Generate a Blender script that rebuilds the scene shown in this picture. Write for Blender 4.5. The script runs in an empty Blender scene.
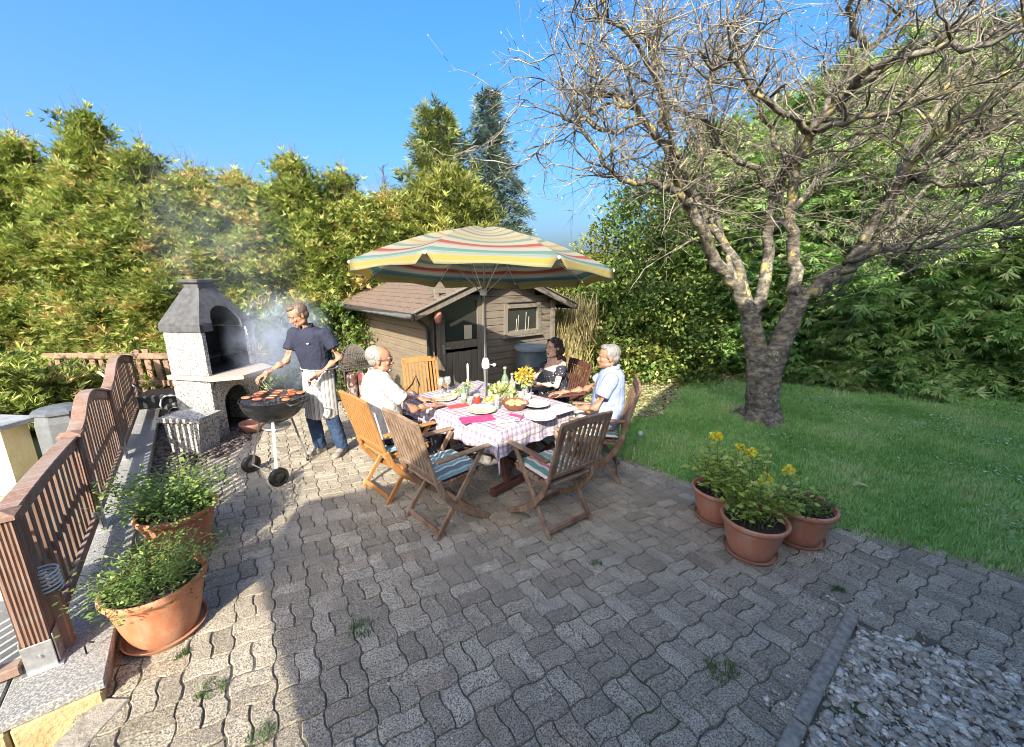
import bpy, bmesh, math, random
import numpy as np
from mathutils import Vector, Matrix, Euler, noise as mnoise

R = math.radians
rnd = random.Random(7)
rng = np.random.default_rng(7)
scene = bpy.context.scene
COL = scene.collection

# ------------------------------------------------------------------ camera
PITCH = math.atan(400.0 / 1677.0)
CH = 1.95
cam_d = bpy.data.cameras.new('camera')
cam = bpy.data.objects.new('camera', cam_d)
COL.objects.link(cam)
cam.location = (0, 0, CH)
cam.rotation_euler = (math.pi / 2 - PITCH, 0, 0)
cam_d.sensor_width = 36.0
cam_d.lens = 400.0 / 1024.0 * 36.0
cam_d.clip_end = 2000
cam_d.clip_start = 0.05
scene.camera = cam
CP, SP = math.cos(PITCH), math.sin(PITCH)


def ray(u, v):
    up = 373.5 - v
    return (u - 512.0, 400 * CP + up * SP, -400 * SP + up * CP)


def on_z(u, v, z=0.0):
    d = ray(u, v)
    t = (z - CH) / d[2]
    return Vector((d[0] * t, d[1] * t, z))


def at(u, v, Y):
    d = ray(u, v)
    t = Y / d[1]
    return Vector((d[0] * t, Y, CH + d[2] * t))


# ------------------------------------------------------------------ tagging
def tag(o, label=None, cat=None, group=None, kind=None):
    if label: o['label'] = label
    if cat: o['category'] = cat
    if group: o['group'] = group
    if kind: o['kind'] = kind
    return o


def empty(name, loc=(0, 0, 0), rz=0.0, label=None, cat=None, group=None):
    o = bpy.data.objects.new(name, None)
    COL.objects.link(o)
    o.location = loc
    o.rotation_euler = (0, 0, rz)
    o.empty_display_size = 0.1
    return tag(o, label, cat, group)


def kids(o):
    return [c for c in bpy.data.objects if c.parent == o]


def copy_tree(o, parent=None):
    c = o.copy()
    COL.objects.link(c)
    c.parent = parent
    for ch in kids(o):
        copy_tree(ch, c)
    return c


# ------------------------------------------------------------------ materials
def newmat(name):
    m = bpy.data.materials.new(name)
    m.use_nodes = True
    nt = m.node_tree
    for n in list(nt.nodes):
        nt.nodes.remove(n)
    out = nt.nodes.new('ShaderNodeOutputMaterial')
    b = nt.nodes.new('ShaderNodeBsdfPrincipled')
    nt.links.new(b.outputs[0], out.inputs[0])
    return m, nt, b, out


def nd(nt, typ, **kw):
    n = nt.nodes.new(typ)
    for k, v in kw.items():
        if k in n.inputs.keys() if isinstance(k, str) else False:
            n.inputs[k].default_value = v
        else:
            setattr(n, k, v)
    return n


def rgba(c):
    return (c[0], c[1], c[2], 1.0)


def ramp(nt, fac, stops, interp='LINEAR'):
    r = nt.nodes.new('ShaderNodeValToRGB')
    r.color_ramp.interpolation = interp
    el = r.color_ramp.elements
    while len(el) > 1:
        el.remove(el[-1])
    el[0].position = stops[0][0]
    el[0].color = rgba(stops[0][1])
    for p, c in stops[1:]:
        e = el.new(p)
        e.color = rgba(c)
    nt.links.new(fac, r.inputs[0])
    return r.outputs[0]


def coords(nt, scale=(1, 1, 1), kind='Object', rot=(0, 0, 0)):
    t = nt.nodes.new('ShaderNodeTexCoord')
    mp = nt.nodes.new('ShaderNodeMapping')
    mp.inputs['Scale'].default_value = scale
    mp.inputs['Rotation'].default_value = rot
    nt.links.new(t.outputs[kind], mp.inputs[0])
    return mp.outputs[0]


def noise_n(nt, vec, scale, detail=4, rough=0.55):
    n = nt.nodes.new('ShaderNodeTexNoise')
    n.inputs['Scale'].default_value = scale
    n.inputs['Detail'].default_value = detail
    n.inputs['Roughness'].default_value = rough
    nt.links.new(vec, n.inputs['Vector'])
    return n.outputs['Fac']


def math_n(nt, op, a, b=None, clamp=False):
    n = nt.nodes.new('ShaderNodeMath')
    n.operation = op
    n.use_clamp = clamp
    for i, x in enumerate((a, b)):
        if x is None: continue
        if hasattr(x, 'is_linked') or hasattr(x, 'links'):
            nt.links.new(x, n.inputs[i])
        else:
            n.inputs[i].default_value = x
    return n.outputs[0]


def mixc(nt, fac, a, b, mode='MIX'):
    n = nt.nodes.new('ShaderNodeMix')
    n.data_type = 'RGBA'
    n.blend_type = mode
    for i, x in ((0, fac), (6, a), (7, b)):
        if hasattr(x, 'links'):
            nt.links.new(x, n.inputs[i])
        elif isinstance(x, (int, float)):
            n.inputs[i].default_value = x
        else:
            n.inputs[i].default_value = rgba(x)
    return n.outputs[2]


def attr(nt, name):
    a = nt.nodes.new('ShaderNodeAttribute')
    a.attribute_name = name
    return a.outputs['Fac']


def bump(nt, b, h, strength=0.4, dist=0.01):
    n = nt.nodes.new('ShaderNodeBump')
    n.inputs['Strength'].default_value = strength
    n.inputs['Distance'].default_value = dist
    nt.links.new(h, n.inputs['Height'])
    nt.links.new(n.outputs[0], b.inputs['Normal'])


def M(name, c1, c2=None, scale=8, rough=0.7, bmp=0.3, dist=0.004, stretch=(1, 1, 1), metal=0.0, spec=0.5, detail=5, lo=.35, hi=.65):
    m, nt, b, out = newmat(name)
    b.inputs['Roughness'].default_value = rough
    b.inputs['Metallic'].default_value = metal
    b.inputs['Specular IOR Level'].default_value = spec
    v = coords(nt, stretch)
    f = noise_n(nt, v, scale, detail)
    c2 = c2 or tuple(x * 0.8 for x in c1)
    nt.links.new(ramp(nt, f, [(lo, c1), (hi, c2)]), b.inputs['Base Color'])
    if bmp:
        bump(nt, b, noise_n(nt, v, scale * 3, 4), bmp, dist)
    return m


def leafmat(name, stops, trans=0.3, rough=0.5):
    """foliage: per-leaf natural colour variation in attribute v"""
    m, nt, b, out = newmat(name)
    c = ramp(nt, attr(nt, 'v'), stops)
    b.inputs['Roughness'].default_value = rough
    b.inputs['Specular IOR Level'].default_value = 0.35
    nt.links.new(c, b.inputs['Base Color'])
    t = nt.nodes.new('ShaderNodeBsdfTranslucent')
    nt.links.new(mixc(nt, 1.0, c, (1.0, 1.0, .55), 'MULTIPLY'), t.inputs[0])
    mx = nt.nodes.new('ShaderNodeMixShader')
    mx.inputs[0].default_value = trans
    nt.links.new(b.outputs[0], mx.inputs[1])
    nt.links.new(t.outputs[0], mx.inputs[2])
    nt.links.new(mx.outputs[0], out.inputs[0])
    return m


def woodmat(name, c1, c2, scale=1.0, rough=0.65, axis=2, c3=None):
    m, nt, b, out = newmat(name)
    b.inputs['Roughness'].default_value = rough
    b.inputs['Specular IOR Level'].default_value = 0.3
    s = [60 * scale] * 3
    s[axis] = 3 * scale
    v = coords(nt, tuple(s))
    g = noise_n(nt, v, 1.0, 6, .6)
    big = noise_n(nt, coords(nt, (1, 1, 1)), 6, 3)
    c = ramp(nt, g, [(.3, c1), (.7, c2)])
    if c3:
        c = mixc(nt, ramp(nt, big, [(.45, (0, 0, 0)), (.62, (1, 1, 1))]), c, c3)
    nt.links.new(c, b.inputs['Base Color'])
    bump(nt, b, g, .35, .003)
    return m


# ------------------------------------------------------------------ mesh builder
def basis(d, upv=(0, 0, 1)):
    d = Vector(d).normalized()
    u = Vector(upv)
    if abs(d.dot(u)) > 0.98:
        u = Vector((1, 0, 0))
    x = d.cross(u).normalized()
    y = x.cross(d).normalized()
    return x, y, d


class MB:
    def __init__(s):
        s.v = []; s.f = []; s.m = []; s.vals = []

    def add(s, vs, fs, mi=0):
        o = len(s.v)
        s.v.extend([tuple(p) for p in vs])
        s.f.extend([tuple(i + o for i in f) for f in fs])
        s.m.extend([mi] * len(fs))

    def box(s, c, size, rot=None, bev=0.0, mi=0):
        """c centre, size full dims, rot a 3x3 matrix / z angle; bev chamfer"""
        h = [x / 2 for x in size]
        bev = min(bev, min(h) * 0.9)
        if rot is None: Rm = Matrix.Identity(3)
        elif isinstance(rot, (int, float)): Rm = Matrix.Rotation(rot, 3, 'Z')
        else: Rm = rot
        c = Vector(c)
        if bev <= 0:
            vs = [c + Rm @ Vector((sx * h[0], sy * h[1], sz * h[2])) for sz in (-1, 1) for sy in (-1, 1) for sx in (-1, 1)]
            s.add(vs, [(0, 2, 3, 1), (4, 5, 7, 6), (0, 1, 5, 4), (2, 6, 7, 3), (0, 4, 6, 2), (1, 3, 7, 5)], mi)
            return
        vs = []; ix = {}
        sg = [(a, b, d) for a in (-1, 1) for b in (-1, 1) for d in (-1, 1)]
        for q in sg:
            for k in range(3):
                p = [q[i] * (h[i] - (bev if i != k else 0)) for i in range(3)]
                ix[(q, k)] = len(vs)
                vs.append(Vector(p))
        fs = []
        for k in range(3):
            o1, o2 = [i for i in range(3) if i != k]
            for sgn in (-1, 1):
                quad = []
                for a, b2 in ((-1, -1), (1, -1), (1, 1), (-1, 1)):
                    q = [0, 0, 0]; q[k] = sgn; q[o1] = a; q[o2] = b2
                    quad.append(ix[(tuple(q), k)])
                fs.append(quad)
        for mth in range(3):
            k, l = [i for i in range(3) if i != mth]
            for a in (-1, 1):
                for b2 in (-1, 1):
                    q1 = [0, 0, 0]; q1[k] = a; q1[l] = b2; q1[mth] = -1
                    q2 = list(q1); q2[mth] = 1
                    fs.append([ix[(tuple(q1), k)], ix[(tuple(q1), l)], ix[(tuple(q2), l)], ix[(tuple(q2), k)]])
        for q in sg:
            fs.append([ix[(q, 0)], ix[(q, 1)], ix[(q, 2)]])
        out = []
        for f in fs:
            p = [vs[i] for i in f]
            n = (p[1] - p[0]).cross(p[2] - p[0])
            cc = sum(p, Vector()) / len(p)
            if n.dot(cc) < 0: f = f[::-1]
            out.append(tuple(f))
        s.add([c + Rm @ p for p in vs], out, mi)

    def bar(s, p0, p1, w, t, bev=0.004, upv=(0, 0, 1), mi=0):
        """rectangular bar from p0 to p1; w across (horizontal-ish), t along up"""
        p0 = Vector(p0); p1 = Vector(p1)
        x, y, d = basis(p1 - p0, upv)
        Rm = Matrix((x, y, d)).transposed()
        s.box((p0 + p1) / 2, (w, t, (p1 - p0).length), Rm, bev, mi)

    def tube(s, pts, radii, n=8, cap=True, mi=0, flat=1.0):
        pts = [Vector(p) for p in pts]
        if isinstance(radii, (int, float)): radii = [radii] * len(pts)
        vs = []; fs = []
        prev = None
        for i, p in enumerate(pts):
            if i == 0: d = pts[1] - p
            elif i == len(pts) - 1: d = p - pts[i - 1]
            else: d = pts[i + 1] - pts[i - 1]
            if d.length < 1e-9: d = Vector((0, 0, 1))
            d.normalize()
            if prev is None:
                x, y, _ = basis(d)
            else:
                x = prev - d * prev.dot(d)
                if x.length < 1e-6: x, _, _ = basis(d)
                x.normalize(); y = d.cross(x)
            prev = x
            for k in range(n):
                a = 2 * math.pi * k / n
                vs.append(p + (x * math.cos(a) + y * math.sin(a) * flat) * radii[i])
        for i in range(len(pts) - 1):
            for k in range(n):
                a = i * n + k; b = i * n + (k + 1) % n
                fs.append((a, b, b + n, a + n))
        if cap:
            fs.append(tuple(range(n - 1, -1, -1)))
            o = (len(pts) - 1) * n
            fs.append(tuple(range(o, o + n)))
        s.add(vs, fs, mi)

    def lathe(s, prof, c=(0, 0, 0), n=32, cap0=True, cap1=False, mi=0, Rm=None):
        c = Vector(c); vs = []; fs = []
        Rm = Rm or Matrix.Identity(3)
        for r, z in prof:
            for k in range(n):
                a = 2 * math.pi * k / n
                vs.append(c + Rm @ Vector((r * math.cos(a), r * math.sin(a), z)))
        for i in range(len(prof) - 1):
            for k in range(n):
                a = i * n + k; b = i * n + (k + 1) % n
                fs.append((a, b, b + n, a + n))
        if cap0: fs.append(tuple(range(n - 1, -1, -1)))
        if cap1:
            o = (len(prof) - 1) * n
            fs.append(tuple(range(o, o + n)))
        s.add(vs, fs, mi)

    def ell(s, c, r, Rm=None, n=14, m=9, mi=0):
        c = Vector(c)
        if isinstance(r, (int, float)): r = (r, r, r)
        Rm = Rm or Matrix.Identity(3)
        vs = [c + Rm @ Vector((0, 0, -r[2]))]
        for i in range(1, m):
            t = -math.pi / 2 + math.pi * i / m
            for k in range(n):
                a = 2 * math.pi * k / n
                vs.append(c + Rm @ Vector((r[0] * math.cos(t) * math.cos(a), r[1] * math.cos(t) * math.sin(a), r[2] * math.sin(t))))
        vs.append(c + Rm @ Vector((0, 0, r[2])))
        fs = []
        for k in range(n):
            fs.append((0, 1 + (k + 1) % n, 1 + k))
        for i in range(m - 2):
            for k in range(n):
                a = 1 + i * n + k; b = 1 + i * n + (k + 1) % n
                fs.append((a, b, b + n, a + n))
        L = len(vs) - 1; o = 1 + (m - 2) * n
        for k in range(n):
            fs.append((o + k, o + (k + 1) % n, L))
        s.add(vs, fs, mi)

    def cap(s, p0, r0, p1, r1, n=14):
        s.tube([p0, p1], [r0, r1], n)
        s.ell(p0, r0, n=n, m=8); s.ell(p1, r1, n=n, m=8)

    def chain(s, pts, rs, n=14):
        for i in range(len(pts) - 1):
            s.cap(pts[i], rs[i], pts[i + 1], rs[i + 1], n)

    def prism(s, poly, z0, z1, T=None, mi=0):
        """poly list of 2D; extrude along z; T function mapping Vector->Vector"""
        n = len(poly)
        T = T or (lambda p: p)
        ar = sum(poly[i][0] * poly[(i + 1) % n][1] - poly[(i + 1) % n][0] * poly[i][1] for i in range(n))
        if ar < 0: poly = poly[::-1]
        vs = [T(Vector((p[0], p[1], z0))) for p in poly] + [T(Vector((p[0], p[1], z1))) for p in poly]
        fs = [tuple(range(n - 1, -1, -1)), tuple(range(n, 2 * n))]
        for i in range(n):
            j = (i + 1) % n
            fs.append((i, j, j + n, i + n))
        s.add(vs, fs, mi)

    def build(s, name, mats, parent=None, smooth=False, recalc=False, angle=None):
        me = bpy.data.meshes.new(name)
        me.from_pydata(s.v, [], s.f)
        if not isinstance(mats, (list, tuple)): mats = [mats]
        for m in mats: me.materials.append(m)
        me.polygons.foreach_set('material_index', s.m)
        if recalc:
            bm = bmesh.new(); bm.from_mesh(me)
            bmesh.ops.recalc_face_normals(bm, faces=bm.faces)
            bm.to_mesh(me); bm.free()
        if smooth:
            me.polygons.foreach_set('use_smooth', [True] * len(me.polygons))
            if angle: me.set_sharp_from_angle(angle=R(angle))
        me.update()
        o = bpy.data.objects.new(name, me)
        COL.objects.link(o)
        if parent: o.parent = parent
        return o


def np_mesh(name, V, F, mats, vals=None, midx=None, smooth=False, parent=None):
    """V (n,3), F (m,k) constant k"""
    me = bpy.data.meshes.new(name)
    V = np.asarray(V, dtype=np.float32); F = np.asarray(F, dtype=np.int32)
    m, k = F.shape
    me.vertices.add(len(V)); me.vertices.foreach_set('co', V.ravel())
    me.loops.add(m * k); me.loops.foreach_set('vertex_index', F.ravel())
    me.polygons.add(m)
    me.polygons.foreach_set('loop_start', np.arange(0, m * k, k, dtype=np.int32))
    if not isinstance(mats, (list, tuple)): mats = [mats]
    for x in mats: me.materials.append(x)
    if midx is not None: me.polygons.foreach_set('material_index', np.asarray(midx, dtype=np.int32))
    me.update(calc_edges=True)
    if smooth: me.polygons.foreach_set('use_smooth', np.ones(m, dtype=bool))
    if vals is not None:
        a = me.attributes.new('v', 'FLOAT', 'FACE')
        a.data.foreach_set('value', np.asarray(vals, dtype=np.float32))
    o = bpy.data.objects.new(name, me)
    COL.objects.link(o)
    if parent: o.parent = parent
    return o


def scatter(TV, TF, pos, rots, scl, vals):
    """template verts/faces placed N times. rots (N,3,3) ; returns V,F,vals"""
    N = len(pos); nv = len(TV)
    V = np.einsum('nij,vj->nvi', rots, TV) * np.asarray(scl)[:, None, None] + pos[:, None, :]
    F = (TF[None] + (np.arange(N) * nv)[:, None, None]).reshape(-1, TF.shape[1])
    vv = np.repeat(vals, len(TF))
    return V.reshape(-1, 3), F, vv


def rot_frames(d, roll):
    """frames with local y along d, local z the leaf normal, random roll"""
    d = d / np.linalg.norm(d, axis=1, keepdims=True)
    up = np.tile(np.array([0, 0, 1.0]), (len(d), 1))
    x = np.cross(d, up)
    nx = np.linalg.norm(x, axis=1, keepdims=True)
    x = np.where(nx < 1e-3, np.array([1.0, 0, 0]), x / np.maximum(nx, 1e-3))
    z = np.cross(x, d)
    c, s_ = np.cos(roll)[:, None], np.sin(roll)[:, None]
    x2 = x * c + z * s_
    z2 = np.cross(x2, d)
    return np.stack([x2, d, z2], axis=2)


def remesh(mb, name, mats, parent, voxel=.006, smooth=3, matfn=None, disp=None):
    t = mb.build('tmp', mats[0] if isinstance(mats, (list, tuple)) else mats)
    ts = bpy.data.scenes.get('work') or bpy.data.scenes.new('work')
    COL.objects.unlink(t); ts.collection.objects.link(t)
    md = t.modifiers.new('r', 'REMESH'); md.mode = 'VOXEL'; md.voxel_size = voxel; md.adaptivity = 0
    if smooth:
        sm = t.modifiers.new('s', 'SMOOTH'); sm.iterations = smooth; sm.factor = .5
    ts.view_layers[0].update()
    dg = ts.view_layers[0].depsgraph
    me = bpy.data.meshes.new_from_object(t.evaluated_get(dg))
    me.name = name
    old = t.data
    bpy.data.objects.remove(t); bpy.data.meshes.remove(old)
    me.materials.clear()
    for m in (mats if isinstance(mats, (list, tuple)) else [mats]): me.materials.append(m)
    if disp:
        nrm = [v.normal.copy() for v in me.vertices]; co = [v.co.copy() for v in me.vertices]
        me.vertices.foreach_set('co', [x for c, q in zip(co, nrm) for x in (c + q * disp(c))])
    if matfn:
        for p in me.polygons: p.material_index = matfn(p.center)
    me.polygons.foreach_set('use_smooth', [True] * len(me.polygons))
    me.update()
    o = bpy.data.objects.new(name, me)
    COL.objects.link(o)
    o.parent = parent
    return o


def inpoly(x, y, poly):
    x = np.asarray(x); y = np.asarray(y)
    r = np.zeros(x.shape, bool)
    n = len(poly)
    for i in range(n):
        x0, y0 = poly[i]; x1, y1 = poly[(i + 1) % n]
        c = ((y0 > y) != (y1 > y)) & (x < (x1 - x0) * (y - y0) / ((y1 - y0) or 1e-9) + x0)
        r ^= c
    return r
# ------------------------------------------------------------------ light and sky
SUN_EL, SUN_AZ = R(31.5), R(10)      # shadows run to +Y, 10 degrees towards +X
w = bpy.data.worlds.new('World')
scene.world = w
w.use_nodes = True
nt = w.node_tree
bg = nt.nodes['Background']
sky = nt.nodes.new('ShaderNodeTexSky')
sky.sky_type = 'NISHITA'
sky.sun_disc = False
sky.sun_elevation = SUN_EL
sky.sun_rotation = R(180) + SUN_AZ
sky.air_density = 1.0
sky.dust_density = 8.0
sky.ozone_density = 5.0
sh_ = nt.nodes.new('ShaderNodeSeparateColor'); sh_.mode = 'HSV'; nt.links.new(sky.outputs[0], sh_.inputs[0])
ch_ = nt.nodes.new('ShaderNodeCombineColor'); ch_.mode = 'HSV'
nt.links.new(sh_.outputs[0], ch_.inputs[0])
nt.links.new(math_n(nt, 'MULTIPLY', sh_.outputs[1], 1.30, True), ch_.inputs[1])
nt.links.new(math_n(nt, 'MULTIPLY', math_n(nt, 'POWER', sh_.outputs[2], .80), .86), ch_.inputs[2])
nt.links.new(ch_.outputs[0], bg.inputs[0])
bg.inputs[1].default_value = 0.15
sd = bpy.data.lights.new('sun', 'SUN')
sd.energy = 2.55
sd.angle = R(0.5)
sd.color = (1.0, .92, .77)
so = bpy.data.objects.new('sun', sd)
COL.objects.link(so)
dirv = Vector((math.sin(SUN_AZ) * math.cos(SUN_EL), math.cos(SUN_AZ) * math.cos(SUN_EL), -math.sin(SUN_EL)))
so.rotation_euler = dirv.to_track_quat('-Z', 'Y').to_euler()
so.location = (-3, -10, 8)
vs = scene.view_settings
vs.view_transform = 'Standard'
vs.look = 'None'
vs.gamma = 1.0
vs.use_curve_mapping = False
vs.exposure = 2.15
scene.cycles.max_bounces = 6
scene.cycles.diffuse_bounces = 4
scene.cycles.glossy_bounces = 2
scene.cycles.transmission_bounces = 4
scene.cycles.transparent_max_bounces = 8
scene.cycles.volume_bounces = 0
scene.cycles.use_denoising = True
scene.cycles.denoising_prefilter = 'ACCURATE'
scene.cycles.filter_width = 1.0
scene.cycles.use_adaptive_sampling = False
scene.cycles.sample_clamp_indirect = 4.0
scene.cycles.volume_step_rate = 2.0
# ------------------------------------------------------------------ ground, paving, lawn, gravel
m_soil = M('soil', (.055, .04, .028), (.10, .075, .05), 14, .95, .8, .02)
PATIO = [(-.3, .35), (-1.90, .30), (-1.93, 1.44), (-3.05, 2.75), (-3.55, 3.40), (-3.42, 3.85), (-3.22, 4.3), (-3.30, 4.7), (-3.45, 5.6), (-3.3, 6.1),
         (-2.0, 6.5), (-1.1, 5.6), (.7, 7.0), (.85, 5.6), (.78, 4.75), (1.0, 4.37), (1.40, 4.04), (1.72, 3.68), (2.12, 3.28), (2.63, 2.93), (3.0, 2.68), (3.55, 2.36),
         (4.4, 1.95), (5.0, 1.5), (4.6, .35)]
GRAVEL = [(2.0, 1.93), (2.32, 1.76), (2.75, 1.55), (3.3, 1.05), (3.0, .4), (.1, .3), (1.0, 1.13)]

# one big ground sheet
m, nt, b, out = newmat('meadow')
b.inputs['Roughness'].default_value = .95
cg = coords(nt)
c1 = ramp(nt, noise_n(nt, cg, .6, 5), [(.35, (.045, .075, .018)), (.6, (.09, .10, .035))])
nt.links.new(c1, b.inputs['Base Color'])
mb = MB()
from mathutils.geometry import tessellate_polygon
_o = [Vector((-600, -600, -.06)), Vector((600, -600, -.06)), Vector((600, 900, -.06)), Vector((-600, 900, -.06))]
_h = [Vector((-1.94, -1.45, -.06)), Vector((-1.94, 1.50, -.06)), Vector((-4.5, -.52, -.06)), Vector((-4.5, -1.45, -.06))]
mb.add(_o + _h, [tuple(f) for f in tessellate_polygon([_o, _h])])
tag(mb.build('ground', m, recalc=False), kind='structure')

# joint sand under the pavers
m, nt, b, out = newmat('joint_sand')
b.inputs['Roughness'].default_value = .95
cg = coords(nt)
jc = ramp(nt, noise_n(nt, cg, 60, 4), [(.35, (.06, .052, .04)), (.7, (.17, .15, .115))])
ms = ramp(nt, noise_n(nt, cg, 2.2, 5), [(.52, (0, 0, 0)), (.66, (1, 1, 1))])
nt.links.new(mixc(nt, ms, jc, (.05, .075, .02)), b.inputs['Base Color'])
bump(nt, b, noise_n(nt, cg, 180, 3), .6, .004)
mb = MB()
mb.v = [(x, y, -.0085) for x, y in PATIO] ; mb.f = [tuple(range(len(PATIO) - 1, -1, -1))]; mb.m = [0]
o = mb.build('path_bedding', m, recalc=True)
tag(o, kind='structure')

# pavers: basket weave of wavy-edged blocks, every one modelled
U = .098
ANG = R(31)
m, nt, b, out = newmat('paver_concrete')
b.inputs['Roughness'].default_value = .88
b.inputs['Specular IOR Level'].default_value = .3
cg = coords(nt)
base = ramp(nt, attr(nt, 'v'), [(0, (.40, .34, .25)), (.5, (.55, .475, .355)), (.85, (.68, .60, .46)), (1, (.52, .41, .29))])
fine = noise_n(nt, cg, 130, 4, .85)
c = mixc(nt, ramp(nt, fine, [(.45, (1, 1, 1)), (.52, (0, 0, 0))]), base, (.10, .088, .07))
vor = nt.nodes.new('ShaderNodeTexVoronoi'); vor.inputs['Scale'].default_value = 110
nt.links.new(cg, vor.inputs['Vector'])
sp = ramp(nt, vor.outputs['Distance'], [(.20, (1, 1, 1)), (.32, (0, 0, 0))])
sel = ramp(nt, noise_n(nt, cg, 90, 2), [(.52, (0, 0, 0)), (.58, (1, 1, 1))])
c = mixc(nt, mixc(nt, 1.0, sp, sel, 'MULTIPLY'), c, (.85, .82, .76))
blot = ramp(nt, noise_n(nt, cg, 5, 6, .65), [(.40, (0, 0, 0)), (.72, (.55, .55, .55))])
c = mixc(nt, blot, c, (.15, .135, .11))
moss = mixc(nt, 1.0, ramp(nt, noise_n(nt, cg, 1.3, 6, .7), [(.56, (0, 0, 0)), (.72, (.55, .55, .55))]),
            ramp(nt, noise_n(nt, cg, 38, 4), [(.45, (0, 0, 0)), (.6, (1, 1, 1))]), 'MULTIPLY')
c = mixc(nt, moss, c, (.095, .115, .045))
nt.links.new(c, b.inputs['Base Color'])
bump(nt, b, math_n(nt, 'ADD', noise_n(nt, cg, 170, 4, .8), math_n(nt, 'MULTIPLY', noise_n(nt, cg, 40, 4), 1.5)), 1.0, .007)


def warp(P):
    A = .085
    sx = np.sin(np.pi * P[..., 0]); sy = np.sin(np.pi * P[..., 1])
    q = P.copy()
    q[..., 1] += A * np.clip(1.7 * sx, -1, 1)
    q[..., 0] += A * np.clip(1.7 * sy, -1, 1)
    return q


def outline(w, h, ins):
    pts = []
    nw, nh = (10, 5) if w > h else (5, 10)
    x0, x1, y0, y1 = ins, w - ins, ins, h - ins
    for i in range(nw): pts.append((x0 + (x1 - x0) * i / nw, y0))
    for i in range(nh): pts.append((x1, y0 + (y1 - y0) * i / nh))
    for i in range(nw): pts.append((x1 - (x1 - x0) * i / nw, y1))
    for i in range(nh): pts.append((x0, y1 - (y1 - y0) * i / nh))
    return np.array(pts)


blocks = []
for i in range(-30, 34):
    for j in range(-30, 34):
        if (i + j) % 2: bl = [(0, 0, 2, 1), (0, 1, 2, 1)]
        else: bl = [(0, 0, 1, 2), (1, 0, 1, 2)]
        for (a, b_, w_, h_) in bl:
            blocks.append((2 * i + a, 2 * j + b_, w_, h_))
blocks = np.array(blocks, float)
ca, sa = math.cos(ANG), math.sin(ANG)
OX, OY = -.2, 3.0


def to_world(P):
    X = P[..., 0] * U; Y = P[..., 1] * U
    return np.stack([OX + X * ca - Y * sa, OY + X * sa + Y * ca], -1)


ctr = to_world(blocks[:, :2] + blocks[:, 2:] / 2)
ok = inpoly(ctr[:, 0], ctr[:, 1], PATIO) & ~inpoly(ctr[:, 0], ctr[:, 1], GRAVEL)
blocks = blocks[ok]; ctr = ctr[ok]
# paving continues a little under the coping so no gap shows
Vs = []; Fq = []; Ft = []; vq = []; off = 0
top_faces = []; tv = []
for bi, (bx_, by_, w_, h_) in enumerate(blocks):
    worn = rnd.random()
    g = .020 + .022 * rnd.random()
    ch = .025 + .03 * rnd.random()
    jit = np.random.default_rng(bi).normal(0, .009, (2 * 15, 2))
    o1 = outline(w_, h_, g) + (bx_, by_) + jit
    o2 = outline(w_, h_, g + ch) + (bx_, by_) + jit * 1.6
    jx, jy = rnd.uniform(-.02, .02), rnd.uniform(-.02, .02)
    w1 = to_world(warp(o1) + (jx, jy)); w2 = to_world(warp(o2) + (jx, jy))
    n = len(w1)
    zt = rnd.gauss(0, .0022); tx, ty = rnd.gauss(0, .016), rnd.gauss(0, .016)
    cx, cy = ctr[bi]
    f = lambda W: zt + tx * (W[:, 0] - cx) + ty * (W[:, 1] - cy)
    Vs.append(np.column_stack([w2, f(w2)]))
    Vs.append(np.column_stack([w1, f(w1) - .0065]))
    Vs.append(np.column_stack([w1, np.full(n, -.03)]))
    for k in range(n):
        k2 = (k + 1) % n
        Fq.append((off + k, off + n + k, off + n + k2, off + k2))
        Fq.append((off + n + k, off + 2 * n + k, off + 2 * n + k2, off + n + k2))
    top_faces.append(tuple(range(off, off + n)))
    t_ = rnd.random()
    vq += [t_] * (2 * n); tv.append(t_)
    off += 3 * n
V = np.concatenate(Vs)
me = bpy.data.meshes.new('patio')
me.from_pydata(V.tolist(), [], Fq + top_faces)
me.materials.append(m)
a = me.attributes.new('v', 'FLOAT', 'FACE'); a.data.foreach_set('value', vq + tv)
me.update()
patio = bpy.data.objects.new('patio', me); COL.objects.link(patio)
tag(patio, kind='structure')

# lawn soil sheet
m, nt, b, out = newmat('lawn_soil')
b.inputs['Roughness'].default_value = .95
cg = coords(nt)
nt.links.new(ramp(nt, noise_n(nt, cg, 9, 5), [(.35, (.13, .27, .07)), (.62, (.21, .33, .10))]), b.inputs['Base Color'])
LAWN = [(.80, 4.9), (1.0, 4.33), (1.38, 4.0), (1.70, 3.62), (2.10, 3.22), (2.62, 2.87), (3.0, 2.62), (3.55, 2.30), (4.4, 1.88), (9.5, 0.5), (12, 8.5), (5.5, 9.6), (1.0, 10.5), (.5, 7.2), (.85, 5.6)]
mb = MB(); mb.v = [(x, y, -.006) for x, y in LAWN]; mb.f = [tuple(range(len(LAWN)))]; mb.m = [0]
tag(mb.build('lawn', m, recalc=True), kind='structure')

# bark-and-stone bed beside the barbecue
BED = [(-3.05, 2.75), (-3.55, 3.40), (-3.42, 3.85), (-3.22, 4.3), (-3.30, 4.7), (-3.45, 5.6), (-3.3, 6.1), (-2.4, 6.6), (-2.2, 9.6), (-9.5, 9.6), (-9.5, 5.2), (-5.6, 5.9)]
mb = MB(); mb.v = [(x, y, -.010) for x, y in BED]; mb.f = [tuple(range(len(BED)))]; mb.m = [0]
tag(mb.build('planting_bed_soil', m_soil, recalc=True), kind='structure')


def rock_template(n=6):
    bm = bmesh.new(); bmesh.ops.create_icosphere(bm, subdivisions=1, radius=1.0)
    V = np.array([v.co[:] for v in bm.verts]); F = np.array([[v.index for v in f.verts] for f in bm.faces])
    bm.free(); return V, F


RV, RF = rock_template()


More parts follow.
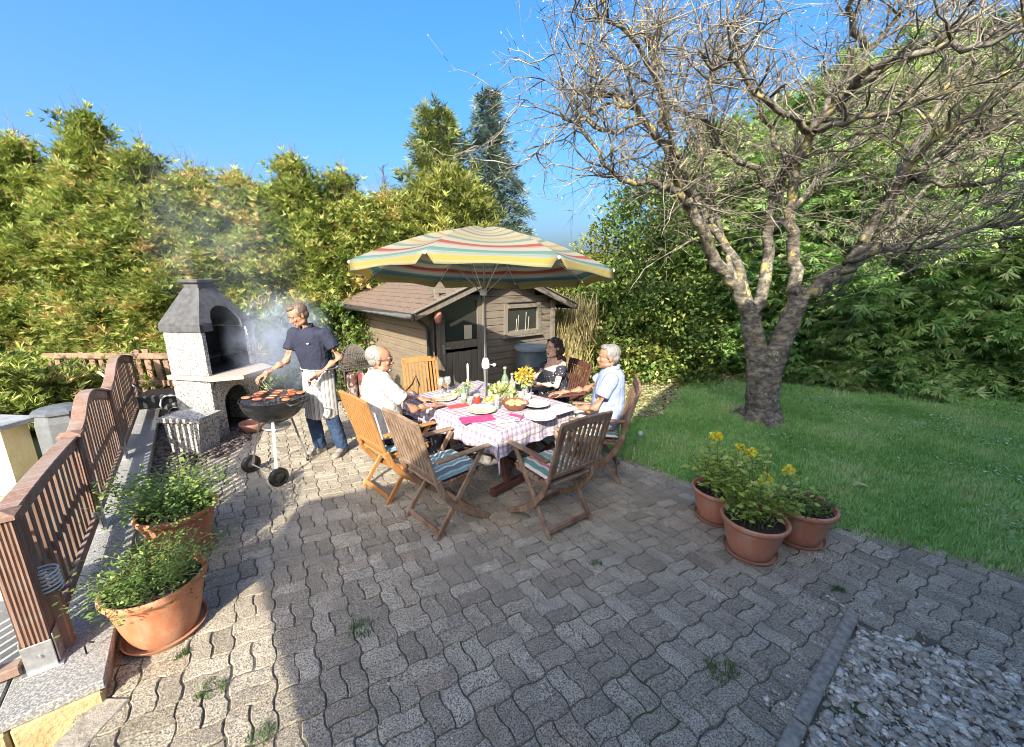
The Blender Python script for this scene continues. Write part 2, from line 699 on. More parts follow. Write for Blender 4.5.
def stones(name, poly, N, smin, smax, mat, zoff=0., flat=.6, seed=1):
    g = np.random.default_rng(seed)
    px = [p[0] for p in poly]; py = [p[1] for p in poly]
    P = []
    while len(P) < N:
        X = g.uniform(min(px), max(px), N); Y = g.uniform(min(py), max(py), N)
        k = inpoly(X, Y, poly)
        P += list(zip(X[k], Y[k]))
    P = np.array(P[:N])
    S = smin + (smax - smin) * g.random(N) ** 2.2
    V = np.tile(RV[None], (N, 1, 1)) * (1 + .28 * g.standard_normal((N, len(RV), 1)))
    asp = np.stack([1 + .5 * g.random(N), .6 + .4 * g.random(N), flat * (.6 + .6 * g.random(N))], 1)
    V = V * asp[:, None, :] * S[:, None, None]
    th = g.uniform(0, 6.28, N); c_, s_ = np.cos(th), np.sin(th)
    V = np.stack([V[..., 0] * c_[:, None] - V[..., 1] * s_[:, None], V[..., 0] * s_[:, None] + V[..., 1] * c_[:, None], V[..., 2]], -1)
    V += np.column_stack([P, zoff + S * .25 * g.random(N)])[:, None, :]
    F = (RF[None] + (np.arange(N) * len(RV))[:, None, None]).reshape(-1, 3)
    return np_mesh(name, V.reshape(-1, 3), F, mat, vals=np.repeat(g.random(N), len(RF)))


def stonemat(name, stops, sc=120):
    m, nt, b, out = newmat(name)
    b.inputs['Roughness'].default_value = .8
    cg = coords(nt)
    c = ramp(nt, attr(nt, 'v'), stops)
    c = mixc(nt, ramp(nt, noise_n(nt, cg, sc, 4), [(.4, (.5, .5, .5)), (.6, (0, 0, 0))]), c, (.13, .13, .13), )
    nt.links.new(c, b.inputs['Base Color'])
    bump(nt, b, noise_n(nt, cg, sc, 3), .5, .004)
    return m


m_grav = stonemat('gravel_stone', [(0, (.20, .155, .10)), (.2, (.42, .35, .25)), (.4, (.36, .33, .27)), (.75, (.60, .53, .41)), (1, (.86, .80, .66))])
mb = MB(); mb.v = [(x, y, -.011) for x, y in GRAVEL]; mb.f = [tuple(range(len(GRAVEL)))]; mb.m = [0]
tag(mb.build('path_gravel_bed', M('gravel_dust', (.07, .07, .072), (.15, .15, .15), 40, .95, .8, .01), recalc=True), kind='structure')
o = stones('gravel', [(2.0, 1.90), (2.35, 1.72), (2.8, 1.45), (3.3, 1.0), (3.0, .4), (.3, .3), (1.03, 1.11)], 12500, .006, .026, m_grav, -.006, .6, 3)
tag(o, 'grey crushed stone gravel filling the corner of the patio', 'gravel', kind='stuff')
o = stones('gravel_spill', [(1.85, 2.15), (2.5, 2.1), (3.4, 1.7), (3.6, 1.0), (2.6, .9), (1.0, .9), (.6, .9)], 1500, .003, .013, m_grav, .004, .6, 5)
tag(o, 'loose grit scattered over the pavers beside the gravel corner', 'gravel', kind='stuff')
m_mulch = stonemat('bark_chips', [(0, (.035, .025, .02)), (.5, (.09, .06, .045)), (1, (.2, .15, .12))], 60)
o = stones('bark_mulch', [(-3.1, 2.9), (-3.55, 3.42), (-3.42, 3.85), (-3.22, 4.3), (-3.30, 4.7), (-3.6, 5.6), (-5.0, 5.6), (-4.6, 4.8)], 3500, .012, .04, m_mulch, -.004, .45, 4)
tag(o, 'dark bark and stone mulch in the bed between fence and barbecue', 'mulch', kind='stuff')

# concrete edging strip along the gravel
m_conc = M('old_concrete', (.23, .22, .205), (.13, .125, .115), 25, .9, .7, .006)
mb = MB()
p0, p1 = Vector((2.03, 1.985, .002)), Vector((.55, .78, .002))
d = (p1 - p0)
for k in range(2):
    a_, b_ = p0 + d * (k / 2 + .003), p0 + d * ((k + 1) / 2 - .003)
    mb.bar(a_, b_, .062, .05, .008)
mb.bar((-1.895, .15, -.021), (-1.895, 1.50, -.021), .15, .05, .008)
tag(mb.build('kerb_edging', M('kerb_concrete', (.34, .305, .25), (.19, .17, .14), 30, .9, .8, .006)), kind='structure')
# stone edging of the planting bed
m_gran = M('granite', (.34, .335, .32), (.16, .16, .155), 110, .8, .6, .004, detail=3, lo=.42, hi=.56)

m, nt, b, out = newmat('leafy_soil')
b.inputs['Roughness'].default_value = .95
cg = coords(nt)
nt.links.new(ramp(nt, noise_n(nt, cg, 16, 6, .7), [(.35, (.16, .16, .06)), (.5, (.36, .31, .17)), (.68, (.50, .45, .28))]), b.inputs['Base Color'])
mb = MB(); mb.v = [(x, y, -.002) for x, y in [(.86, 5.3), (1.5, 5.1), (2.3, 5.6), (3.3, 7.2), (3.9, 8.4), (1, 9.4), (.6, 7.4)]]; mb.f = [tuple(range(7))]; mb.m = [0]
tag(mb.build('garden_bed_ground', m, recalc=True), kind='structure')

# far line of woods all round, behind the garden hedges
g_ = np.random.default_rng(77); vs_w = []; fs_w = []; nseg = 220
for i in range(nseg):
    a = 2 * math.pi * i / nseg
    for j in range(6):
        f = j / 5
        nz = mnoise.noise(Vector((math.cos(a) * 14, math.sin(a) * 14, j * .7)))
        r = 78 - 3.0 * math.sin(f * math.pi) + 2.5 * nz
        vs_w.append((r * math.cos(a), r * math.sin(a), -.1 + f * (6.2 + 2.2 * nz)))
for i in range(nseg):
    for j in range(5):
        a = i * 6 + j; b2 = ((i + 1) % nseg) * 6 + j
        fs_w.append((a, a + 1, b2 + 1, b2))
mb = MB(); mb.add(vs_w, fs_w)
m, nt, b, out = newmat('far_foliage')
b.inputs['Roughness'].default_value = .95
nt.links.new(ramp(nt, noise_n(nt, coords(nt), 1.3, 6, .7), [(.38, (.025, .045, .015)), (.62, (.10, .14, .045))]), b.inputs['Base Color'])
bump(nt, b, noise_n(nt, coords(nt), 2.2, 6), 1.0, .6)
sk = MB()
tag(mb.build('distant_wood', m, smooth=True), 'far dark wood ringing the gardens behind the hedges', 'wood', kind='stuff')

# ---- grass
def tuft_template(nb, h, spread, wd, seed):
    g = random.Random(seed); V = []; F = []
    for i in range(nb):
        a = g.uniform(0, 6.28); r = g.uniform(0, spread); x, y = r * math.cos(a), r * math.sin(a)
        l = g.uniform(.2, 1.0) * h; a2 = g.uniform(0, 6.28); hh = h * g.uniform(.6, 1.1)
        wx, wy = -math.sin(a2) * wd, math.cos(a2) * wd
        tx, ty = x + math.cos(a2) * l * .6, y + math.sin(a2) * l * .6
        mx, my = x + math.cos(a2) * l * .15, y + math.sin(a2) * l * .15
        o = len(V)
        V += [(x - wx, y - wy, 0), (x + wx, y + wy, 0), (mx + wx * .8, my + wy * .8, hh * .6), (mx - wx * .8, my - wy * .8, hh * .6),
              (tx + wx * .15, ty + wy * .15, hh), (tx - wx * .15, ty - wy * .15, hh)]
        F += [(o, o + 1, o + 2, o + 3), (o + 3, o + 2, o + 4, o + 5)]
    return np.array(V, float), np.array(F)


m_grass = leafmat('grass_blade', [(0, (.17, .34, .08)), (.5, (.31, .54, .16)), (.9, (.46, .64, .26)), (1, (.58, .56, .32))], .3, .5)


def grass(name, poly, N, h, seed, mat, keep=None, zoff=-.006, spread=.05, nb=7, wd=.0028):
    g = np.random.default_rng(seed)
    TV, TF = tuft_template(nb, h, spread, wd, seed)
    px = [p[0] for p in poly]; py = [p[1] for p in poly]
    X = g.uniform(min(px), max(px), N * 3); Y = g.uniform(min(py), max(py), N * 3)
    k = inpoly(X, Y, poly)
    if keep is not None: k &= keep(X, Y)
    X, Y = X[k][:N], Y[k][:N]; n = len(X)
    th = g.uniform(0, 6.28, n)
    Rt = np.zeros((n, 3, 3)); Rt[:, 0, 0] = np.cos(th); Rt[:, 0, 1] = -np.sin(th); Rt[:, 1, 0] = np.sin(th); Rt[:, 1, 1] = np.cos(th); Rt[:, 2, 2] = 1
    patch = np.array([mnoise.noise(Vector((x * 1.3, y * 1.3, 0))) for x, y in zip(X, Y)])
    V, F, vv = scatter(TV, TF, np.column_stack([X, Y, np.full(n, zoff)]), Rt, g.uniform(.6, 1.25, n) * (1 + .3 * patch), np.clip(.48 + patch * .60 + .25 * g.standard_normal(n), 0, 1))
    return np_mesh(name, V, F, mat, vals=vv)


near = [(.80, 4.9), (1.0, 4.33), (1.38, 4.0), (1.70, 3.62), (2.10, 3.22), (2.62, 2.87), (3.0, 2.62), (3.55, 2.30), (4.4, 1.88), (6.4, 2.6), (8, 5), (8.3, 6), (6, 6), (.85, 6)]
far = [(.85, 5.5), (9, 5.5), (12, 7.5), (6, 8.6), (1.0, 9.6), (.6, 7.2)]
o = grass('grass', near, 34000, .050, 11, m_grass)
tag(o, 'short green lawn grass on the shaded side of the garden', 'grass', kind='stuff')
o = grass('grass_far', far, 13000, .055, 12, m_grass, spread=.07, wd=.004)
tag(o, 'lawn grass farther back at the foot of the hedge', 'grass', kind='stuff')
# overgrown fringe over the paving edge
o = grass('grass_edge', [(.78, 4.9), (.93, 4.25), (1.33, 3.93), (1.64, 3.56), (2.05, 3.14), (2.58, 2.78), (3.5, 2.2), (4.4, 1.76), (4.6, 1.9), (3.6, 2.42), (2.66, 2.95), (2.16, 3.32), (1.78, 3.74), (1.04, 4.42)], 1700, .04, 13, m_grass, zoff=.0, spread=.035)
tag(o, 'grass creeping over the edge of the paving', 'grass', kind='stuff')

# clover and small leaves in the lawn
def leaf_template(l=1.0, wd=.6, cup=.12):
    V = np.array([(0, 0, 0), (-wd / 2, l * .35, cup), (0, l * .5, 0), (wd / 2, l * .35, cup), (-wd * .35, l * .75, cup * .6), (0, l, -.05), (wd * .35, l * .75, cup * .6)], float)
    F = np.array([(0, 2, 1, 1), (0, 3, 2, 2), (1, 2, 5, 4), (2, 3, 6, 5)])
    return V, F


def quadleaf(l=1.0, wd=.5, cup=.1):
    V = np.array([(0, 0, 0), (-wd / 2, l * .45, cup), (0, l, 0), (wd / 2, l * .45, cup)], float)
    return V, np.array([(0, 3, 2, 1)])


m_clover = leafmat('clover_leaf', [(0, (.22, .42, .14)), (.6, (.36, .54, .25)), (1, (.60, .70, .50))], .3)
g = np.random.default_rng(21)
N = 60000
X = g.uniform(1, 10.5, N); Y = g.uniform(2, 9, N)
pn = np.array([mnoise.noise(Vector((x * 1.1 + 9, y * 1.1, 3))) + .5 * mnoise.noise(Vector((x * 3.1, y * 3.1, 7))) for x, y in zip(X, Y)])
k = inpoly(X, Y, [(1.7, 3.9), (3.1, 2.75), (4.2, 2.25), (7, 2.2), (10.5, 6.8), (5.6, 7.5), (2, 8)]) & (pn > .16 + .25 * g.random(N) - np.clip((X - 3.6) * .08, 0, .35))
X, Y = X[k], Y[k]; n = len(X)
V1, F1 = quadleaf(1, .9, .1)
d = np.column_stack([np.cos(t := g.uniform(0, 6.28, n)), np.sin(t), g.uniform(-.1, .35, n)])
V, F, vv = scatter(V1, F1, np.column_stack([X, Y, g.uniform(.025, .05, n)]), rot_frames(d, g.normal(0, .35, n)), g.uniform(.014, .032, n), g.random(n) ** 1.5)
o = np_mesh('clover', V, F, m_clover, vals=vv)
tag(o, 'pale green clover patches spreading through the lawn', 'clover', kind='stuff')

# dry leaves and pale litter, in the sunny strip right of the shed and at the hedge foot
m_dry = leafmat('dry_leaf', [(0, (.16, .11, .05)), (.4, (.36, .30, .15)), (.8, (.48, .45, .26)), (1, (.6, .58, .42))], .15, .7)
N = 60000
X = g.uniform(.6, 9.5, N); Y = g.uniform(4.8, 9, N)
k = inpoly(X, Y, [(.85, 5.2), (2.1, 5.4), (3.3, 7.5), (3.6, 8.6), (.8, 9)])
hed = inpoly(X, Y, [(3.4, 7.6), (5.6, 7.2), (9.3, 6.3), (9.3, 7), (6, 8), (3.4, 8.6)]) & (g.random(N) < .6)
k |= hed
X, Y = X[k], Y[k]; n = len(X)
d = np.column_stack([np.cos(t := g.uniform(0, 6.28, n)), np.sin(t), g.uniform(-.1, .2, n)])
V, F, vv = scatter(*quadleaf(1, .55, .15), np.column_stack([X, Y, g.uniform(.02, .055, n)]), rot_frames(d, g.normal(0, .5, n)), g.uniform(.03, .07, n), g.random(n))
o = np_mesh('leaf_litter', V, F, m_dry, vals=vv)
tag(o, 'dry pale leaves littering the ground along the hedge and shed', 'fallen leaves', kind='stuff')

# bigger single leaves on the lawn
for i, (u_, v_) in enumerate([(869, 487)]):
    p = on_z(u_, v_, .05)
    V1, F1 = leaf_template(.11, .07, .012)
    mb = MB(); mb.add([(x, y, z) for x, y, z in V1], [tuple(dict.fromkeys(f)) for f in F1.tolist()])
    o = mb.build('fallen_leaf', M('fallen_leaf', (.33, .36, .16), (.42, .40, .2), 30, .6, 0)); o.location = p; o.rotation_euler = (0.1, .1, 1.0)
    tag(o, 'single pale leaf lying on the shaded grass', 'leaf')

# small dry bits and crumbs blown over the paving
N = 420
X = g.uniform(-3, 3.6, N); Y = g.uniform(.9, 5.8, N)
k = inpoly(X, Y, PATIO); X, Y = X[k], Y[k]; n = len(X)
d = np.column_stack([np.cos(t := g.uniform(0, 6.28, n)), np.sin(t), g.uniform(-.05, .12, n)])
V, F, vv = scatter(*quadleaf(1, .5, .12), np.column_stack([X, Y, g.uniform(.004, .009, n)]), rot_frames(d, g.normal(0, .3, n)), .006 + .026 * g.random(n) ** 2.5, g.random(n))
o = np_mesh('leaf_crumbs', V, F, m_dry, vals=vv)
tag(o, 'dry leaf crumbs blown over the paving stones', 'leaf litter', kind='stuff')

# weeds in the joints of the paving
m_weed = leafmat('weed_blade', [(0, (.05, .11, .03)), (1, (.14, .22, .07))], .3)
wd_specs = [((362, 630), 1.0, 'grass tuft growing between pavers at the centre of the patio'), ((722, 672), .9, 'grass tuft in the paving close to the gravel corner'),
            ((492, 632), .0, ''), ((596, 565), .45, 'small weed sprig in the paving below the table chairs'), ((212, 690), .8, 'weed patch in the sunlit paving at the lower left'),
            ((180, 655), .5, 'little weed next to the terracotta saucer in the sun'), ((838, 590), .5, 'weed in the joints between flower pots and gravel'), ((262, 735), .7, 'weed at the bottom edge of the sunny paving')]
for i, ((u_, v_), s_, lab) in enumerate(wd_specs):
    if s_ == 0: continue
    p = on_z(u_, v_)
    q = [(p.x + .09 * s_ * math.cos(a), p.y + .07 * s_ * math.sin(a)) for a in np.linspace(0, 6.28, 9)[:-1]]
    o = grass('weed', q, int(42 * s_), .026, 40 + i, m_weed, zoff=0, spread=.02, nb=6, wd=.0016)
    me = o.data
    me.transform(Matrix.Translation((-p.x, -p.y, 0))); o.location = (p.x, p.y, 0)
    tag(o, lab, 'weed', 'weeds in the paving joints')
# ------------------------------------------------------------------ retaining wall with granite coping, timber fence
fd = Vector((-.62, .785, 0)).normalized()          # along the fence, away from the camera
fn = Vector((fd.y, -fd.x, 0))                       # towards the patio
C0 = Vector((-1.91, 1.49, 0))                       # inner front corner of the coping
wall = empty('retaining_wall', C0, 0, 'low terrace wall of yellow stone blocks with pale granite coping under the timber fence', 'wall')


def W(a, n, z):                                     # a along fence, n towards patio from coping inner edge
    return fd * a + fn * n + Vector((0, 0, z))


Rf = Matrix((fd, fn, Vector((0, 0, 1)))).transposed()
mb = MB()
L = 5.75
k = 0; a0 = -.0
while a0 < L:
    a1 = min(a0 + (.95 if k else .62), L)
    c = W((a0 + a1) / 2, -.17, .095)
    mb.box(c, (a1 - a0 - .006, .34, .05), Rf, .006)
    a0 = a1; k += 1
# front run of coping along the terrace end
k = 0; n0 = -.345
while n0 > -3.2:
    n1 = n0 - .9
    mb.box(W(.17, (n0 + n1) / 2, .095), (.34, .894, .05), Rf, .006); n0 = n1
mb.build('coping', m_gran, wall)
m_yel = M('yellow_stone', (.42, .33, .17), (.30, .235, .12), 14, .9, .8, .012)
m_yel2 = M('tan_stone', (.36, .29, .19), (.26, .20, .12), 18, .9, .8, .012)
mb = MB()
rr = random.Random(5)
z = -.83
while z < .05:
    h = .235 if z < -.2 else .225
    h = min(h, .068 - z)
    n = -.012; i = 0
    while n > -3.2:
        w_ = rr.uniform(.28, .5)
        mb.box(W(.04 + rr.uniform(-.004, .004), n - w_ / 2, z + h / 2), (.08, w_ - .008, h - .008), Rf, .01, mi=rr.choice([0, 0, 1]))
        n -= w_
    a = .085
    while a < L:
        w_ = rr.uniform(.28, .5)
        mb.box(W(a + w_ / 2, -.05, z + h / 2), (w_ - .008, .08, h - .008), Rf, .01, mi=rr.choice([0, 1, 1]))
        a += w_
    z += h
z = -.82
while z < -.04:
    h = min(.235, -.035 - z); y = -2.9; 
    while y < -.12:
        w_ = min(rr.uniform(.28, .5), -.10 - y)
        mb.box((-.055, y + w_ / 2, z + h / 2), (.08, w_ - .008, h - .008), None, .01, mi=rr.choice([0, 1, 1])); y += w_
    z += h
mb.build('stone_facing', [m_yel, m_yel2], wall)
mb = MB()
mb.box(W(L / 2 + .05, -.19, -.37), (L - .2, .2, .86), Rf)
mb.box(W(.19, -1.75, -.37), (.2, 2.9, .86), Rf)
mb.box((.06, -1.6, -.43), (.14, 2.9, .78))
mb.build('wall_core', m_conc, wall)

# --- fence
m_fw = woodmat('fence_wood', (.13, .075, .052), (.24, .155, .115), 1.0, .8, 2, (.20, .15, .12))
m_fw2 = woodmat('fence_post_wood', (.16, .09, .065), (.30, .195, .145), 1.0, .8, 2, (.25, .19, .155))
m_gal = M('galvanised', (.60, .60, .60), (.42, .43, .44), 30, .42, .1, metal=.8)
fence = empty('timber_fence', C0 + fd * .02, 0, 'brown timber slat fence with a waved top rail along the granite coping', 'fence')
fo = fence.location - wall.location


def FW(a, n, z): return W(a, n, z) - Vector(fo) if False else fd * a + fn * n + Vector((0, 0, z))


FN = -.235                                          # fence centre line from inner coping edge
posts_a = [.28, 1.65, 3.15, 5.25]
post_h = [.79, .74, .74, .77]


def grooved_post(mb, a, n, z0, z1, w_=.095):
    """post with vertical grooves on every face"""
    prof = []
    ng = 6
    for side in range(4):
        for g_ in range(ng):
            for q, dep in ((0.12, 0), (.5, 0), (.62, .006), (.9, .006)):
                t = (g_ + q) / ng * 2 - 1
                x, y = t * w_ / 2 * .96, -w_ / 2 + dep
                cc, ss = [(1, 0), (0, 1), (-1, 0), (0, -1)][side]
                prof.append((x * cc - y * ss, x * ss + y * cc))
    T = lambda p: FW(a, n, 0) + fd * p.x + fn * p.y + Vector((0, 0, p.z))
    mb.prism(prof, z0, z1, T)
    # weathered pyramidal top
    q = w_ / 2 + .012
    mb.add([T(Vector((-q, -q, z1))), T(Vector((q, -q, z1))), T(Vector((q, q, z1))), T(Vector((-q, q, z1))),
            T(Vector((-q, -q, z1 + .018))), T(Vector((q, -q, z1 + .018))), T(Vector((q, q, z1 + .018))), T(Vector((-q, q, z1 + .018))), T(Vector((0, 0, z1 + .04)))],
           [(3, 2, 1, 0), (0, 1, 5, 4), (1, 2, 6, 5), (2, 3, 7, 6), (3, 0, 4, 7), (4, 5, 8), (5, 6, 8), (6, 7, 8), (7, 4, 8)])


for a_, h_ in zip(posts_a, post_h):
    mb = MB(); grooved_post(mb, a_, FN, .135, .12 + h_)
    p = mb.build('post', m_fw2, fence, recalc=True)
    mb = MB()
    for s_ in (-1, 1):
        mb.box(FW(a_, FN + s_ * .053, .205), (.085, .006, .17), Rf, .002)
    mb.box(FW(a_ - .053, FN, .195), (.006, .1, .15), Rf, .002)
    mb.box(FW(a_, FN, .124), (.14, .14, .006), Rf, .002)
    for bx_ in (-.02, .02): mb.tube([FW(a_ + bx_, FN + .052, .2), FW(a_ + bx_, FN + .062, .2)], .008, 6)
    mb.tube([FW(a_ - .05, FN, .2), FW(a_ - .064, FN, .2)], .010, 8)
    mb.build('post_bracket', m_gal, p, recalc=True)


def top_h(i, t):
    """waved top between posts i and i+1; t 0..1"""
    h0, h1 = post_h[i], post_h[i + 1]
    s_ = h0 + (h1 - h0) * t
    if i == 0: return s_ + .01 * math.sin(math.pi * t)
    k = [(0, 0), (.10, .0), (.20, .04), (.32, .12), (.42, .155), (.55, .155), (.75, .10), (1, .01)]
    for (t0, v0), (t1, v1) in zip(k, k[1:]):
        if t <= t1: return s_ + v0 + (v1 - v0) * (t - t0) / (t1 - t0)
    return s_


def fence_panel(i, dirv=None, org=None):
    a0, a1 = posts_a[i] + .05, posts_a[i + 1] - .05
    pan = MB()
    n = int((a1 - a0) / .100)
    st = (a1 - a0) / n
    for k in range(n):
        t = (k + .5) / n; a = a0 + (a1 - a0) * t
        zt = .12 + top_h(i, t) - .075
        tilt = rnd.uniform(-.004, .004)
        pan.box(FW(a + tilt, FN + rnd.uniform(-.002, .002), (.20 + zt) / 2), (.052, .019, zt - .20), Rf, .004)
    o = pan.build('slats', m_fw, fence)
    rail = MB()
    N = 14
    for k in range(N):
        t0, t1 = k / N, (k + 1) / N
        p0 = FW(a0 + (a1 - a0) * t0, FN, .12 + top_h(i, t0) - .045); p1 = FW(a0 + (a1 - a0) * t1, FN, .12 + top_h(i, t1) - .045)
        rail.bar(p0, p1 + (p1 - p0) * .02, .048, .075, .005)
        rail.bar(p0 + Vector((0, 0, .045)), p1 + (p1 - p0) * .02 + Vector((0, 0, .045)), .085, .018, .004)
    rail.bar(FW(a0, FN + .024, .215), FW(a1, FN + .024, .215), .026, .06, .004)
    rail.bar(FW(a0, FN - .024, .50), FW(a1, FN - .024, .50), .026, .05, .004)
    rail.build('rail', m_fw2, fence)


for i in range(3): fence_panel(i)

# second fence run along the terrace end, turning left at the corner post
f2 = empty('terrace_end_fence', C0, 0, 'brown timber fence run at the terrace end, cut by the left picture edge', 'fence')
mb = MB()
for a_, n_ in ((.28, -.46),):
    grooved_post(mb, a_, n_, .18, .90, .10)
mb.build('post', m_fw2, f2, recalc=True)
mb = MB(); grooved_post(mb, .28, -1.95, .135, .90); mb.build('post', m_fw2, f2, recalc=True)
mb = MB()
n = -.62
while n > -1.9:
    mb.box(FW(.28, n, .52), (.019, .062, .68), Rf, .004); n -= .1
mb.build('slats', m_fw, f2)
mb = MB()
mb.bar(FW(.28, -.30, .165), FW(.28, -3.0, .165), .07, .05, .006)
mb.bar(FW(.255, -.57, .78), FW(.255, -1.9, .78), .03, .07, .004)
mb.bar(FW(.28, -.30, .85), FW(.28, -1.9, .87), .05, .075, .005)
mb.build('rail', m_fw2, f2)

# coil of cable hanging on the corner post + small offcut post
m_cable = M('cable', (.62, .62, .60), (.5, .5, .48), 20, .5, 0)
mb = MB()
ctr_ = C0 + FW(.375, FN + .055, .50)
pts = []
for i in range(90):
    a_ = i / 90 * 2 * math.pi * 6
    pts.append(Vector((.048 * math.cos(a_), .048 * math.sin(a_), i * .0014 - .05)))
mb.tube(pts, .0045, 6)
o = mb.build('cable_coil', m_cable, smooth=True); o.location = ctr_
tag(o, 'coil of white cable hung against the corner fence post', 'cable')
mb = MB(); mb.box((0, 0, .14), (.06, .06, .34), Rf, .005)
for zz in (.29,): mb.box((0, 0, zz), (.066, .066, .02), Rf, .004)
o = mb.build('timber_stub', m_fw2); o.location = C0 + FW(.375, FN + .055, .12) + Vector((0, 0, .03))
tag(o, 'short reddish timber block standing under the cable coil', 'timber block')
mb = MB()
mb.tube([(0, 0, 0), (.0, .0, .05), (.012, .01, .062), (.03, .02, .05)], .004, 6)
o = mb.build('iron_hook', M('dark_iron', (.05, .045, .04), None, 20, .6, .2, metal=.6), smooth=True); o.location = C0 + FW(.24, -.09, .12)
tag(o, 'small bent iron hook on the coping by the corner post', 'hook')

# ------------------------------------------------------------------ neighbouring yellow wall, grey bin, old picket fence
m_stucco = M('yellow_stucco', (.66, .56, .30), (.56, .47, .25), 5, .95, .7, .01, detail=8)
m_cap = M('grey_slab', (.30, .31, .32), (.2, .21, .22), 10, .8, .3)
yw = empty('garden_wall', (-5.35, 3.55, 0), R(-4), 'yellow rendered garden wall with grey cap beyond the fence on the left', 'wall')
mb = MB(); mb.box((-1.5, 0, -.05), (4.45, .2, 1.34)); mb.build('render', m_stucco, yw)
mb = MB(); mb.box((-1.5, 0, .645), (4.6, .3, .05), None, .008); mb.build('cap', m_cap, yw)
mb = MB(); mb.box((-5.0, 2.85, -.02), (4.4, .9, .08), R(-4), .01)
pv_ = [C0 + W(.36, -.37, -.045), C0 + W(2.7, -.37, -.045), C0 + W(2.7, -4.2, -.045), C0 + W(.36, -4.2, -.045)]
mb.add(pv_, [(0, 1, 2, 3)])
mb.add([(-1.95, -1.45, -.80), (-1.95, 1.49, -.80), (-4.5, -.53, -.80), (-4.5, -1.45, -.80)], [(0, 1, 2, 3)])
tag(mb.build('pavement', M('cream_slab', (.55, .50, .38), (.45, .41, .32), 8, .9, .4)), kind='structure')
m_bin = M('grey_plastic', (.13, .14, .15), (.10, .11, .115), 20, .45, .15)
bn = empty('compost_bin', (-4.42, 3.72, 0), R(20), 'dark grey faceted plastic bin behind the timber fence', 'bin')
mb = MB(); mb.lathe([(.17, 0), (.19, .1), (.19, .60), (.17, .68)], n=8, cap1=True); mb.build('body', m_bin, bn)
mb = MB(); mb.lathe([(.20, .685), (.20, .71), (.14, .735), (.04, .75)], n=8, cap1=True); mb.build('lid', M('grey_lid', (.12, .13, .14), (.09, .10, .11), 15, .4, .1), bn)

pk = empty('picket_fence', (-5.9, 5.85, -.04), R(-3), 'old reddish broken picket fence half buried in the hedge', 'fence')
m_pk = woodmat('old_picket', (.20, .11, .07), (.34, .22, .16), 1, .85, 2, (.12, .08, .06))
for k in range(17):
    mb = MB(); x = -1.1 + k * .145
    h = rnd.uniform(.62, .80)
    mb.box((x, 0, .38 + h / 2 - .2), (rnd.uniform(.07, .1), .025, h), Euler((rnd.uniform(-.05, .05), rnd.uniform(-.12, .12), 0)).to_matrix(), .006)
    mb.build('picket', m_pk, pk)
mb = MB(); mb.bar((-1.2, -.03, .86), (1.5, -.03, .88), .03, .08, .005); mb.bar((-1.2, -.03, .45), (1.5, -.03, .47), .03, .08, .005); mb.build('rail', m_pk, pk)

# ------------------------------------------------------------------ masonry barbecue
m_agg, nt, b, out = newmat('exposed_aggregate')
b.inputs['Roughness'].default_value = .85
cg = coords(nt)
vo = nt.nodes.new('ShaderNodeTexVoronoi'); vo.inputs['Scale'].default_value = 78; nt.links.new(cg, vo.inputs['Vector'])
sepn = nt.nodes.new('ShaderNodeSeparateColor'); nt.links.new(vo.outputs['Color'], sepn.inputs[0])
c = ramp(nt, sepn.outputs[0], [(0, (.08, .08, .075)), (.25, (.20, .195, .18)), (.5, (.36, .35, .325)), (1, (.50, .49, .455))])
c = mixc(nt, ramp(nt, noise_n(nt, cg, 9, 5), [(.5, (0, 0, 0)), (.75, (.5, .5, .5))]), c, (.2, .2, .18))
nt.links.new(c, b.inputs['Base Color'])
bump(nt, b, vo.outputs['Distance'], .6, .006)
m_hood = M('dark_hood', (.045, .046, .048), (.080, .081, .084), 14, .8, .5, .006)
m_soot = M('soot', (.012, .011, .011), (.03, .027, .025), 9, .95, .4)
bbq = empty('masonry_barbecue', (-3.64, 4.66, 0), R(-8.5), 'pale speckled masonry barbecue with dark chimney hood beside the timber fence', 'barbecue')
D, Wd = .52, .74        # depth (into -x), width (+y)


def arch_panel(mb, x0, x1, y0, y1, z0, z1, ay0, ay1, az0, az1, seg=14):
    """panel in the y-z plane between x0,x1 with an arched opening ay0..ay1, az0..az1 (open to az0)"""
    r = (ay1 - ay0) / 2; cy = (ay0 + ay1) / 2; zs = az1 - r
    arc = [(cy + r * math.cos(t), zs + r * math.sin(t)) for t in np.linspace(math.pi, 0, seg)]
    inner = [(ay0, az0)] + arc + [(ay1, az0)]
    def outer(p):
        y, z = p
        if abs(z - az0) < 1e-6: return (y0 if y < cy else y1, z0)
        ang = math.atan2(z - zs, y - cy)
        c_, s_ = math.cos(ang), math.sin(ang)
        ts = []
        if c_ > 1e-6: ts.append((y1 - cy) / c_)
        if c_ < -1e-6: ts.append((y0 - cy) / c_)
        if s_ > 1e-6: ts.append((z1 - zs) / s_)
        t = min(ts)
        return (cy + c_ * t, zs + s_ * t)
    n = len(inner)
    ou = [outer(p) for p in inner]
    vs = []
    for x in (x0, x1):
        vs += [(x, p[0], p[1]) for p in inner] + [(x, p[0], p[1]) for p in ou]
    fs = []
    for i in range(n - 1):
        fs.append((i, i + 1, n + i + 1, n + i))
        fs.append((2 * n + i, 3 * n + i, 3 * n + i + 1, 2 * n + i + 1))
        fs.append((i, 2 * n + i, 2 * n + i + 1, i + 1))
        fs.append((n + i, n + i + 1, 3 * n + i + 1, 3 * n + i))
    mb.add(vs, fs)


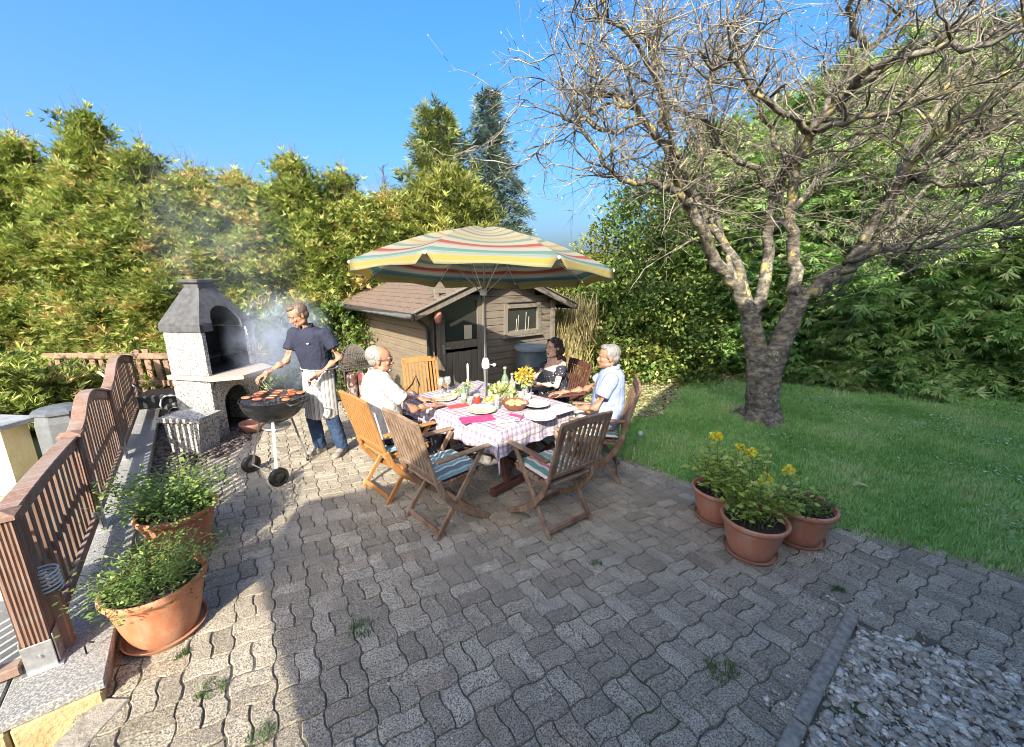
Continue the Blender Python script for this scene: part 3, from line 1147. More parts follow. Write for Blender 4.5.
mb = MB()
mb.box((-D / 2, .03, .375), (D, .06, .75), None, .006)
mb.box((-D / 2, Wd - .03, .375), (D, .06, .75), None, .006)
mb.box((-D + .03, Wd / 2, .375), (.058, Wd - .122, .75))
arch_panel(mb, -.06, -.002, .061, Wd - .061, 0, .748, .16, Wd - .16, 0, .60)
# fold-out side buttress feet
mb.box((-.10, -.012, .05), (.24, .03, .10), None, .005)
mb.build('base', m_agg, bbq)
mb = MB(); mb.box((-D / 2 - .05, Wd / 2, .02), (D - .2, Wd - .16, .03)); mb.box((-D + .065, Wd / 2, .36), (.008, Wd - .14, .68)); mb.build('lower_hearth', m_soot, bbq)
# shelf slab (thick, slightly pointed to the front)
mb = MB()
mb.prism([(-D - .03, -.03), (.10, -.05), (.36, .12), (.36, Wd - .12), (.10, Wd + .05), (-D - .03, Wd + .03)], .752, .80)
mb.build('shelf', M('shelf_concrete', (.42, .36, .30), (.30, .25, .21), 40, .85, .5, .005), bbq, recalc=True)
# firebox: side walls up to hood
mb = MB()
mb.box((-D / 2, .03, 1.065), (D - .002, .06, .525), None, .006)
mb.box((-D / 2, Wd - .03, 1.065), (D - .002, .06, .525), None, .006)
mb.box((-D + .03, Wd / 2, 1.065), (.056, Wd - .124, .525))
mb.build('firebox', m_agg, bbq)
mb = MB(); mb.box((-D + .064, Wd / 2, 1.07), (.008, Wd - .13, .52)); mb.box((-D / 2, .065, 1.07), (D - .08, .006, .52)); mb.box((-D / 2, Wd - .065, 1.07), (D - .08, .006, .52)); mb.box((-D / 2, Wd / 2, .806), (D - .1, Wd - .14, .008))
mb.build('fire_lining', m_soot, bbq)
# hood: skirt + pyramid with arched front + flue
mb = MB()
x0, x1, y0, y1 = -D - .02, .02, -.02, Wd + .02
z0, z1, z2 = 1.332, 1.42, 1.83
fx, fy0, fy1 = (-.40, -.18), .25, Wd - .25
th = .035
# side & back skirt
mb.box(((x0 + x1) / 2, y0 + th / 2, (z0 + z1) / 2), (x1 - x0, th, z1 - z0)); mb.box(((x0 + x1) / 2, y1 - th / 2, (z0 + z1) / 2), (x1 - x0, th, z1 - z0))
mb.box((x0 + th / 2, (y0 + y1) / 2, (z0 + z1) / 2), (th, y1 - y0 - 2 * th - .002, z1 - z0))
B = [(x0, y0), (x1, y0), (x1, y1), (x0, y1)]; T_ = [(fx[0], fy0), (fx[1], fy0), (fx[1], fy1), (fx[0], fy1)]
def slab(p, q, ins=.03):
    cxy = Vector(((x0 + x1) / 2, (y0 + y1) / 2, 0))
    o4 = [Vector((*p[0], z1)), Vector((*p[1], z1)), Vector((*q[1], z2)), Vector((*q[0], z2))]
    n_ = (o4[1] - o4[0]).cross(o4[3] - o4[0]).normalized()
    if n_.dot(o4[0] - Vector((cxy.x, cxy.y, z1))) > 0: n_ = -n_
    i4 = [p_ + n_ * ins for p_ in o4]
    mb.add(o4 + i4, [(0, 1, 2, 3), (7, 6, 5, 4), (0, 4, 5, 1), (1, 5, 6, 2), (2, 6, 7, 3), (3, 7, 4, 0)])
slab((B[0], B[1]), (T_[0], T_[1])); slab((B[2], B[3]), (T_[2], T_[3])); slab((B[3], B[0]), (T_[3], T_[0]))
# front face with arched mouth, sloped
def sl(z): return x1 + (fx[1] - x1) * max(0, (z - z1)) / (z2 - z1)
seg = 16; r_ = .22; cy = (y0 + y1) / 2; zs = 1.38
inner = [(cy - r_, z0)] + [(cy + r_ * math.cos(t), zs + .24 * math.sin(t)) for t in np.linspace(math.pi, 0, seg)] + [(cy + r_, z0)]
ou = []
for (y, z) in inner:
    if z <= z0 + 1e-6: ou.append((y0 if y < cy else y1, z0)); continue
    t = (y - (cy - r_)) / (2 * r_)
    if t < .28: zz = z1 + (z2 - z1) * (t / .28); ou.append((y0 + (fy0 - y0) * (t / .28), zz))
    elif t > .72: q = (1 - t) / .28; ou.append((y1 + (fy1 - y1) * q, z1 + (z2 - z1) * q))
    else: ou.append((fy0 + (fy1 - fy0) * (t - .28) / .44, z2))
n = len(inner); vs_ = []
for dx in (0, -.03):
    vs_ += [(sl(z) + dx, y, z) for y, z in inner] + [(sl(z) + dx, y, z) for y, z in ou]
fs_ = []
for i in range(n - 1):
    fs_ += [(i, i + 1, n + i + 1, n + i), (2 * n + i, 3 * n + i, 3 * n + i + 1, 2 * n + i + 1), (i, 2 * n + i, 2 * n + i + 1, i + 1)]
mb.add(vs_, fs_)
mb.build('hood', m_hood, bbq)
mb = MB()
mb.box(((fx[0] + fx[1]) / 2, cy, 1.86), (.20, .24, .07), None, .006); mb.box(((fx[0] + fx[1]) / 2, cy, 1.915), (.27, .31, .045), None, .01)
mb.build('flue_cap', m_hood, bbq)
mb = MB()
for k in range(9): mb.tube([(-.42 + k * .045, .08, 1.0), (-.42 + k * .045, Wd - .08, 1.0)], .004, 6)
mb.tube([(-.44, .075, 1.0), (-.02, .075, 1.0)], .005, 6); mb.tube([(-.44, Wd - .075, 1.0), (-.02, Wd - .075, 1.0)], .005, 6)
m_steel = M('steel', (.55, .55, .55), (.4, .4, .4), 40, .35, .1, metal=.9)
mb.build('grate', m_steel, bbq, smooth=True)
mb = MB(); mb.bar((.0, Wd + .04, .80), (-.01, Wd + .04, 1.32), .03, .03, .004); mb.build('upright', m_gal, bbq)

# concrete stool next to it
st = empty('concrete_stool', (-3.70, 4.36, 0), R(-6), 'speckled concrete side block with splayed legs in front of the masonry barbecue', 'stool')
mb = MB()
def tp(x, y, z): return (x, y, z)
top = [(-.25, -.17), (.25, -.14), (.24, .17), (-.22, .18)]
mb.prism(top, .375, .43)
mb.build('top', m_agg, st, recalc=True)
for s_ in (-1, 1):
    mb = MB()
    xo, xi = .22, .155
    bo, bi = .175, .11
    vs_ = []
    for (x_t, x_b) in ((xo, bo), (xi, bi)):
        for y_ in (-.13, .14):
            vs_ += [(s_ * x_t, y_, .374), (s_ * x_b, y_, 0)]
    mb.add(vs_, [(0, 1, 3, 2), (4, 6, 7, 5), (0, 4, 5, 1), (2, 3, 7, 6), (0, 2, 6, 4), (1, 5, 7, 3)])
    mb.build('leg', m_agg, st, recalc=True)
mb = MB()
mb.add([(-.152, -.11, .374), (.152, -.11, .374), (.108, -.11, .01), (-.108, -.11, .01), (-.152, -.07, .374), (.152, -.07, .374), (.108, -.07, .01), (-.108, -.07, .01)],
       [(0, 1, 2, 3), (7, 6, 5, 4), (0, 4, 5, 1), (1, 5, 6, 2), (2, 6, 7, 3), (3, 7, 4, 0)])
mb.build('front_panel', m_agg, st, recalc=True)

# terracotta bowl in the barbecue foot
m_terra0 = M('old_terracotta', (.22, .10, .07), (.30, .16, .12), 12, .8, .4)
mb = MB(); mb.lathe([(.07, 0), (.12, .03), (.15, .10), (.155, .13), (.14, .13), (.10, .04), (.0, .03)], n=28)
o = mb.build('terracotta_bowl', m_terra0, smooth=True); o.location = (-3.38, 4.92, .0)
tag(o, 'dull terracotta bowl at the foot of the masonry barbecue arch', 'bowl')

# dark garden cart with hose behind the bed
m_dk = M('dark_metal', (.03, .03, .032), (.05, .05, .05), 20, .5, .2, metal=.3)
gc = empty('garden_cart', (-4.75, 5.35, 0), R(25), 'dark garden cart with white wheel rim standing behind the bed', 'cart')
mb = MB(); mb.box((0, 0, .34), (.62, .42, .18), None, .02); mb.build('tray', m_dk, gc)
for s_ in (-1, 1):
    mb = MB(); mb.tube([(-.3, s_ * .17, .3), (-.5, s_ * .17, .62), (-.62, s_ * .17, .8)], .014, 8); mb.build('handle', m_cable, gc, smooth=True)
mb = MB()
RmY = Matrix.Rotation(math.pi / 2, 3, 'X')
for s_ in (-1, 1):
    mb = MB(); mb.lathe([(.10, -.02), (.15, -.02), (.165, 0), (.15, .02), (.10, .02)], (.1, s_ * .26, .165), 24, False, False, 0, RmY); wz = mb.build('wheel', m_dk, gc, smooth=True, recalc=True)
    mb = MB(); mb.lathe([(.085, -.012), (.10, -.012), (.10, .012), (.085, .012), (.085, -.012)], (.1, s_ * .26, .165), 24, False, False, 0, RmY); mb.build('rim', m_cable, wz, smooth=True, recalc=True)
mb = MB()
pts = [Vector((.13 * math.cos(a), .02 * math.sin(a * 3), .13 * math.sin(a))) for a in np.linspace(0, 2 * math.pi * 2.8, 60)]
mb.tube(pts, .011, 8); mb.tube([(.13, 0, 0), (.2, .02, .1), (.16, 0, .3)], .011, 8)
o = mb.build('garden_hose', m_cable, smooth=True); o.location = (-4.58, 5.15, .30); o.rotation_euler = (.1, .05, .3)
tag(o, 'coiled pale hose leaning by the dark garden cart', 'hose')
st_rack = empty('stake_bundle', (-4.35, 5.62, 0), 0, 'bundle of dark stakes and rods upright between fence end and barbecue', 'stakes')
for k in range(9):
    mb = MB(); x = rnd.uniform(-.35, .35)
    mb.tube([(x, rnd.uniform(-.1, .1), 0), (x + rnd.uniform(-.08, .08), .1, rnd.uniform(.7, 1.15))], rnd.uniform(.008, .02), 6)
    mb.build('stake', rnd.choice([m_dk, m_fw, m_fw, m_gal]), st_rack)
# ------------------------------------------------------------------ garden shed
m_plank = woodmat('shed_plank', (.10, .082, .064), (.20, .165, .13), .8, .85, 0, (.165, .14, .115))
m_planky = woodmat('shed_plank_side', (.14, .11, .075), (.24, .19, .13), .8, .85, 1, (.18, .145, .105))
m_trim = woodmat('shed_trim', (.12, .105, .085), (.21, .185, .15), .8, .8, 2)
m_dkw = woodmat('dark_timber', (.03, .024, .02), (.06, .05, .04), 1, .8, 1)
m_roof, nt, b, out = newmat('roof_shingle')
b.inputs['Roughness'].default_value = .9
cg = coords(nt)
c = ramp(nt, noise_n(nt, cg, 28, 6, .7), [(.36, (.075, .064, .05)), (.48, (.14, .115, .088)), (.56, (.19, .10, .062)), (.68, (.25, .19, .13))])
nt.links.new(c, b.inputs['Base Color'])
bump(nt, b, noise_n(nt, cg, 60, 4), .9, .015)
m_glass, nt, b, out = newmat('dark_window_glass')
b.inputs['Base Color'].default_value = (.03, .032, .03, 1); b.inputs['Roughness'].default_value = .08; b.inputs['Specular IOR Level'].default_value = .6
SW, SL, EV, RG = 2.3, 2.7, 1.60, 2.02
shed = empty('garden_shed', (-1.1, 5.4, 0), math.atan2(.643, .766), 'weathered brown timber garden shed with glazed door behind the parasol', 'shed')


def gable(x): return EV + (RG - EV) * (1 - abs(x - SW / 2) / (SW / 2))


DOORX = (.13, .84)
WINX = (1.30, 2.0); WINZ = (1.09, 1.52)
mb = MB()
z = .06; ph = .108
while z < RG:
    # plank pieces along the front, broken by door and window
    segs = [(.0, SW)]
    zc = z + ph / 2
    def cut(segs, a, b_):
        o = []
        for s0, s1 in segs:
            if b_ <= s0 or a >= s1: o.append((s0, s1)); continue
            if a > s0: o.append((s0, a))
            if b_ < s1: o.append((b_, s1))
        return o
    if zc < 1.76: segs = cut(segs, *DOORX)
    if WINZ[0] < zc < WINZ[1]: segs = cut(segs, *WINX)
    if zc > EV:
        x_l = (zc - EV) / (RG - EV) * SW / 2
        segs = cut(cut(segs, -1, x_l), SW - x_l, SW + 1)
    for s0, s1 in segs:
        if s1 - s0 > .03:
            mb.box(((s0 + s1) / 2, .014 + rnd.uniform(-.001, .001), zc), (s1 - s0, .026, ph - .004), Euler((-.06, 0, 0)).to_matrix(), .005)
    z += ph
for s0, s1, z0_, z1_ in ((0.02, DOORX[0], .05, EV), (DOORX[1], SW - .02, .05, EV), (.05, SW - .05, EV + .16, EV + .30)):
    mb.box(((s0 + s1) / 2, .038, (z0_ + z1_) / 2), (s1 - s0, .014, z1_ - z0_))
mb.box((DOORX[0] + .3, .036, 1.82), (.9, .012, .1))
mb.build('front_wall', m_plank, shed)
for nm, x in (('side_wall', .0), ('side_wall', SW)):
    mb = MB(); z = .06
    while z + ph < EV + .05:
        mb.box((x, SL / 2, z + ph / 2), (.026, SL - .03, ph - .004), Euler((0, .06 if x == 0 else -.06, 0)).to_matrix(), .005); z += ph
    mb.build(nm, m_planky if x == 0 else m_plank, shed)
mb = MB()
mb.prism([(.03, .02), (SW - .03, .02), (SW - .03, EV), (SW / 2, RG - .02), (.03, EV)], 0, .02, lambda p: Vector((p.x, SL - p.z, p.y)))
mb.build('back_wall', m_plank, shed, recalc=True)
mb = MB(); mb.box((SW / 2, SL / 2, .02), (SW + .02, SL, .08)); mb.build('floor', m_dkw, shed)
for x, y in ((-.02, -.02), (SW + .02, -.02), (-.02, SL), (SW + .02, SL)):
    mb = MB(); mb.box((x, y, EV / 2), (.07, .07, EV)); mb.build('corner_post', m_trim, shed)
# roof slopes
ov_s, ov_f = .36, .22
for s_ in (-1, 1):
    xr = SW / 2
    slope = (RG - EV) / (SW / 2)
    xe = -ov_s if s_ < 0 else SW + ov_s
    ze = EV - slope * ov_s + .03
    a = Vector((xe, 0, ze)); b_ = Vector((xr, 0, RG + .05))
    n_ = Vector((-(b_.z - a.z), 0, b_.x - a.x)).normalized()
    if n_.z < 0: n_ = -n_
    mb = MB()
    # shingle courses
    nc = 11
    for k in range(nc):
        p = a.lerp(b_, k / nc); q = a.lerp(b_, (k + 1.06) / nc)
        lift = n_ * .012
        t_ = n_ * .012
        y0_, y1_ = -ov_f, SL + .15
        vs_ = [p + t_ + lift, q + t_, p + lift * .0, q - lift]
        mb.add([Vector((vv.x, y0_, vv.z)) for vv in vs_] + [Vector((vv.x, y1_, vv.z)) for vv in vs_],
               [(0, 1, 3, 2), (4, 6, 7, 5), (0, 4, 5, 1), (2, 3, 7, 6), (0, 2, 6, 4), (1, 5, 7, 3)])
    mb.build('roof', m_roof, shed, recalc=True)
    mb = MB()
    mb.bar(Vector((a.x, -ov_f - .012, a.z - .02)), Vector((b_.x, -ov_f - .012, b_.z - .02)), .024, .11, .004, (0, 0, 1))
    mb.bar(Vector((a.x, -ov_f - .03, a.z + .035)), Vector((b_.x, -ov_f - .03, b_.z + .035)), .05, .02, .003)
    mb.build('bargeboard', m_trim, shed)
    mb = MB(); mb.box((xe + s_ * .012, (SL - ov_f) / 2, ze - .02), (.022, SL + ov_f + .1, .09), None, .003)
    mb.build('fascia', m_dkw, shed)
    mb = MB()
    pts = [Vector((xe + s_ * .05, -ov_f, ze - .02)), Vector((xe + s_ * .05, SL + .1, ze - .035))]
    mb.tube(pts, .038, 10); mb.build('gutter', M('zinc_gutter', (.17, .18, .17), (.12, .13, .12), 14, .5, .2, metal=.3), shed, smooth=True)
# soffit
mb = MB(); mb.box((-.18, SL / 2, EV - .075), (.30, SL, .015)); mb.build('soffit', m_dkw, shed)
# door
dr = MB()
dx0, dx1 = DOORX
for k in range(5):
    w_ = (dx1 - dx0 - .16) / 5
    dr.box((dx0 + .08 + w_ * (k + .5), .005, .50), (w_ - .006, .02, .84), None, .004)
dob = dr.build('door', m_trim, shed)
mb = MB()
for x in (dx0 + .04, dx1 - .04): mb.box((x, -.008, .91), (.08, .03, 1.62), None, .004)
for zz, hh in ((1.68, .08), (1.02, .11), (.14, .1)): mb.box(((dx0 + dx1) / 2, -.006, zz), (dx1 - dx0 - .162, .028, hh), None, .004)
mb.build('door_frame', m_trim, dob)
mb = MB(); mb.box(((dx0 + dx1) / 2, .008, 1.36), (dx1 - dx0 - .165, .006, .56)); mb.build('pane', m_glass, dob)
mb = MB(); mb.box((.60, -.004, 1.19), (.13, .006, .20)); mb.build('notice', M('cream_paper', (.55, .50, .36), (.5, .45, .33), 10, .7, 0), dob)
mb = MB(); mb.box((dx0 + .045, -.027, .98), (.03, .008, .13), None, .002); mb.tube([(dx0 + .045, -.03, 1.0), (dx0 + .045, -.065, 1.0), (dx0 + .13, -.07, 1.0)], .008, 8)
mb.build('handle', m_gal, dob, smooth=False)
mb = MB()
for x in (dx0 - .03, dx1 + .03): mb.box((x, -.012, .88), (.06, .045, 1.74), None, .004)
mb.box(((dx0 + dx1) / 2, -.012, 1.78), (dx1 - dx0 + .12, .045, .06), None, .004)
mb.build('door_surround', m_trim, shed)
# window
mb = MB()
wx0, wx1 = WINX; wz0, wz1 = WINZ
mb.box(((wx0 + wx1) / 2, .012, (wz0 + wz1) / 2), (wx1 - wx0, .006, wz1 - wz0)); wp = None
fr = MB()
for x in (wx0, wx1): fr.box((x, -.012, (wz0 + wz1) / 2), (.065, .05, wz1 - wz0 + .10), None, .004)
for zz in (wz0, wz1): fr.box(((wx0 + wx1) / 2, -.012, zz), (wx1 - wx0 - .066, .05, .06), None, .004)
wf = fr.build('window', m_trim, shed)
mb.build('pane', m_glass, wf)
mb = MB(); mb.box(((wx0 + wx1) / 2, -.04, wz0 - .045), (wx1 - wx0 + .14, .07, .025), None, .004); mb.build('sill', m_trim, wf)
mb = MB()
for x_, h_ in ((1.52, .2), (1.56, .26), (1.72, .3), (1.78, .22)): mb.tube([(x_, .004, wz0 + .03), (x_ + .02, .004, wz0 + .03 + h_)], .006, 6)
mb.build('tool_handles', M('pale_stick', (.45, .40, .30), None, 20, .6, 0), wf)
# drain pipe at the corner
mb = MB(); mb.tube([(-.30, -.20, EV - .15), (-.12, -.12, EV - .28), (-.085, -.085, EV - .36), (-.085, -.085, .05)], .027, 10)
mb.build('drainpipe', M('black_pipe', (.02, .02, .022), None, 20, .4, 0), shed, smooth=True)
# hanging clay ornament
mb = MB(); mb.lathe([(.0, -.14), (.04, -.12), (.055, -.05), (.05, 0), (.03, .05), (.012, .08), (.004, .20)], n=16, cap0=False)
o = mb.build('hanging_ornament', M('red_clay', (.40, .16, .11), (.5, .25, .18), 30, .7, .3), smooth=True)
o.location = Vector((-1.1, 5.4, 1.50)) + Vector((.766, .643, 0)) * .03 + Vector((.643, -.766, 0)) * .16
tag(o, 'red clay ornament hanging under the shed eave beside the door', 'ornament')

# rain barrel
m_barrel = M('barrel_plastic', (.055, .075, .09), (.085, .11, .13), 12, .45, .2)
br = empty('rain_barrel', (.30, 6.15, 0), 0, 'dark blue-grey rain barrel with rim lid in front of the shed window', 'barrel')
mb = MB(); mb.lathe([(.21, 0), (.235, .1), (.245, .28), (.255, .30), (.245, .32), (.25, .62), (.26, .64), (.25, .66), (.24, .88)], n=32); mb.build('body', m_barrel, br, smooth=True, angle=30)
mb = MB(); mb.lathe([(.262, .87), (.268, .90), (.262, .93), (.23, .94), (.22, .925), (.02, .935)], n=32, cap1=True); mb.build('lid', M('barrel_lid', (.20, .25, .28), (.15, .19, .22), 14, .4, .1), br, smooth=True, angle=30)

# rack with patterned cushions by the side wall
m_wick = M('wicker', (.10, .085, .07), (.17, .15, .125), 60, .8, .6)
m_flor, nt, b, out = newmat('floral_cloth')
b.inputs['Roughness'].default_value = .85
vo = nt.nodes.new('ShaderNodeTexVoronoi'); vo.inputs['Scale'].default_value = 16; nt.links.new(coords(nt), vo.inputs['Vector'])
sp_ = nt.nodes.new('ShaderNodeSeparateColor'); nt.links.new(vo.outputs['Color'], sp_.inputs[0])
nt.links.new(ramp(nt, sp_.outputs[0], [(0, (.62, .50, .44)), (.35, (.62, .50, .44)), (.36, (.45, .12, .12)), (.7, (.55, .25, .22)), (.71, (.16, .14, .10))], 'CONSTANT'), b.inputs['Base Color'])
rk = empty('cushion_rack', (-2.38, 5.93, 0), R(38), 'weathered wicker rack holding red floral cushions beside the shed wall', 'rack')
mb = MB()
for x in (-.2, .2):
    for y in (-.13, .13): mb.tube([(x, y, 0), (x, y, .62)], .016, 6)
for zz in (.04, .62): mb.tube([(-.2, -.13, zz), (.2, -.13, zz), (.2, .13, zz), (-.2, .13, zz), (-.2, -.13, zz)], .014, 6)
mb.build('frame', m_wick, rk)
mb = MB()
for k in range(14):
    a_ = -.2 + .4 * k / 13
    hh = .84 + .06 * math.cos(a_ * 7)
    mb.tube([(a_, -.13, .62), (a_ * .9, -.12, .78), (a_ * .55, -.03, hh + .08), (a_ * .55, .05, hh + .08), (a_ * .9, .12, .78), (a_, .13, .62)], .009, 5)
for zz, q in ((.66, 1), (.70, .99), (.75, .95), (.80, .85), (.86, .7)):
    mb.tube([(-.2 * q, -.13 * q, zz), (.2 * q, -.13 * q, zz), (.2 * q, .13 * q, zz), (-.2 * q, .13 * q, zz), (-.2 * q, -.13 * q, zz)], .009, 5)
mb.build('wicker_hood', m_wick, rk)
for k in range(2):
    mb = MB(); mb.box((-.07 + k * .14, 0, .30), (.115, .20, .50), None, .04)
    o = mb.build('cushion', m_flor); o.location = rk.location + Vector((0, 0, .01)); o.rotation_euler = rk.rotation_euler
    tag(o, ['red and cream floral cushion upright in the wicker rack, on its left side', 'red and cream floral cushion upright in the wicker rack, on its right side'][k], 'cushion', 'cushions in the rack')

# ------------------------------------------------------------------ the house behind the camera (casts the shade over the patio)
m_house = M('house_render', (.80, .78, .73), (.74, .72, .67), 3, .9, .3)
m_htile = M('house_roof_tile', (.22, .09, .06), (.15, .07, .05), 6, .85, .4)
te, az = math.tan(SUN_EL), SUN_AZ


def back(x, y, z=0, Yp=-1.5):
    """carry a shadow-edge point back along the sun to the plane y=Yp"""
    t = (y - Yp) / math.cos(az)
    return (x - t * math.sin(az), z + t * te)


hp = [back(-.80, 1.29), back(-1.74, 2.43), back(-1.86, 3.08), back(-1.07, 3.44), back(1.05, 4.30)]
hq = [back(3.4, 7.7), back(6.0, 9.2), back(9.5, 10.7), back(13, 11.4)]
house = empty('house', (0, -1.5, 0), 0, 'rendered house with steep tiled roof behind the viewer shading the patio', 'house')
mb = MB()
x_p = hp[0][0]
z_p = hp[3][1] + (hp[4][1] - hp[3][1]) * (x_p - hp[3][0]) / (hp[4][0] - hp[3][0])
poly = [(x_p, 0), (x_p, z_p), hp[4]] + hq + [(hq[-1][0] + 1, 0)]
mb.prism([(x, z) for x, z in poly], 0, 7.0, lambda p: Vector((p.x, -p.z, p.y)))
mb.build('wall', m_house, house, recalc=True)
mb = MB()
mb.prism([hp[0], hp[1], hp[2], hp[3], (x_p, z_p)], 0.0, .10, lambda p: Vector((p.x, -p.z, p.y)))  # unseen panel added to the house, outline shaped to cast the sunny patch's edge
mb.build('shade_panel', m_house, house, recalc=True)
mb = MB()
rl = [hp[2], hp[3], hp[4]] + hq
for i in range(len(rl) - 1):
    p, q = Vector((rl[i][0], 0, rl[i][1])), Vector((rl[i + 1][0], 0, rl[i + 1][1]))
    n_ = Vector((-(q.z - p.z), 0, q.x - p.x)).normalized()
    p += n_ * .03; q += n_ * .03
    vs_ = [p - n_ * .028, q - n_ * .028, q + n_ * .03, p + n_ * .03]
    mb.add([Vector((a.x, .05, a.z)) for a in vs_] + [Vector((a.x, -7.2 if i > 1 else -.16, a.z)) for a in vs_], [(0, 1, 2, 3), (7, 6, 5, 4), (0, 4, 5, 1), (1, 5, 6, 2), (2, 6, 7, 3), (3, 7, 4, 0)])
mb.build('roof', m_htile, house, recalc=True)
for x, z in ((1.5, 1.6), (4.6, 1.6), (4.6, 4.2)):
    mb = MB()
    for dx in (-.55, .55): mb.box((x + dx, .03, z), (.08, .06, 1.3), None, .005)
    for dz in (-.65, .65): mb.box((x, .03, z + dz), (1.18, .06, .08), None, .005)
    wf = mb.build('window', M('white_frame', (.75, .75, .73), None, 5, .4, 0), house)
    mb = MB(); mb.box((x, .015, z), (1.02, .02, 1.22)); mb.build('pane', m_glass, wf)
# ------------------------------------------------------------------ parasol
TC = Vector((-.26, 3.86, 0))
TA = math.atan2(.69, -.72)      # long axis angle (left-back)
m_white = M('white_enamel', (.72, .72, .70), (.6, .6, .58), 20, .35, .05)
STR = [(0, (.86, .80, .66)), (.10, (.74, .76, .62)), (.15, (.88, .82, .66)), (.20, (.30, .50, .44)), (.225, (.88, .84, .66)), (.29, (.78, .56, .30)), (.315, (.86, .80, .60)),
       (.37, (.34, .54, .48)), (.40, (.88, .84, .68)), (.46, (.82, .66, .34)), (.49, (.86, .82, .62)), (.54, (.40, .60, .50)), (.58, (.88, .86, .72)), (.635, (.72, .20, .16)),
       (.675, (.82, .60, .50)), (.695, (.84, .86, .78)), (.745, (.28, .56, .54)), (.79, (.68, .80, .74)), (.84, (.90, .74, .22)), (.93, (.86, .84, .50))]
m_can, nt, b, out = newmat('striped_canvas')
c = ramp(nt, attr(nt, 's'), STR, 'CONSTANT')
c = mixc(nt, 1.0, c, (.50, .485, .45), 'MULTIPLY')
c = mixc(nt, ramp(nt, noise_n(nt, coords(nt), 2.5, 4), [(.4, (0, 0, 0)), (.8, (.2, .2, .2))]), c, (.4, .36, .28))
b.inputs['Roughness'].default_value = .85
nt.links.new(c, b.inputs['Base Color'])
bump(nt, b, noise_n(nt, coords(nt), 300, 2), .15, .001)
tr = nt.nodes.new('ShaderNodeBsdfTranslucent'); nt.links.new(c, tr.inputs[0])
mx = nt.nodes.new('ShaderNodeMixShader'); mx.inputs[0].default_value = .55
nt.links.new(b.outputs[0], mx.inputs[1]); nt.links.new(tr.outputs[0], mx.inputs[2]); nt.links.new(mx.outputs[0], out.inputs[0])

par = empty('parasol', (TC.x, TC.y, 0), 0, 'large striped cream teal red and yellow parasol standing through the garden table', 'parasol')
mb = MB(); mb.tube([(0, 0, .02), (.0, 0, 1.12)], .024, 14); mb.build('lower_pole', m_white, par, smooth=True, angle=40)
mb = MB(); mb.tube([(0, 0, 1.12), (.0, 0, 2.24)], .017, 14); mb.build('pole', m_white, par, smooth=True, angle=40)
mb = MB(); mb.lathe([(.026, 1.08), (.038, 1.09), (.040, 1.13), (.030, 1.17), (.02, 1.19)], n=18); mb.tube([(.0, 0, 1.12), (.075, -.01, 1.12)], .008, 8); mb.ell((.085, -.011, 1.12), .018)
mb.build('clamp_collar', m_white, par, smooth=True, angle=40)
mb = MB(); mb.lathe([(.25, .0), (.25, .05), (.2, .07), (.05, .08), (.04, .2), (.0, .2)], n=32); mb.build('base', m_conc, par, smooth=True, angle=30)
head = Matrix.Translation((0, 0, 2.24)) @ Matrix.Rotation(R(-5.5), 4, 'X') @ Matrix.Rotation(R(1.0), 4, 'Y')
RR, HH = 1.17, .385                # corner radius, dome height


def canp(ang, t):
    """t 0 apex..1 rim ; ang; flat gores between ribs"""
    k = ang / (math.pi / 4)
    base_a = math.floor(k + .5 - .5) * math.pi / 4
    loc = ang - base_a - math.pi / 8
    # straight chord between two ribs
    rad = RR * t * math.cos(math.pi / 8) / math.cos(loc)
    u_ = loc / (math.pi / 8)
    sag = (1 - u_ * u_)
    z = HH * (1 - t ** 1.55) - .045 * sag * math.sin(math.pi * min(t, 1)) - .0 * sag
    rad *= 1 - .035 * sag * t ** 3
    return Vector((rad * math.cos(ang), rad * math.sin(ang), z))


NA, NR = 8 * 10, 16
vs_, fs_, sv = [], [], []
off_a = math.pi / 8 + R(7.5)
for i in range(NR + 1):
    t = max(i / NR, .02)
    for k in range(NA):
        a = 2 * math.pi * k / NA
        p = canp(a + 1e-6, t); p = Matrix.Rotation(off_a, 3, 'Z') @ p
        vs_.append(head @ (p + Vector((0, 0, -.23)))); sv.append(t * .80)
for i in range(NR):
    for k in range(NA):
        a = i * NA + k; b2 = i * NA + (k + 1) % NA
        fs_.append((a, b2, b2 + NA, a + NA))
mb = MB(); mb.add(vs_, fs_)
can = mb.build('canopy', m_can, par, smooth=True, angle=14)
at_ = can.data.attributes.new('s', 'FLOAT', 'POINT'); at_.data.foreach_set('value', sv)
sol = can.modifiers.new('t', 'SOLIDIFY'); sol.thickness = .0025
# valance flaps, one per gore, cut back at the ribs
vs_, fs_, sv = [], [], []
for g_ in range(8):
    a0 = g_ * math.pi / 4; n = 12
    o0 = len(vs_)
    for j in range(4):
        f = j / 3
        for i in range(n + 1):
            u_ = i / n
            cutb = .07 * f
            uu = cutb + (1 - 2 * cutb) * u_
            ang = a0 + uu * math.pi / 4 * .9999 + 5e-6
            p = canp(ang, 1.0)
            p = Vector((p.x * (1 + .035 * f), p.y * (1 + .035 * f), p.z - .075 * f * (1 - .12 * math.cos((u_ - .5) * 2 * math.pi))))
            p = Matrix.Rotation(off_a, 3, 'Z') @ p
            vs_.append(head @ (p + Vector((0, 0, -.23)))); sv.append(.80 + .19 * f)
    for j in range(3):
        for i in range(n):
            a = o0 + j * (n + 1) + i
            fs_.append((a, a + 1, a + n + 2, a + n + 1))
mb = MB(); mb.add(vs_, fs_)
val = mb.build('valance', m_can, can, smooth=True)
at_ = val.data.attributes.new('s', 'FLOAT', 'POINT'); at_.data.foreach_set('value', sv)
sol = val.modifiers.new('t', 'SOLIDIFY'); sol.thickness = .002
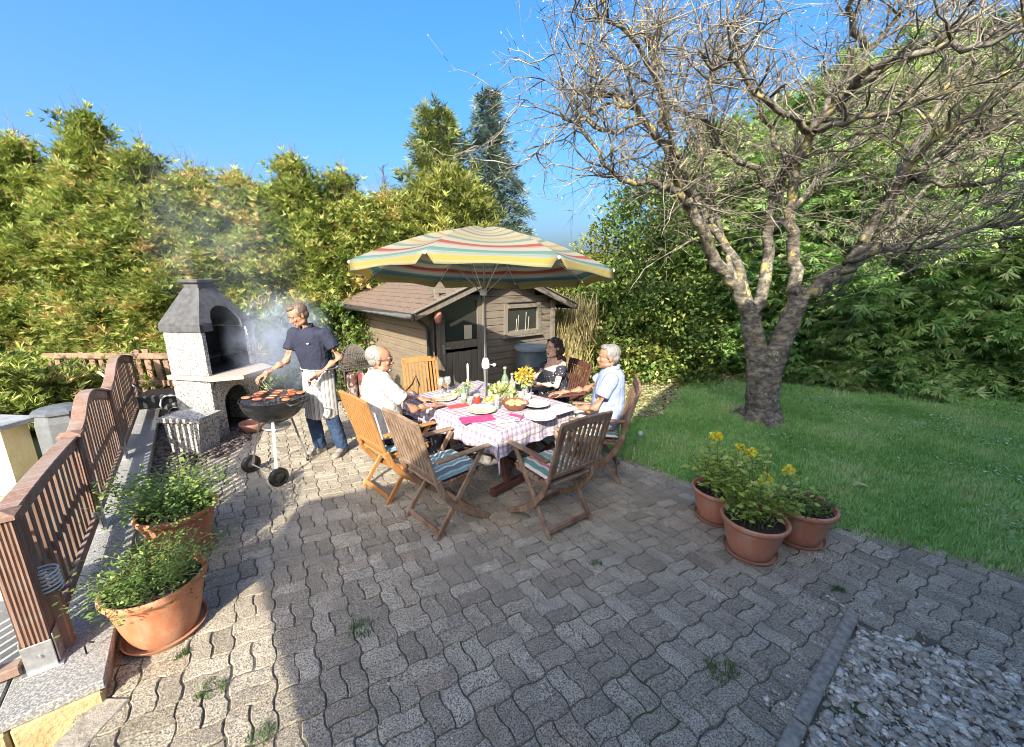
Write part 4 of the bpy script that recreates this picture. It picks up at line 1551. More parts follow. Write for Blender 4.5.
for g_ in range(8):
    a = g_ * math.pi / 4 + off_a
    pts = []
    for t in np.linspace(.03, 1.0, 8):
        p = canp(g_ * math.pi / 4 + 1e-5, t); pts.append(head @ (Matrix.Rotation(off_a, 3, 'Z') @ p + Vector((0, 0, -.242))))
    mb = MB(); mb.tube(pts, .0045, 6)
    mb.ell(pts[-1], (.014, .014, .014), n=8, m=5)
    mb.tube([head @ Vector((.03 * math.cos(a), .03 * math.sin(a), -.42)), pts[3]], .004, 6)
    mb.build('rib', m_white, par, smooth=True)
mb = MB(); mb.lathe([(.028, -.45), (.034, -.44), (.034, -.40), (.02, -.39)], n=14); mb.v = [tuple(head @ Vector(p)) for p in mb.v]; mb.build('runner', m_white, par, smooth=True, angle=40)
mb = MB(); mb.lathe([(.10, .028), (.06, .045), (.03, .055), (.025, .075), (.0, .085)], n=16, cap0=False); mb.v = [tuple(head @ Vector(p)) for p in mb.v]
mb.build('finial', M('cream_cap', (.6, .55, .42), None, 10, .6, 0), par, smooth=True)

# ------------------------------------------------------------------ garden table + cloth
m_teak_d = woodmat('weathered_teak', (.17, .11, .07), (.31, .225, .16), 1, .7, 2, (.16, .09, .055))
m_teak_r = woodmat('dark_red_teak', (.075, .03, .022), (.13, .055, .04), 1, .6, 2)
m_teak_o = woodmat('new_teak', (.28, .125, .04), (.42, .215, .075), 1, .5, 2, (.34, .16, .055))
table = empty('garden_table', (TC.x, TC.y, 0), TA, 'dark wooden garden table on trestle feet under the plaid cloth', 'table')
HA, HB = .69, .50
mb = MB()
for k in range(8):
    w_ = 2 * HB / 8; y = -HB + w_ * (k + .5)
    if abs(y) < .07:
        for s_ in (-1, 1): mb.box((s_ * (HA + .05) / 2, y, .727), (HA - .05, w_ - .006, .026), None, .004)
    else: mb.box((0, y, .727), (2 * HA, w_ - .006, .026), None, .004)
mb.build('tabletop', m_teak_d, table)
for s_ in (-1, 1):
    mb = MB()
    mb.bar((s_ * .45, -.36, .045), (s_ * .45, .36, .045), .07, .07, .012)
    mb.build('foot', m_teak_r, table)
    for t_ in (-1, 1):
        mb = MB(); mb.bar((s_ * .45, t_ * .16, .08), (s_ * .45, t_ * .26, .71), .06, .05, .006); mb.build('leg', m_teak_r, table)
mb = MB(); mb.bar((-.45, .0, .20), (-.06, 0, .20), .05, .06, .005); mb.bar((.45, .0, .20), (.06, 0, .20), .05, .06, .005); mb.build('stretcher', m_teak_r, table)

m_cloth, nt, b, out = newmat('plaid_cloth')
b.inputs['Roughness'].default_value = .85; b.inputs['Specular IOR Level'].default_value = .2
ax = nt.nodes.new('ShaderNodeAttribute'); ax.attribute_name = 'pa'
ay = nt.nodes.new('ShaderNodeAttribute'); ay.attribute_name = 'pb'


def bands(src):
    f = math_n(nt, 'FRACT', math_n(nt, 'MULTIPLY', src, 1 / .17))
    return ramp(nt, f, [(0, (.78, .75, .76)), (.14, (.46, .38, .46)), (.30, (.66, .58, .66)), (.36, (.78, .75, .77)), (.50, (.40, .38, .54)), (.62, (.66, .62, .72)), (.68, (.78, .75, .77)), (.82, (.50, .38, .45)), (.92, (.78, .75, .76))], 'CONSTANT')


c = mixc(nt, 1.0, bands(ax.outputs['Fac']), bands(ay.outputs['Fac']), 'MULTIPLY')
c = mixc(nt, 1.0, c, (.80, .80, .82), 'MULTIPLY')
c = mixc(nt, .12, c, (.60, .56, .54))
c = mixc(nt, ramp(nt, noise_n(nt, coords(nt), 70, 3), [(.55, (0, 0, 0)), (.62, (.35, .35, .35))]), c, (.72, .68, .64))
nt.links.new(c, b.inputs['Base Color'])
bump(nt, b, noise_n(nt, coords(nt), 500, 2), .2, .001)
NX, NY = 90, 72
EA, EB = HA + .22, HB + .22
vs_, fs_, pa, pb = [], [], [], []
for i in range(NX + 1):
    for j in range(NY + 1):
        a = -EA + 2 * EA * i / NX; b2 = -EB + 2 * EB * j / NY
        da = max(abs(a) - HA - .012, 0); db = max(abs(b2) - HB - .012, 0)
        drop = math.hypot(da, db) * 1.0 + (min(da, db) * .35)
        ca_ = max(-HA - .012, min(HA + .012, a)); cb_ = max(-HB - .012, min(HB + .012, b2))
        rip = math.sin(a * 31 + math.sin(b2 * 7)) * .5 + math.sin(b2 * 29 + 1) * .5
        outw = drop * .10 + min(drop, .2) * .14 * rip
        sa = math.copysign(1, a) if da > 0 else 0; sb = math.copysign(1, b2) if db > 0 else 0
        L_ = math.hypot(sa * da, sb * db) or 1
        z = .746 - drop + .0015 * mnoise.noise(Vector((a * 9, b2 * 9, 0))) - (0 if drop else 0)
        x = ca_ + outw * (sa * da / L_); y = cb_ + outw * (sb * db / L_)
        vs_.append((x, y, z)); pa.append(a + 2); pb.append(b2 + 2)
for i in range(NX):
    for j in range(NY):
        o = i * (NY + 1) + j
        fs_.append((o, o + NY + 1, o + NY + 2, o + 1))
mb = MB(); mb.add(vs_, fs_)
cl = mb.build('tablecloth', m_cloth, smooth=True)
for nm, arr in (('pa', pa), ('pb', pb)):
    at_ = cl.data.attributes.new(nm, 'FLOAT', 'POINT'); at_.data.foreach_set('value', arr)
cl.location = (TC.x, TC.y, 0); cl.rotation_euler = (0, 0, TA)
sol = cl.modifiers.new('t', 'SOLIDIFY'); sol.thickness = .0015
tag(cl, 'white cloth with mauve and grey plaid draped over the garden table', 'tablecloth')

# ------------------------------------------------------------------ folding chairs
m_cush, nt, b, out = newmat('striped_cushion_blue')
b.inputs['Roughness'].default_value = .9
sx = nt.nodes.new('ShaderNodeSeparateXYZ'); nt.links.new(coords(nt), sx.inputs[0])
f = math_n(nt, 'FRACT', math_n(nt, 'MULTIPLY', sx.outputs[0], 7.5))
nt.links.new(ramp(nt, f, [(0, (.11, .20, .23)), (.3, (.35, .42, .42)), (.42, (.14, .25, .29)), (.7, (.55, .58, .55)), (.82, (.10, .17, .21))], 'CONSTANT'), b.inputs['Base Color'])
m_cush2, nt, b, out = newmat('striped_cushion_red')
b.inputs['Roughness'].default_value = .9
sx = nt.nodes.new('ShaderNodeSeparateXYZ'); nt.links.new(coords(nt), sx.inputs[0])
f = math_n(nt, 'FRACT', math_n(nt, 'MULTIPLY', sx.outputs[0], 5.2))
nt.links.new(ramp(nt, f, [(0, (.12, .25, .22)), (.28, (.50, .50, .45)), (.40, (.45, .12, .14)), (.52, (.55, .52, .48)), (.72, (.15, .17, .20)), (.88, (.55, .50, .45))], 'CONSTANT'), b.inputs['Base Color'])


def chair(loc, ang, wood, label, back_lean=.0, w=.50, group='folding garden chairs round the table', metal=None):
    """front is local +y; ang = world angle the sitter faces"""
    ch = empty('folding_chair', (loc[0], loc[1], 0), ang - math.pi / 2, label, 'chair', group)
    wood2 = woodmat(wood.name + '_rail', (0, 0, 0), (0, 0, 0)) if False else wood
    hw = w / 2
    top = Vector((0, -.34 - back_lean, .97)); mid = Vector((0, -.215, .45)); ff = Vector((0, .25, .0))
    for s_ in (-1, 1):
        X = Vector((s_ * hw, 0, 0))
        mb = MB()          # long curved leg: from the back rail down to the front foot
        P = [Vector((0, -.235, .50)), Vector((0, -.19, .38)), Vector((0, -.09, .245)), Vector((0, .06, .12)), Vector((0, .20, .045)), ff]
        for i in range(len(P) - 1):
            mb.bar(X + P[i], X + P[i + 1] + (P[i + 1] - P[i]) * .06, .024, .05, .005, (1, 0, 0) if False else (0, .3, 1))
        mb.build('leg', wood, ch)
        mb = MB()
        xi = Vector((s_ * (hw - .028), 0, 0))
        mb.bar(xi + Vector((0, -.245, .0)), xi + Vector((0, .235, .635)), .022, .042, .004)
        mb.build('leg', wood, ch)
        mb = MB()
        xo = Vector((s_ * (hw + .006), 0, 0))
        mb.bar(xo + Vector((0, -.245, .655)), xo + Vector((0, .02, .655)), .052, .022, .005)
        mb.bar(xo + Vector((0, .018, .655)), xo + Vector((0, .27, .645)), .058, .022, .008)
        mb.build('armrest', wood, ch)
    mb = MB(); mb.box((0, -.22, .055), (w - .08, .022, .045), None, .004); mb.build('rear_stretcher', wood, ch)
    mb = MB(); mb.box((0, .17, .055), (w - .03, .022, .04), None, .004); mb.build('front_stretcher', wood, ch)
    # back
    bk = MB()
    b0 = Vector((0, -.222, .44)); b1 = top
    for s_ in (-1, 1):
        bk.bar(Vector((s_ * (hw - .012), 0, 0)) + b0, Vector((s_ * (hw - .012), 0, 0)) + b1, .034, .024, .004, (0, 1, 0))
    d_ = (b1 - b0).normalized()
    up_ = Vector((0, 1, 0))
    nrm = Vector((0, d_.z, -d_.y))
    bm_ = lambda t: b0 + (b1 - b0) * t
    Rb = Matrix((Vector((1, 0, 0)), nrm, d_)).transposed()
    n = 7
    for i in range(n):  # gently crowned top rail
        x0_, x1_ = -hw + w * i / n, -hw + w * (i + 1) / n
        xc = (x0_ + x1_) / 2
        bk.box(Vector((xc, 0, 0)) + bm_(.96) + d_ * (.012 * (1 - (xc / hw) ** 2)), (w / n + .004, .024, .068), Rb, .003)
    bk.box(bm_(.17), (w - .07, .022, .042), Rb, .004)
    bf = bk.build('backrest', wood, ch)
    sl = MB()
    ns = 9
    for i in range(ns):
        x = -(hw - .05) + (w - .10) * i / (ns - 1)
        sl.box(Vector((x, 0, 0)) + bm_(.555), (.026, .012, (b1 - b0).length * .70), Rb, .003)
    sl.build('back_slats', wood, bf)
    st_ = MB()
    for i in range(7):
        y = -.19 + .40 * i / 6
        st_.box((0, y, .435 + .008 * (i / 6)), (w - .075, .052, .018), None, .004)
    for s_ in (-1, 1): st_.box((s_ * (hw - .055), .01, .413), (.024, .43, .034), None, .003)
    st_.build('seat', wood, ch)
    return ch


def cushion(ch, mat, label):
    mb = MB()
    n = 12
    vs_ = []
    for lay, z in ((1, 1), (-1, -1)):
        for i in range(n + 1):
            for j in range(n + 1):
                x, y = -1 + 2 * i / n, -1 + 2 * j / n
                e = max(0, (1 - x ** 6) * (1 - y ** 6)) ** .4
                dmp = .006 * (math.cos(x * 9.4) + math.cos(y * 9.4)) * e if z > 0 else 0
                vs_.append((x * .215, y * .205, z * (.024 * e + .002) - dmp))
    N1 = (n + 1) ** 2
    fs_ = []
    for i in range(n):
        for j in range(n):
            a = i * (n + 1) + j
            fs_.append((a, a + n + 1, a + n + 2, a + 1)); fs_.append((N1 + a, N1 + a + 1, N1 + a + n + 2, N1 + a + n + 1))
    rim = [i * (n + 1) for i in range(n + 1)] + [n * (n + 1) + j for j in range(1, n + 1)] + [i * (n + 1) + n for i in range(n - 1, -1, -1)] + [j for j in range(n - 1, 0, -1)]
    for i in range(len(rim)):
        a, b2 = rim[i], rim[(i + 1) % len(rim)]
        fs_.append((a, b2, N1 + b2, N1 + a))
    mb.add(vs_, fs_)
    o = mb.build('seat_cushion', mat, smooth=True, recalc=True)
    o.location = Vector(ch.location) + Vector((0, 0, .477)); o.rotation_euler = ch.rotation_euler
    o.location += Matrix.Rotation(ch.rotation_euler.z, 3, 'Z') @ Vector((0, .01, 0))
    tag(o, label, 'cushion', 'seat cushions on the chairs')
    return o


chA = chair((-1.09, 3.50), R(46), m_teak_o, 'honey orange folding chair holding the man in the white polo', .03)
chB = chair((-.55, 3.0), R(44), m_teak_d, 'empty weathered brown folding chair at the near left corner of the table', .03)
chC = chair((.33, 3.01), R(125), m_teak_d, 'empty weathered brown folding chair at the near right, its slatted back to the viewer', .03)
chD = chair((.86, 3.80), R(168), m_teak_d, 'weathered folding chair holding the man in the light blue polo', .02)
chE = chair((-1.0, 4.62), R(-62), m_teak_o, 'honey coloured folding chair empty at the far left end of the table', 0, .44)
chF = chair((.50, 4.58), R(200), m_teak_r, 'dark red wooden chair the woman in the floral top sits on', 0)
cushion(chA, m_cush, 'striped cushion under the man in the white polo')
cushion(chB, m_cush, 'blue and grey striped cushion on the empty near left chair')
cushion(chC, m_cush2, 'green cushion with a red stripe on the empty near right chair')
cushion(chD, m_cush2, 'striped cushion under the man in the light blue polo')

# ------------------------------------------------------------------ things on the table
m_china = M('china', (.50, .52, .54), (.47, .49, .52), 5, .15, 0)
m_creamc = M('cream_china', (.50, .47, .38), (.46, .43, .35), 5, .2, 0)
m_clear, nt, b, out = newmat('clear_glass')
b.inputs['Base Color'].default_value = (.9, .95, .93, 1); b.inputs['Roughness'].default_value = .04
b.inputs['Transmission Weight'].default_value = .85; b.inputs['IOR'].default_value = 1.3
m_green, nt, b, out = newmat('green_glass')
b.inputs['Base Color'].default_value = (.25, .38, .22, 1); b.inputs['Roughness'].default_value = .08; b.inputs['Transmission Weight'].default_value = .45
m_pot_br = M('brown_clay', (.26, .095, .035), (.18, .06, .025), 20, .4, .2)
m_salad = leafmat('salad_leaf', [(0, (.12, .22, .04)), (.5, (.35, .42, .12)), (.8, (.62, .62, .30)), (1, (.72, .70, .55))], .2)
m_red = M('tomato', (.5, .05, .03), (.42, .04, .02), 10, .3, 0)
m_bread = M('bread', (.48, .27, .11), (.62, .42, .22), 16, .8, .4)
m_nap = M('magenta_napkin', (.36, .03, .14), (.42, .06, .18), 20, .8, .2)
m_nap2 = M('red_napkin', (.52, .06, .05), (.45, .05, .06), 20, .8, .2)
ZT = .7485


def tpos(u_, v_, z=ZT):
    return on_z(u_, v_, z)


def plate(u_, v_, r, label, mat=m_china, z=ZT, grp='dinner plates on the table'):
    mb = MB(); mb.lathe([(.02, .0), (r * .6, .0), (r * .72, .006), (r, .016), (r * .995, .020), (r * .70, .010), (r * .55, .006), (0, .006)], n=40)
    o = mb.build('plate', mat, smooth=True, angle=50); o.location = tpos(u_, v_, z)
    return tag(o, label, 'plate', grp)


plate(540, 417, .145, 'white plate at the near right corner of the plaid cloth')
pl_c = plate(482, 411.5, .135, 'cream plate on the magenta napkin at the near edge', m_creamc)
plate(444, 399, .13, 'cream plate in front of the man in the white polo', m_creamc)
plate(537, 405, .125, 'lowest white plate of the stack before the woman')
plate(537, 405, .125, 'middle white plate of the stack before the woman', z=ZT + .021)
plate(537, 405, .12, 'topmost white plate of the stack before the woman', z=ZT + .042)


def flat(u_, v_, sx_, sy_, rz, mat, name, label, cat, grp=None, h=.004, z=ZT):
    mb = MB(); n = 8; vs_ = []; fs_ = []
    for i in range(n + 1):
        for j in range(n + 1):
            x, y = -.5 + i / n, -.5 + j / n
            vs_.append((x * sx_, y * sy_, h + .003 * mnoise.noise(Vector((x * 4 + u_, y * 4, 0)))))
    N1 = len(vs_)
    vs_ += [(v_2[0], v_2[1], 0) for v_2 in vs_]
    for i in range(n):
        for j in range(n):
            a = i * (n + 1) + j; fs_ += [(a, a + n + 1, a + n + 2, a + 1), (N1 + a, N1 + a + 1, N1 + a + n + 2, N1 + a + n + 1)]
    rim = [i * (n + 1) for i in range(n + 1)] + [n * (n + 1) + j for j in range(1, n + 1)] + [i * (n + 1) + n for i in range(n - 1, -1, -1)] + [j for j in range(n - 1, 0, -1)]
    for i in range(len(rim)): a, b2 = rim[i], rim[(i + 1) % len(rim)]; fs_.append((a, b2, N1 + b2, N1 + a))
    mb.add(vs_, fs_)
    o = mb.build(name, mat, recalc=True); o.location = tpos(u_, v_, z); o.rotation_euler = (0, 0, rz)
    return tag(o, label, cat, grp)


flat(477, 419, .30, .16, R(20), m_nap, 'napkin', 'magenta napkin under the cream plate at the near edge', 'napkin')
pl_c.location.z += .008
flat(458, 406, .20, .10, R(30), m_nap2, 'napkin', 'red napkin beside the plate of the man in white', 'napkin')
flat(506, 423, .17, .13, R(10), M('green_tea_towel', (.35, .50, .42), (.62, .66, .58), 18, .8, .2, lo=.45, hi=.5), 'napkin', 'small green and white patterned napkin by the near corner', 'napkin')
flat(517, 416, .16, .05, R(-35), m_nap, 'napkin', 'folded magenta napkin left of the near right plate', 'napkin')
flat(561, 409, .30, .20, R(40), M('pale_napkin', (.72, .62, .66), (.6, .5, .56), 26, .8, .2), 'placemat', 'pale pink place mat in front of the man in blue', 'place mat')


def cutlery(u_, v_, rz, kind, label, z=ZT):
    mb = MB()
    mb.bar((0, 0, .006), (.11, 0, .005), .009, .003, .001)
    if kind == 'knife': mb.bar((.11, 0, .005), (.20, 0, .004), .014, .002, .0005)
    else:
        mb.bar((.11, 0, .005), (.15, 0, .005), .018, .003, .001)
        for k in (-1, 0, 1): mb.bar((.15, k * .007, .005), (.185, k * .007, .007), .003, .002, .0005)
    o = mb.build(kind, m_steel); o.location = tpos(u_, v_, z); o.rotation_euler = (0, 0, rz)
    return tag(o, label, 'cutlery', 'cutlery on the table')


cutlery(498, 425, R(25), 'knife', 'table knife lying on the cloth near the near corner')
cutlery(520, 421, R(75), 'fork', 'fork between green napkin and near right plate')
cutlery(440, 397.5, R(35), 'knife', 'knife laid across the plate of the man in white', ZT + .018)


def glass(u_, v_, label, h=.10, r=.032, stem=False, mat=m_clear, z=ZT):
    mb = MB()
    if stem: mb.lathe([(.032, 0), (.033, .003), (.006, .008), (.004, .06), (.012, .075), (.034, .10), (.038, .13), (.031, .17), (.0295, .17), (.0365, .13), (.032, .10), (.0, .078)], n=20)
    else: mb.lathe([(r * .82, 0), (r, h), (r - .002, h), (r * .80 - .001, .008), (0, .008)], n=20)
    o = mb.build('wine_glass' if stem else 'tumbler', mat, smooth=True, angle=60); o.location = tpos(u_, v_, z)
    return tag(o, label, 'glass', 'glasses on the table')


glass(521, 403, 'clear tumbler left of the plate stack', .11)
glass(526, 406, 'clear tumbler nearest to the plate stack', .10)
glass(497, 409, 'tall slim tumbler between cream plate and brown bowl', .13, .026)
glass(448, 392, 'stemmed wine glass before the far left chair', stem=True)
glass(441, 393.5, 'stemmed wine glass beside the man in white, leftmost on the table', stem=True)
glass(531, 393, 'stemmed wine glass in front of the flowers', stem=True)
glass(470, 404, 'small tumbler by the red jam jar', .07)


def bottle(u_, v_, label, h=.28, r=.036, mat=m_green, capm=m_creamc, name='bottle'):
    t = empty(name, tpos(u_, v_), 0, label, 'bottle', 'bottles and jars on the table')
    mb = MB(); mb.lathe([(r * .9, 0), (r, .01), (r, h * .55), (r * .75, h * .66), (r * .36, h * .76), (r * .34, h * .95), (r * .4, h * .96), (r * .4, h)], n=20, cap1=True); mb.build('glass', mat, t, smooth=True, angle=50)
    mb = MB(); mb.lathe([(r * .43, h * .97), (r * .43, h * 1.03)], n=16, cap1=True); mb.build('stopper', capm, t)
    mb = MB(); mb.lathe([(r * 1.01, h * .18), (r * 1.01, h * .48)], n=20, cap0=False); mb.build('paper_band', m_creamc, t, smooth=True)
    return t


bottle(505, 392, 'green glass bottle left of the flower vase', .27, .04)
bottle(512, 394, 'second pale bottle right beside the green one', .22, .036, m_clear)
bottle(464, 402, 'slim oil bottle in front of the candle', .20, .026)
# candle in holder
cd = empty('candle_stand', tpos(468.5, 399), 0, 'white taper candle in a green wreathed holder left of the parasol pole', 'candle')
mb = MB(); mb.lathe([(.045, 0), (.045, .012), (.012, .02), (.010, .13), (.022, .14), (.022, .155), (.0, .155)], n=18); mb.build('holder', m_green, cd, smooth=True, angle=40)
mb = MB(); mb.lathe([(.011, .15), (.0095, .36), (.002, .372)], n=12, cap1=True); mb.build('candle', M('wax', (.80, .78, .70), None, 5, .4, 0), cd, smooth=True)
g = np.random.default_rng(3)


def leafball(name, mat, parent, c, r, N, size, seed, zs=.7, tmpl=None, vfun=None):
    g = np.random.default_rng(seed)
    d = g.standard_normal((N, 3)); d /= np.linalg.norm(d, axis=1, keepdims=True)
    rr_ = (g.random(N) ** .4)[:, None]
    pos = d * rr_ * np.array([r, r, r * zs]) + np.array(c)
    TV, TF = tmpl or quadleaf(1, .6, .15)
    V, F, vv = scatter(TV, TF, pos, rot_frames(d + g.normal(0, .4, (N, 3)), g.uniform(0, 6.28, N)), g.uniform(.6, 1.3, N) * size, g.random(N))
    return np_mesh(name, V, F, mat, vals=vv, parent=parent)


leafball('wreath', m_salad, cd, (0, 0, .15), .05, 60, .03, 4)
vz = empty('flower_vase', tpos(525, 394), 0, 'glass vase with yellow and orange flowers in front of the woman', 'vase')
mb = MB(); mb.lathe([(.035, 0), (.04, .04), (.03, .10), (.038, .13), (.036, .13), (.028, .10), (.036, .04), (0, .01)], n=18); mb.build('vase', m_clear, vz, smooth=True)
m_yelf = leafmat('yellow_orange_petal', [(0, (.45, .35, .06)), (.4, (.75, .45, .05)), (.7, (.80, .62, .06)), (1, (.72, .66, .35))], .25)
leafball('flowers', m_yelf, vz, (0, 0, .21), .095, 320, .035, 5)
leafball('foliage', m_salad, vz, (0, 0, .15), .08, 90, .045, 6)
lm = empty('salad_bowl', tpos(501, 398.5), 0, 'large cream bowl heaped with green salad right of the parasol pole', 'bowl')
mb = MB(); mb.lathe([(.06, 0), (.10, .02), (.15, .075), (.155, .085), (.148, .085), (.09, .03), (0, .02)], n=32); mb.build('bowl', m_creamc, lm, smooth=True, angle=60)
leafball('salad', m_salad, lm, (0, 0, .08), .135, 360, .05, 7, .38)
bb = empty('bread_bowl', tpos(515, 409), 0, 'brown glazed clay bowl of bread between salad and near right plate', 'bowl')
mb = MB(); mb.lathe([(.06, 0), (.085, .01), (.125, .06), (.13, .07), (.122, .07), (.08, .02), (0, .015)], n=32); mb.build('bowl', m_pot_br, bb, smooth=True, angle=60)
for k in range(6):
    mb = MB(); a = k * 1.05; mb.ell((0, 0, 0), (.04, .028, .022), n=12, m=8)
    o = mb.build('bread_roll', m_bread, smooth=True); o.location = Vector(bb.location) + Vector((.055 * math.cos(a), .055 * math.sin(a), .062)); o.rotation_euler = (0, .1, a)
    tag(o, 'small bread roll in the brown clay bowl', 'bread roll', 'bread rolls in the brown bowl')
jr = empty('jam_jar', tpos(477, 403), 0, 'jar of red preserve standing left of the parasol pole', 'jar')
mb = MB(); mb.lathe([(.03, 0), (.033, .01), (.033, .065), (.028, .075)], n=20, cap1=True); mb.build('jar', m_red, jr, smooth=True, angle=50)
mb = MB(); mb.lathe([(.031, .076), (.031, .09)], n=20, cap1=True); mb.build('lid', m_creamc, jr)
for k, (u_, v_, lab) in enumerate([(457, 396, 'green leafy side salad bowl left of the candle'), (490, 405, 'little bowl of dip in front of the parasol pole'), (512, 399, 'small bowl of pale food behind the brown clay bowl')]):
    t = empty('small_bowl', tpos(u_, v_), 0, lab, 'bowl', 'small bowls on the table')
    mb = MB(); mb.lathe([(.035, 0), (.05, .01), (.068, .045), (.064, .045), (.045, .015), (0, .01)], n=24); mb.build('bowl', [m_creamc, m_china, m_creamc][k], t, smooth=True, angle=60)
    leafball('food', [m_salad, m_yelf, m_salad][k], t, (0, 0, .042), .055, 70, .03, 30 + k, .4)
mb = MB(); mb.ell((0, 0, .03), (.034, .034, .032)); o = mb.build('white_candle_ball', M('wax_ball', (.8, .75, .62), None, 5, .4, 0), smooth=True); o.location = tpos(528, 399)
tag(o, 'round cream candle below the flower vase', 'candle')
# handbag hung by the man in white
hb = empty('handbag', (-1.17, 4.30, .46), R(20), 'pinkish handbag with dark strap hanging beyond the man in white', 'bag')
mb = MB(); mb.box((0, 0, .12), (.22, .08, .26), None, .03); mb.build('body', M('pink_leather', (.50, .36, .32), (.44, .3, .28), 10, .6, .2), hb)
mb = MB(); mb.tube([(.11, -.03, .2), (.13, -.05, .34), (.10, -.03, .44), (.06, 0, .34), (-.02, 0, .26)], .009, 8); mb.build('strap', m_dk, hb, smooth=True)
mb = MB()
mb.box((0, 0, -.23), (.30, .26, .46), None, .02)
o = mb.build('side_stool', m_teak_d); o.location = (-1.17, 4.30, .23 + .23); 
tag(o, 'low dark wooden side block under the pinkish handbag', 'stool'); o.location.z = .459

# ------------------------------------------------------------------ kettle grill
m_enam = M('black_enamel', (.012, .012, .013), (.02, .02, .02), 10, .18, .02)
m_alu = M('aluminium', (.62, .62, .62), (.5, .5, .5), 30, .4, .1, metal=.85)
gr = empty('kettle_grill', (-2.37, 3.80, 0), R(-20), 'black round kettle grill on silver legs smoking in front of the cook', 'grill')
prof = [(.06, .545)] + [(.285 * math.sin(t), .80 - .255 * math.cos(t)) for t in np.linspace(.22, math.pi / 2 * .98, 12)]
prof += [(.292, .800), (.292, .806), (.280, .806)] + [(.276 * math.sin(t), .802 - .245 * math.cos(t)) for t in np.linspace(math.pi / 2 * .96, .1, 10)]
mb = MB(); mb.lathe(prof, n=48); mb.build('bowl', m_enam, gr, smooth=True, angle=50)
mb = MB(); mb.lathe([(.02, .48), (.10, .47), (.13, .50), (.125, .51), (.0, .495)], n=28); mb.tube([(0, 0, .49), (0, 0, .55)], .02, 10); mb.build('ash_pan', m_alu, gr, smooth=True, angle=40)
legs_ = [(-.12, -.10, -.23, -.20), (.13, -.09, .24, -.16), (.0, .14, .02, .30)]
lt = [(R(205), 1), (R(-50), 1), (R(85), 0)]
wheels = []
for a_, wh in lt:
    t0 = Vector((.15 * math.cos(a_), .15 * math.sin(a_), .60)); t1 = Vector((.29 * math.cos(a_), .29 * math.sin(a_), .09 if wh else .02))
    mb = MB(); mb.tube([t0, t1], .0125, 10); lg = mb.build('leg', m_alu, gr, smooth=True, angle=40)
    if wh: wheels.append(t1)
    else: mb = MB(); mb.tube([t1 + Vector((0, 0, .04)), t1 - Vector((0, 0, .02))], .017, 8); mb.build('foot_cap', m_enam, lg)
mb = MB(); mb.tube([wheels[0], wheels[1]], .008, 8); mb.build('axle', m_alu, gr)
axd = (wheels[1] - wheels[0]).normalized()
for wv, s_ in ((wheels[0], -1), (wheels[1], 1)):
    c = wv + axd * s_ * .035
    x_, y_, d_ = basis(axd)
    Rw = Matrix((x_, y_, d_)).transposed()
    mb = MB(); mb.lathe([(.055, -.02), (.08, -.022), (.092, -.012), (.092, .012), (.08, .022), (.055, .02)], c, 28, False, False, 0, Rw); wo = mb.build('wheel', m_enam, gr, smooth=True, angle=40, recalc=True)
    mb = MB(); mb.lathe([(.012, -.018), (.054, -.01), (.054, .01), (.012, .018)], c, 24, True, True, 0, Rw); mb.build('hub', m_dk, wo, smooth=True, angle=40, recalc=True)
mb = MB(); 
for k in range(2): pass
mb.tube([(.27, .08, .79), (.34, .10, .78), (.35, .0, .78), (.34, -.10, .78), (.27, -.08, .79)], .011, 8); mb.build('handle', m_dk, gr, smooth=True)
mb = MB()
for k in range(21):
    x = -.265 + .53 * k / 20; y = math.sqrt(max(.27 ** 2 - x * x, 0.0005))
    mb.tube([(x, -y, .800), (x, y, .800)], .0028, 5)
mb.build('cooking_grate', m_steel, gr)
m_coal = M('charcoal', (.02, .018, .018), (.10, .09, .085), 30, .95, .6)
mb = MB()
for k in range(70):
    a = rnd.uniform(0, 6.28); r_ = .22 * math.sqrt(rnd.random())
    mb.ell((r_ * math.cos(a), r_ * math.sin(a), .72 + rnd.uniform(-.01, .015)), (rnd.uniform(.015, .028), rnd.uniform(.015, .025), .014), Matrix.Rotation(a, 3, 'Z'), 6, 4)
cc = mb.build('charcoal', m_coal); cc.location = gr.location
tag(cc, 'bed of grey charcoal glowing dully inside the kettle grill', 'charcoal', kind='stuff')
cc['label'] = 'bed of grey charcoal under the grate of the kettle grill'
m_saus = M('grilled_sausage', (.15, .048, .022), (.27, .095, .04), 60, .35, .3, .002)
nt = m_saus.node_tree; bs_ = next(n for n in nt.nodes if n.type == 'BSDF_PRINCIPLED')
oi = nt.nodes.new('ShaderNodeObjectInfo'); old_ = bs_.inputs['Base Color'].links[0].from_socket
nt.links.new(mixc(nt, 1.0, old_, ramp(nt, oi.outputs['Random'], [(0, (.35, .25, .22)), (.5, (.8, .7, .6)), (1, (1.2, 1.1, 1.0))]), 'MULTIPLY'), bs_.inputs['Base Color'])
m_meat = M('grilled_meat', (.20, .075, .03), (.42, .19, .08), 50, .45, .5, .003)
rr = random.Random(12)
for k in range(11):
    a = R(20) + rr.uniform(-.35, .35)
    x, y = [(-.15, .1), (-.15, .04), (-.13, -.03), (-.02, .13), (-.01, .07), (.02, -.02), (.03, -.09), (.13, .09), (.15, .02), (.14, -.06), (-.06, -.13)][k]
    mb = MB()
    pts = [Vector((t * .048, .012 * (1 - t * t), 0)) for t in np.linspace(-1, 1, 9)]
    mb.tube(pts, [.006, .012, .0155, .0165, .017, .0165, .0155, .012, .006], 10)
    o = mb.build('sausage', m_saus, smooth=True)
    o.location = Vector(gr.location) + Vector((x * 1.1, y * 1.1, .822)); o.rotation_euler = (0, 0, a)
    tag(o, 'browned sausage on the grate of the kettle grill', 'sausage', 'sausages on the kettle grill')
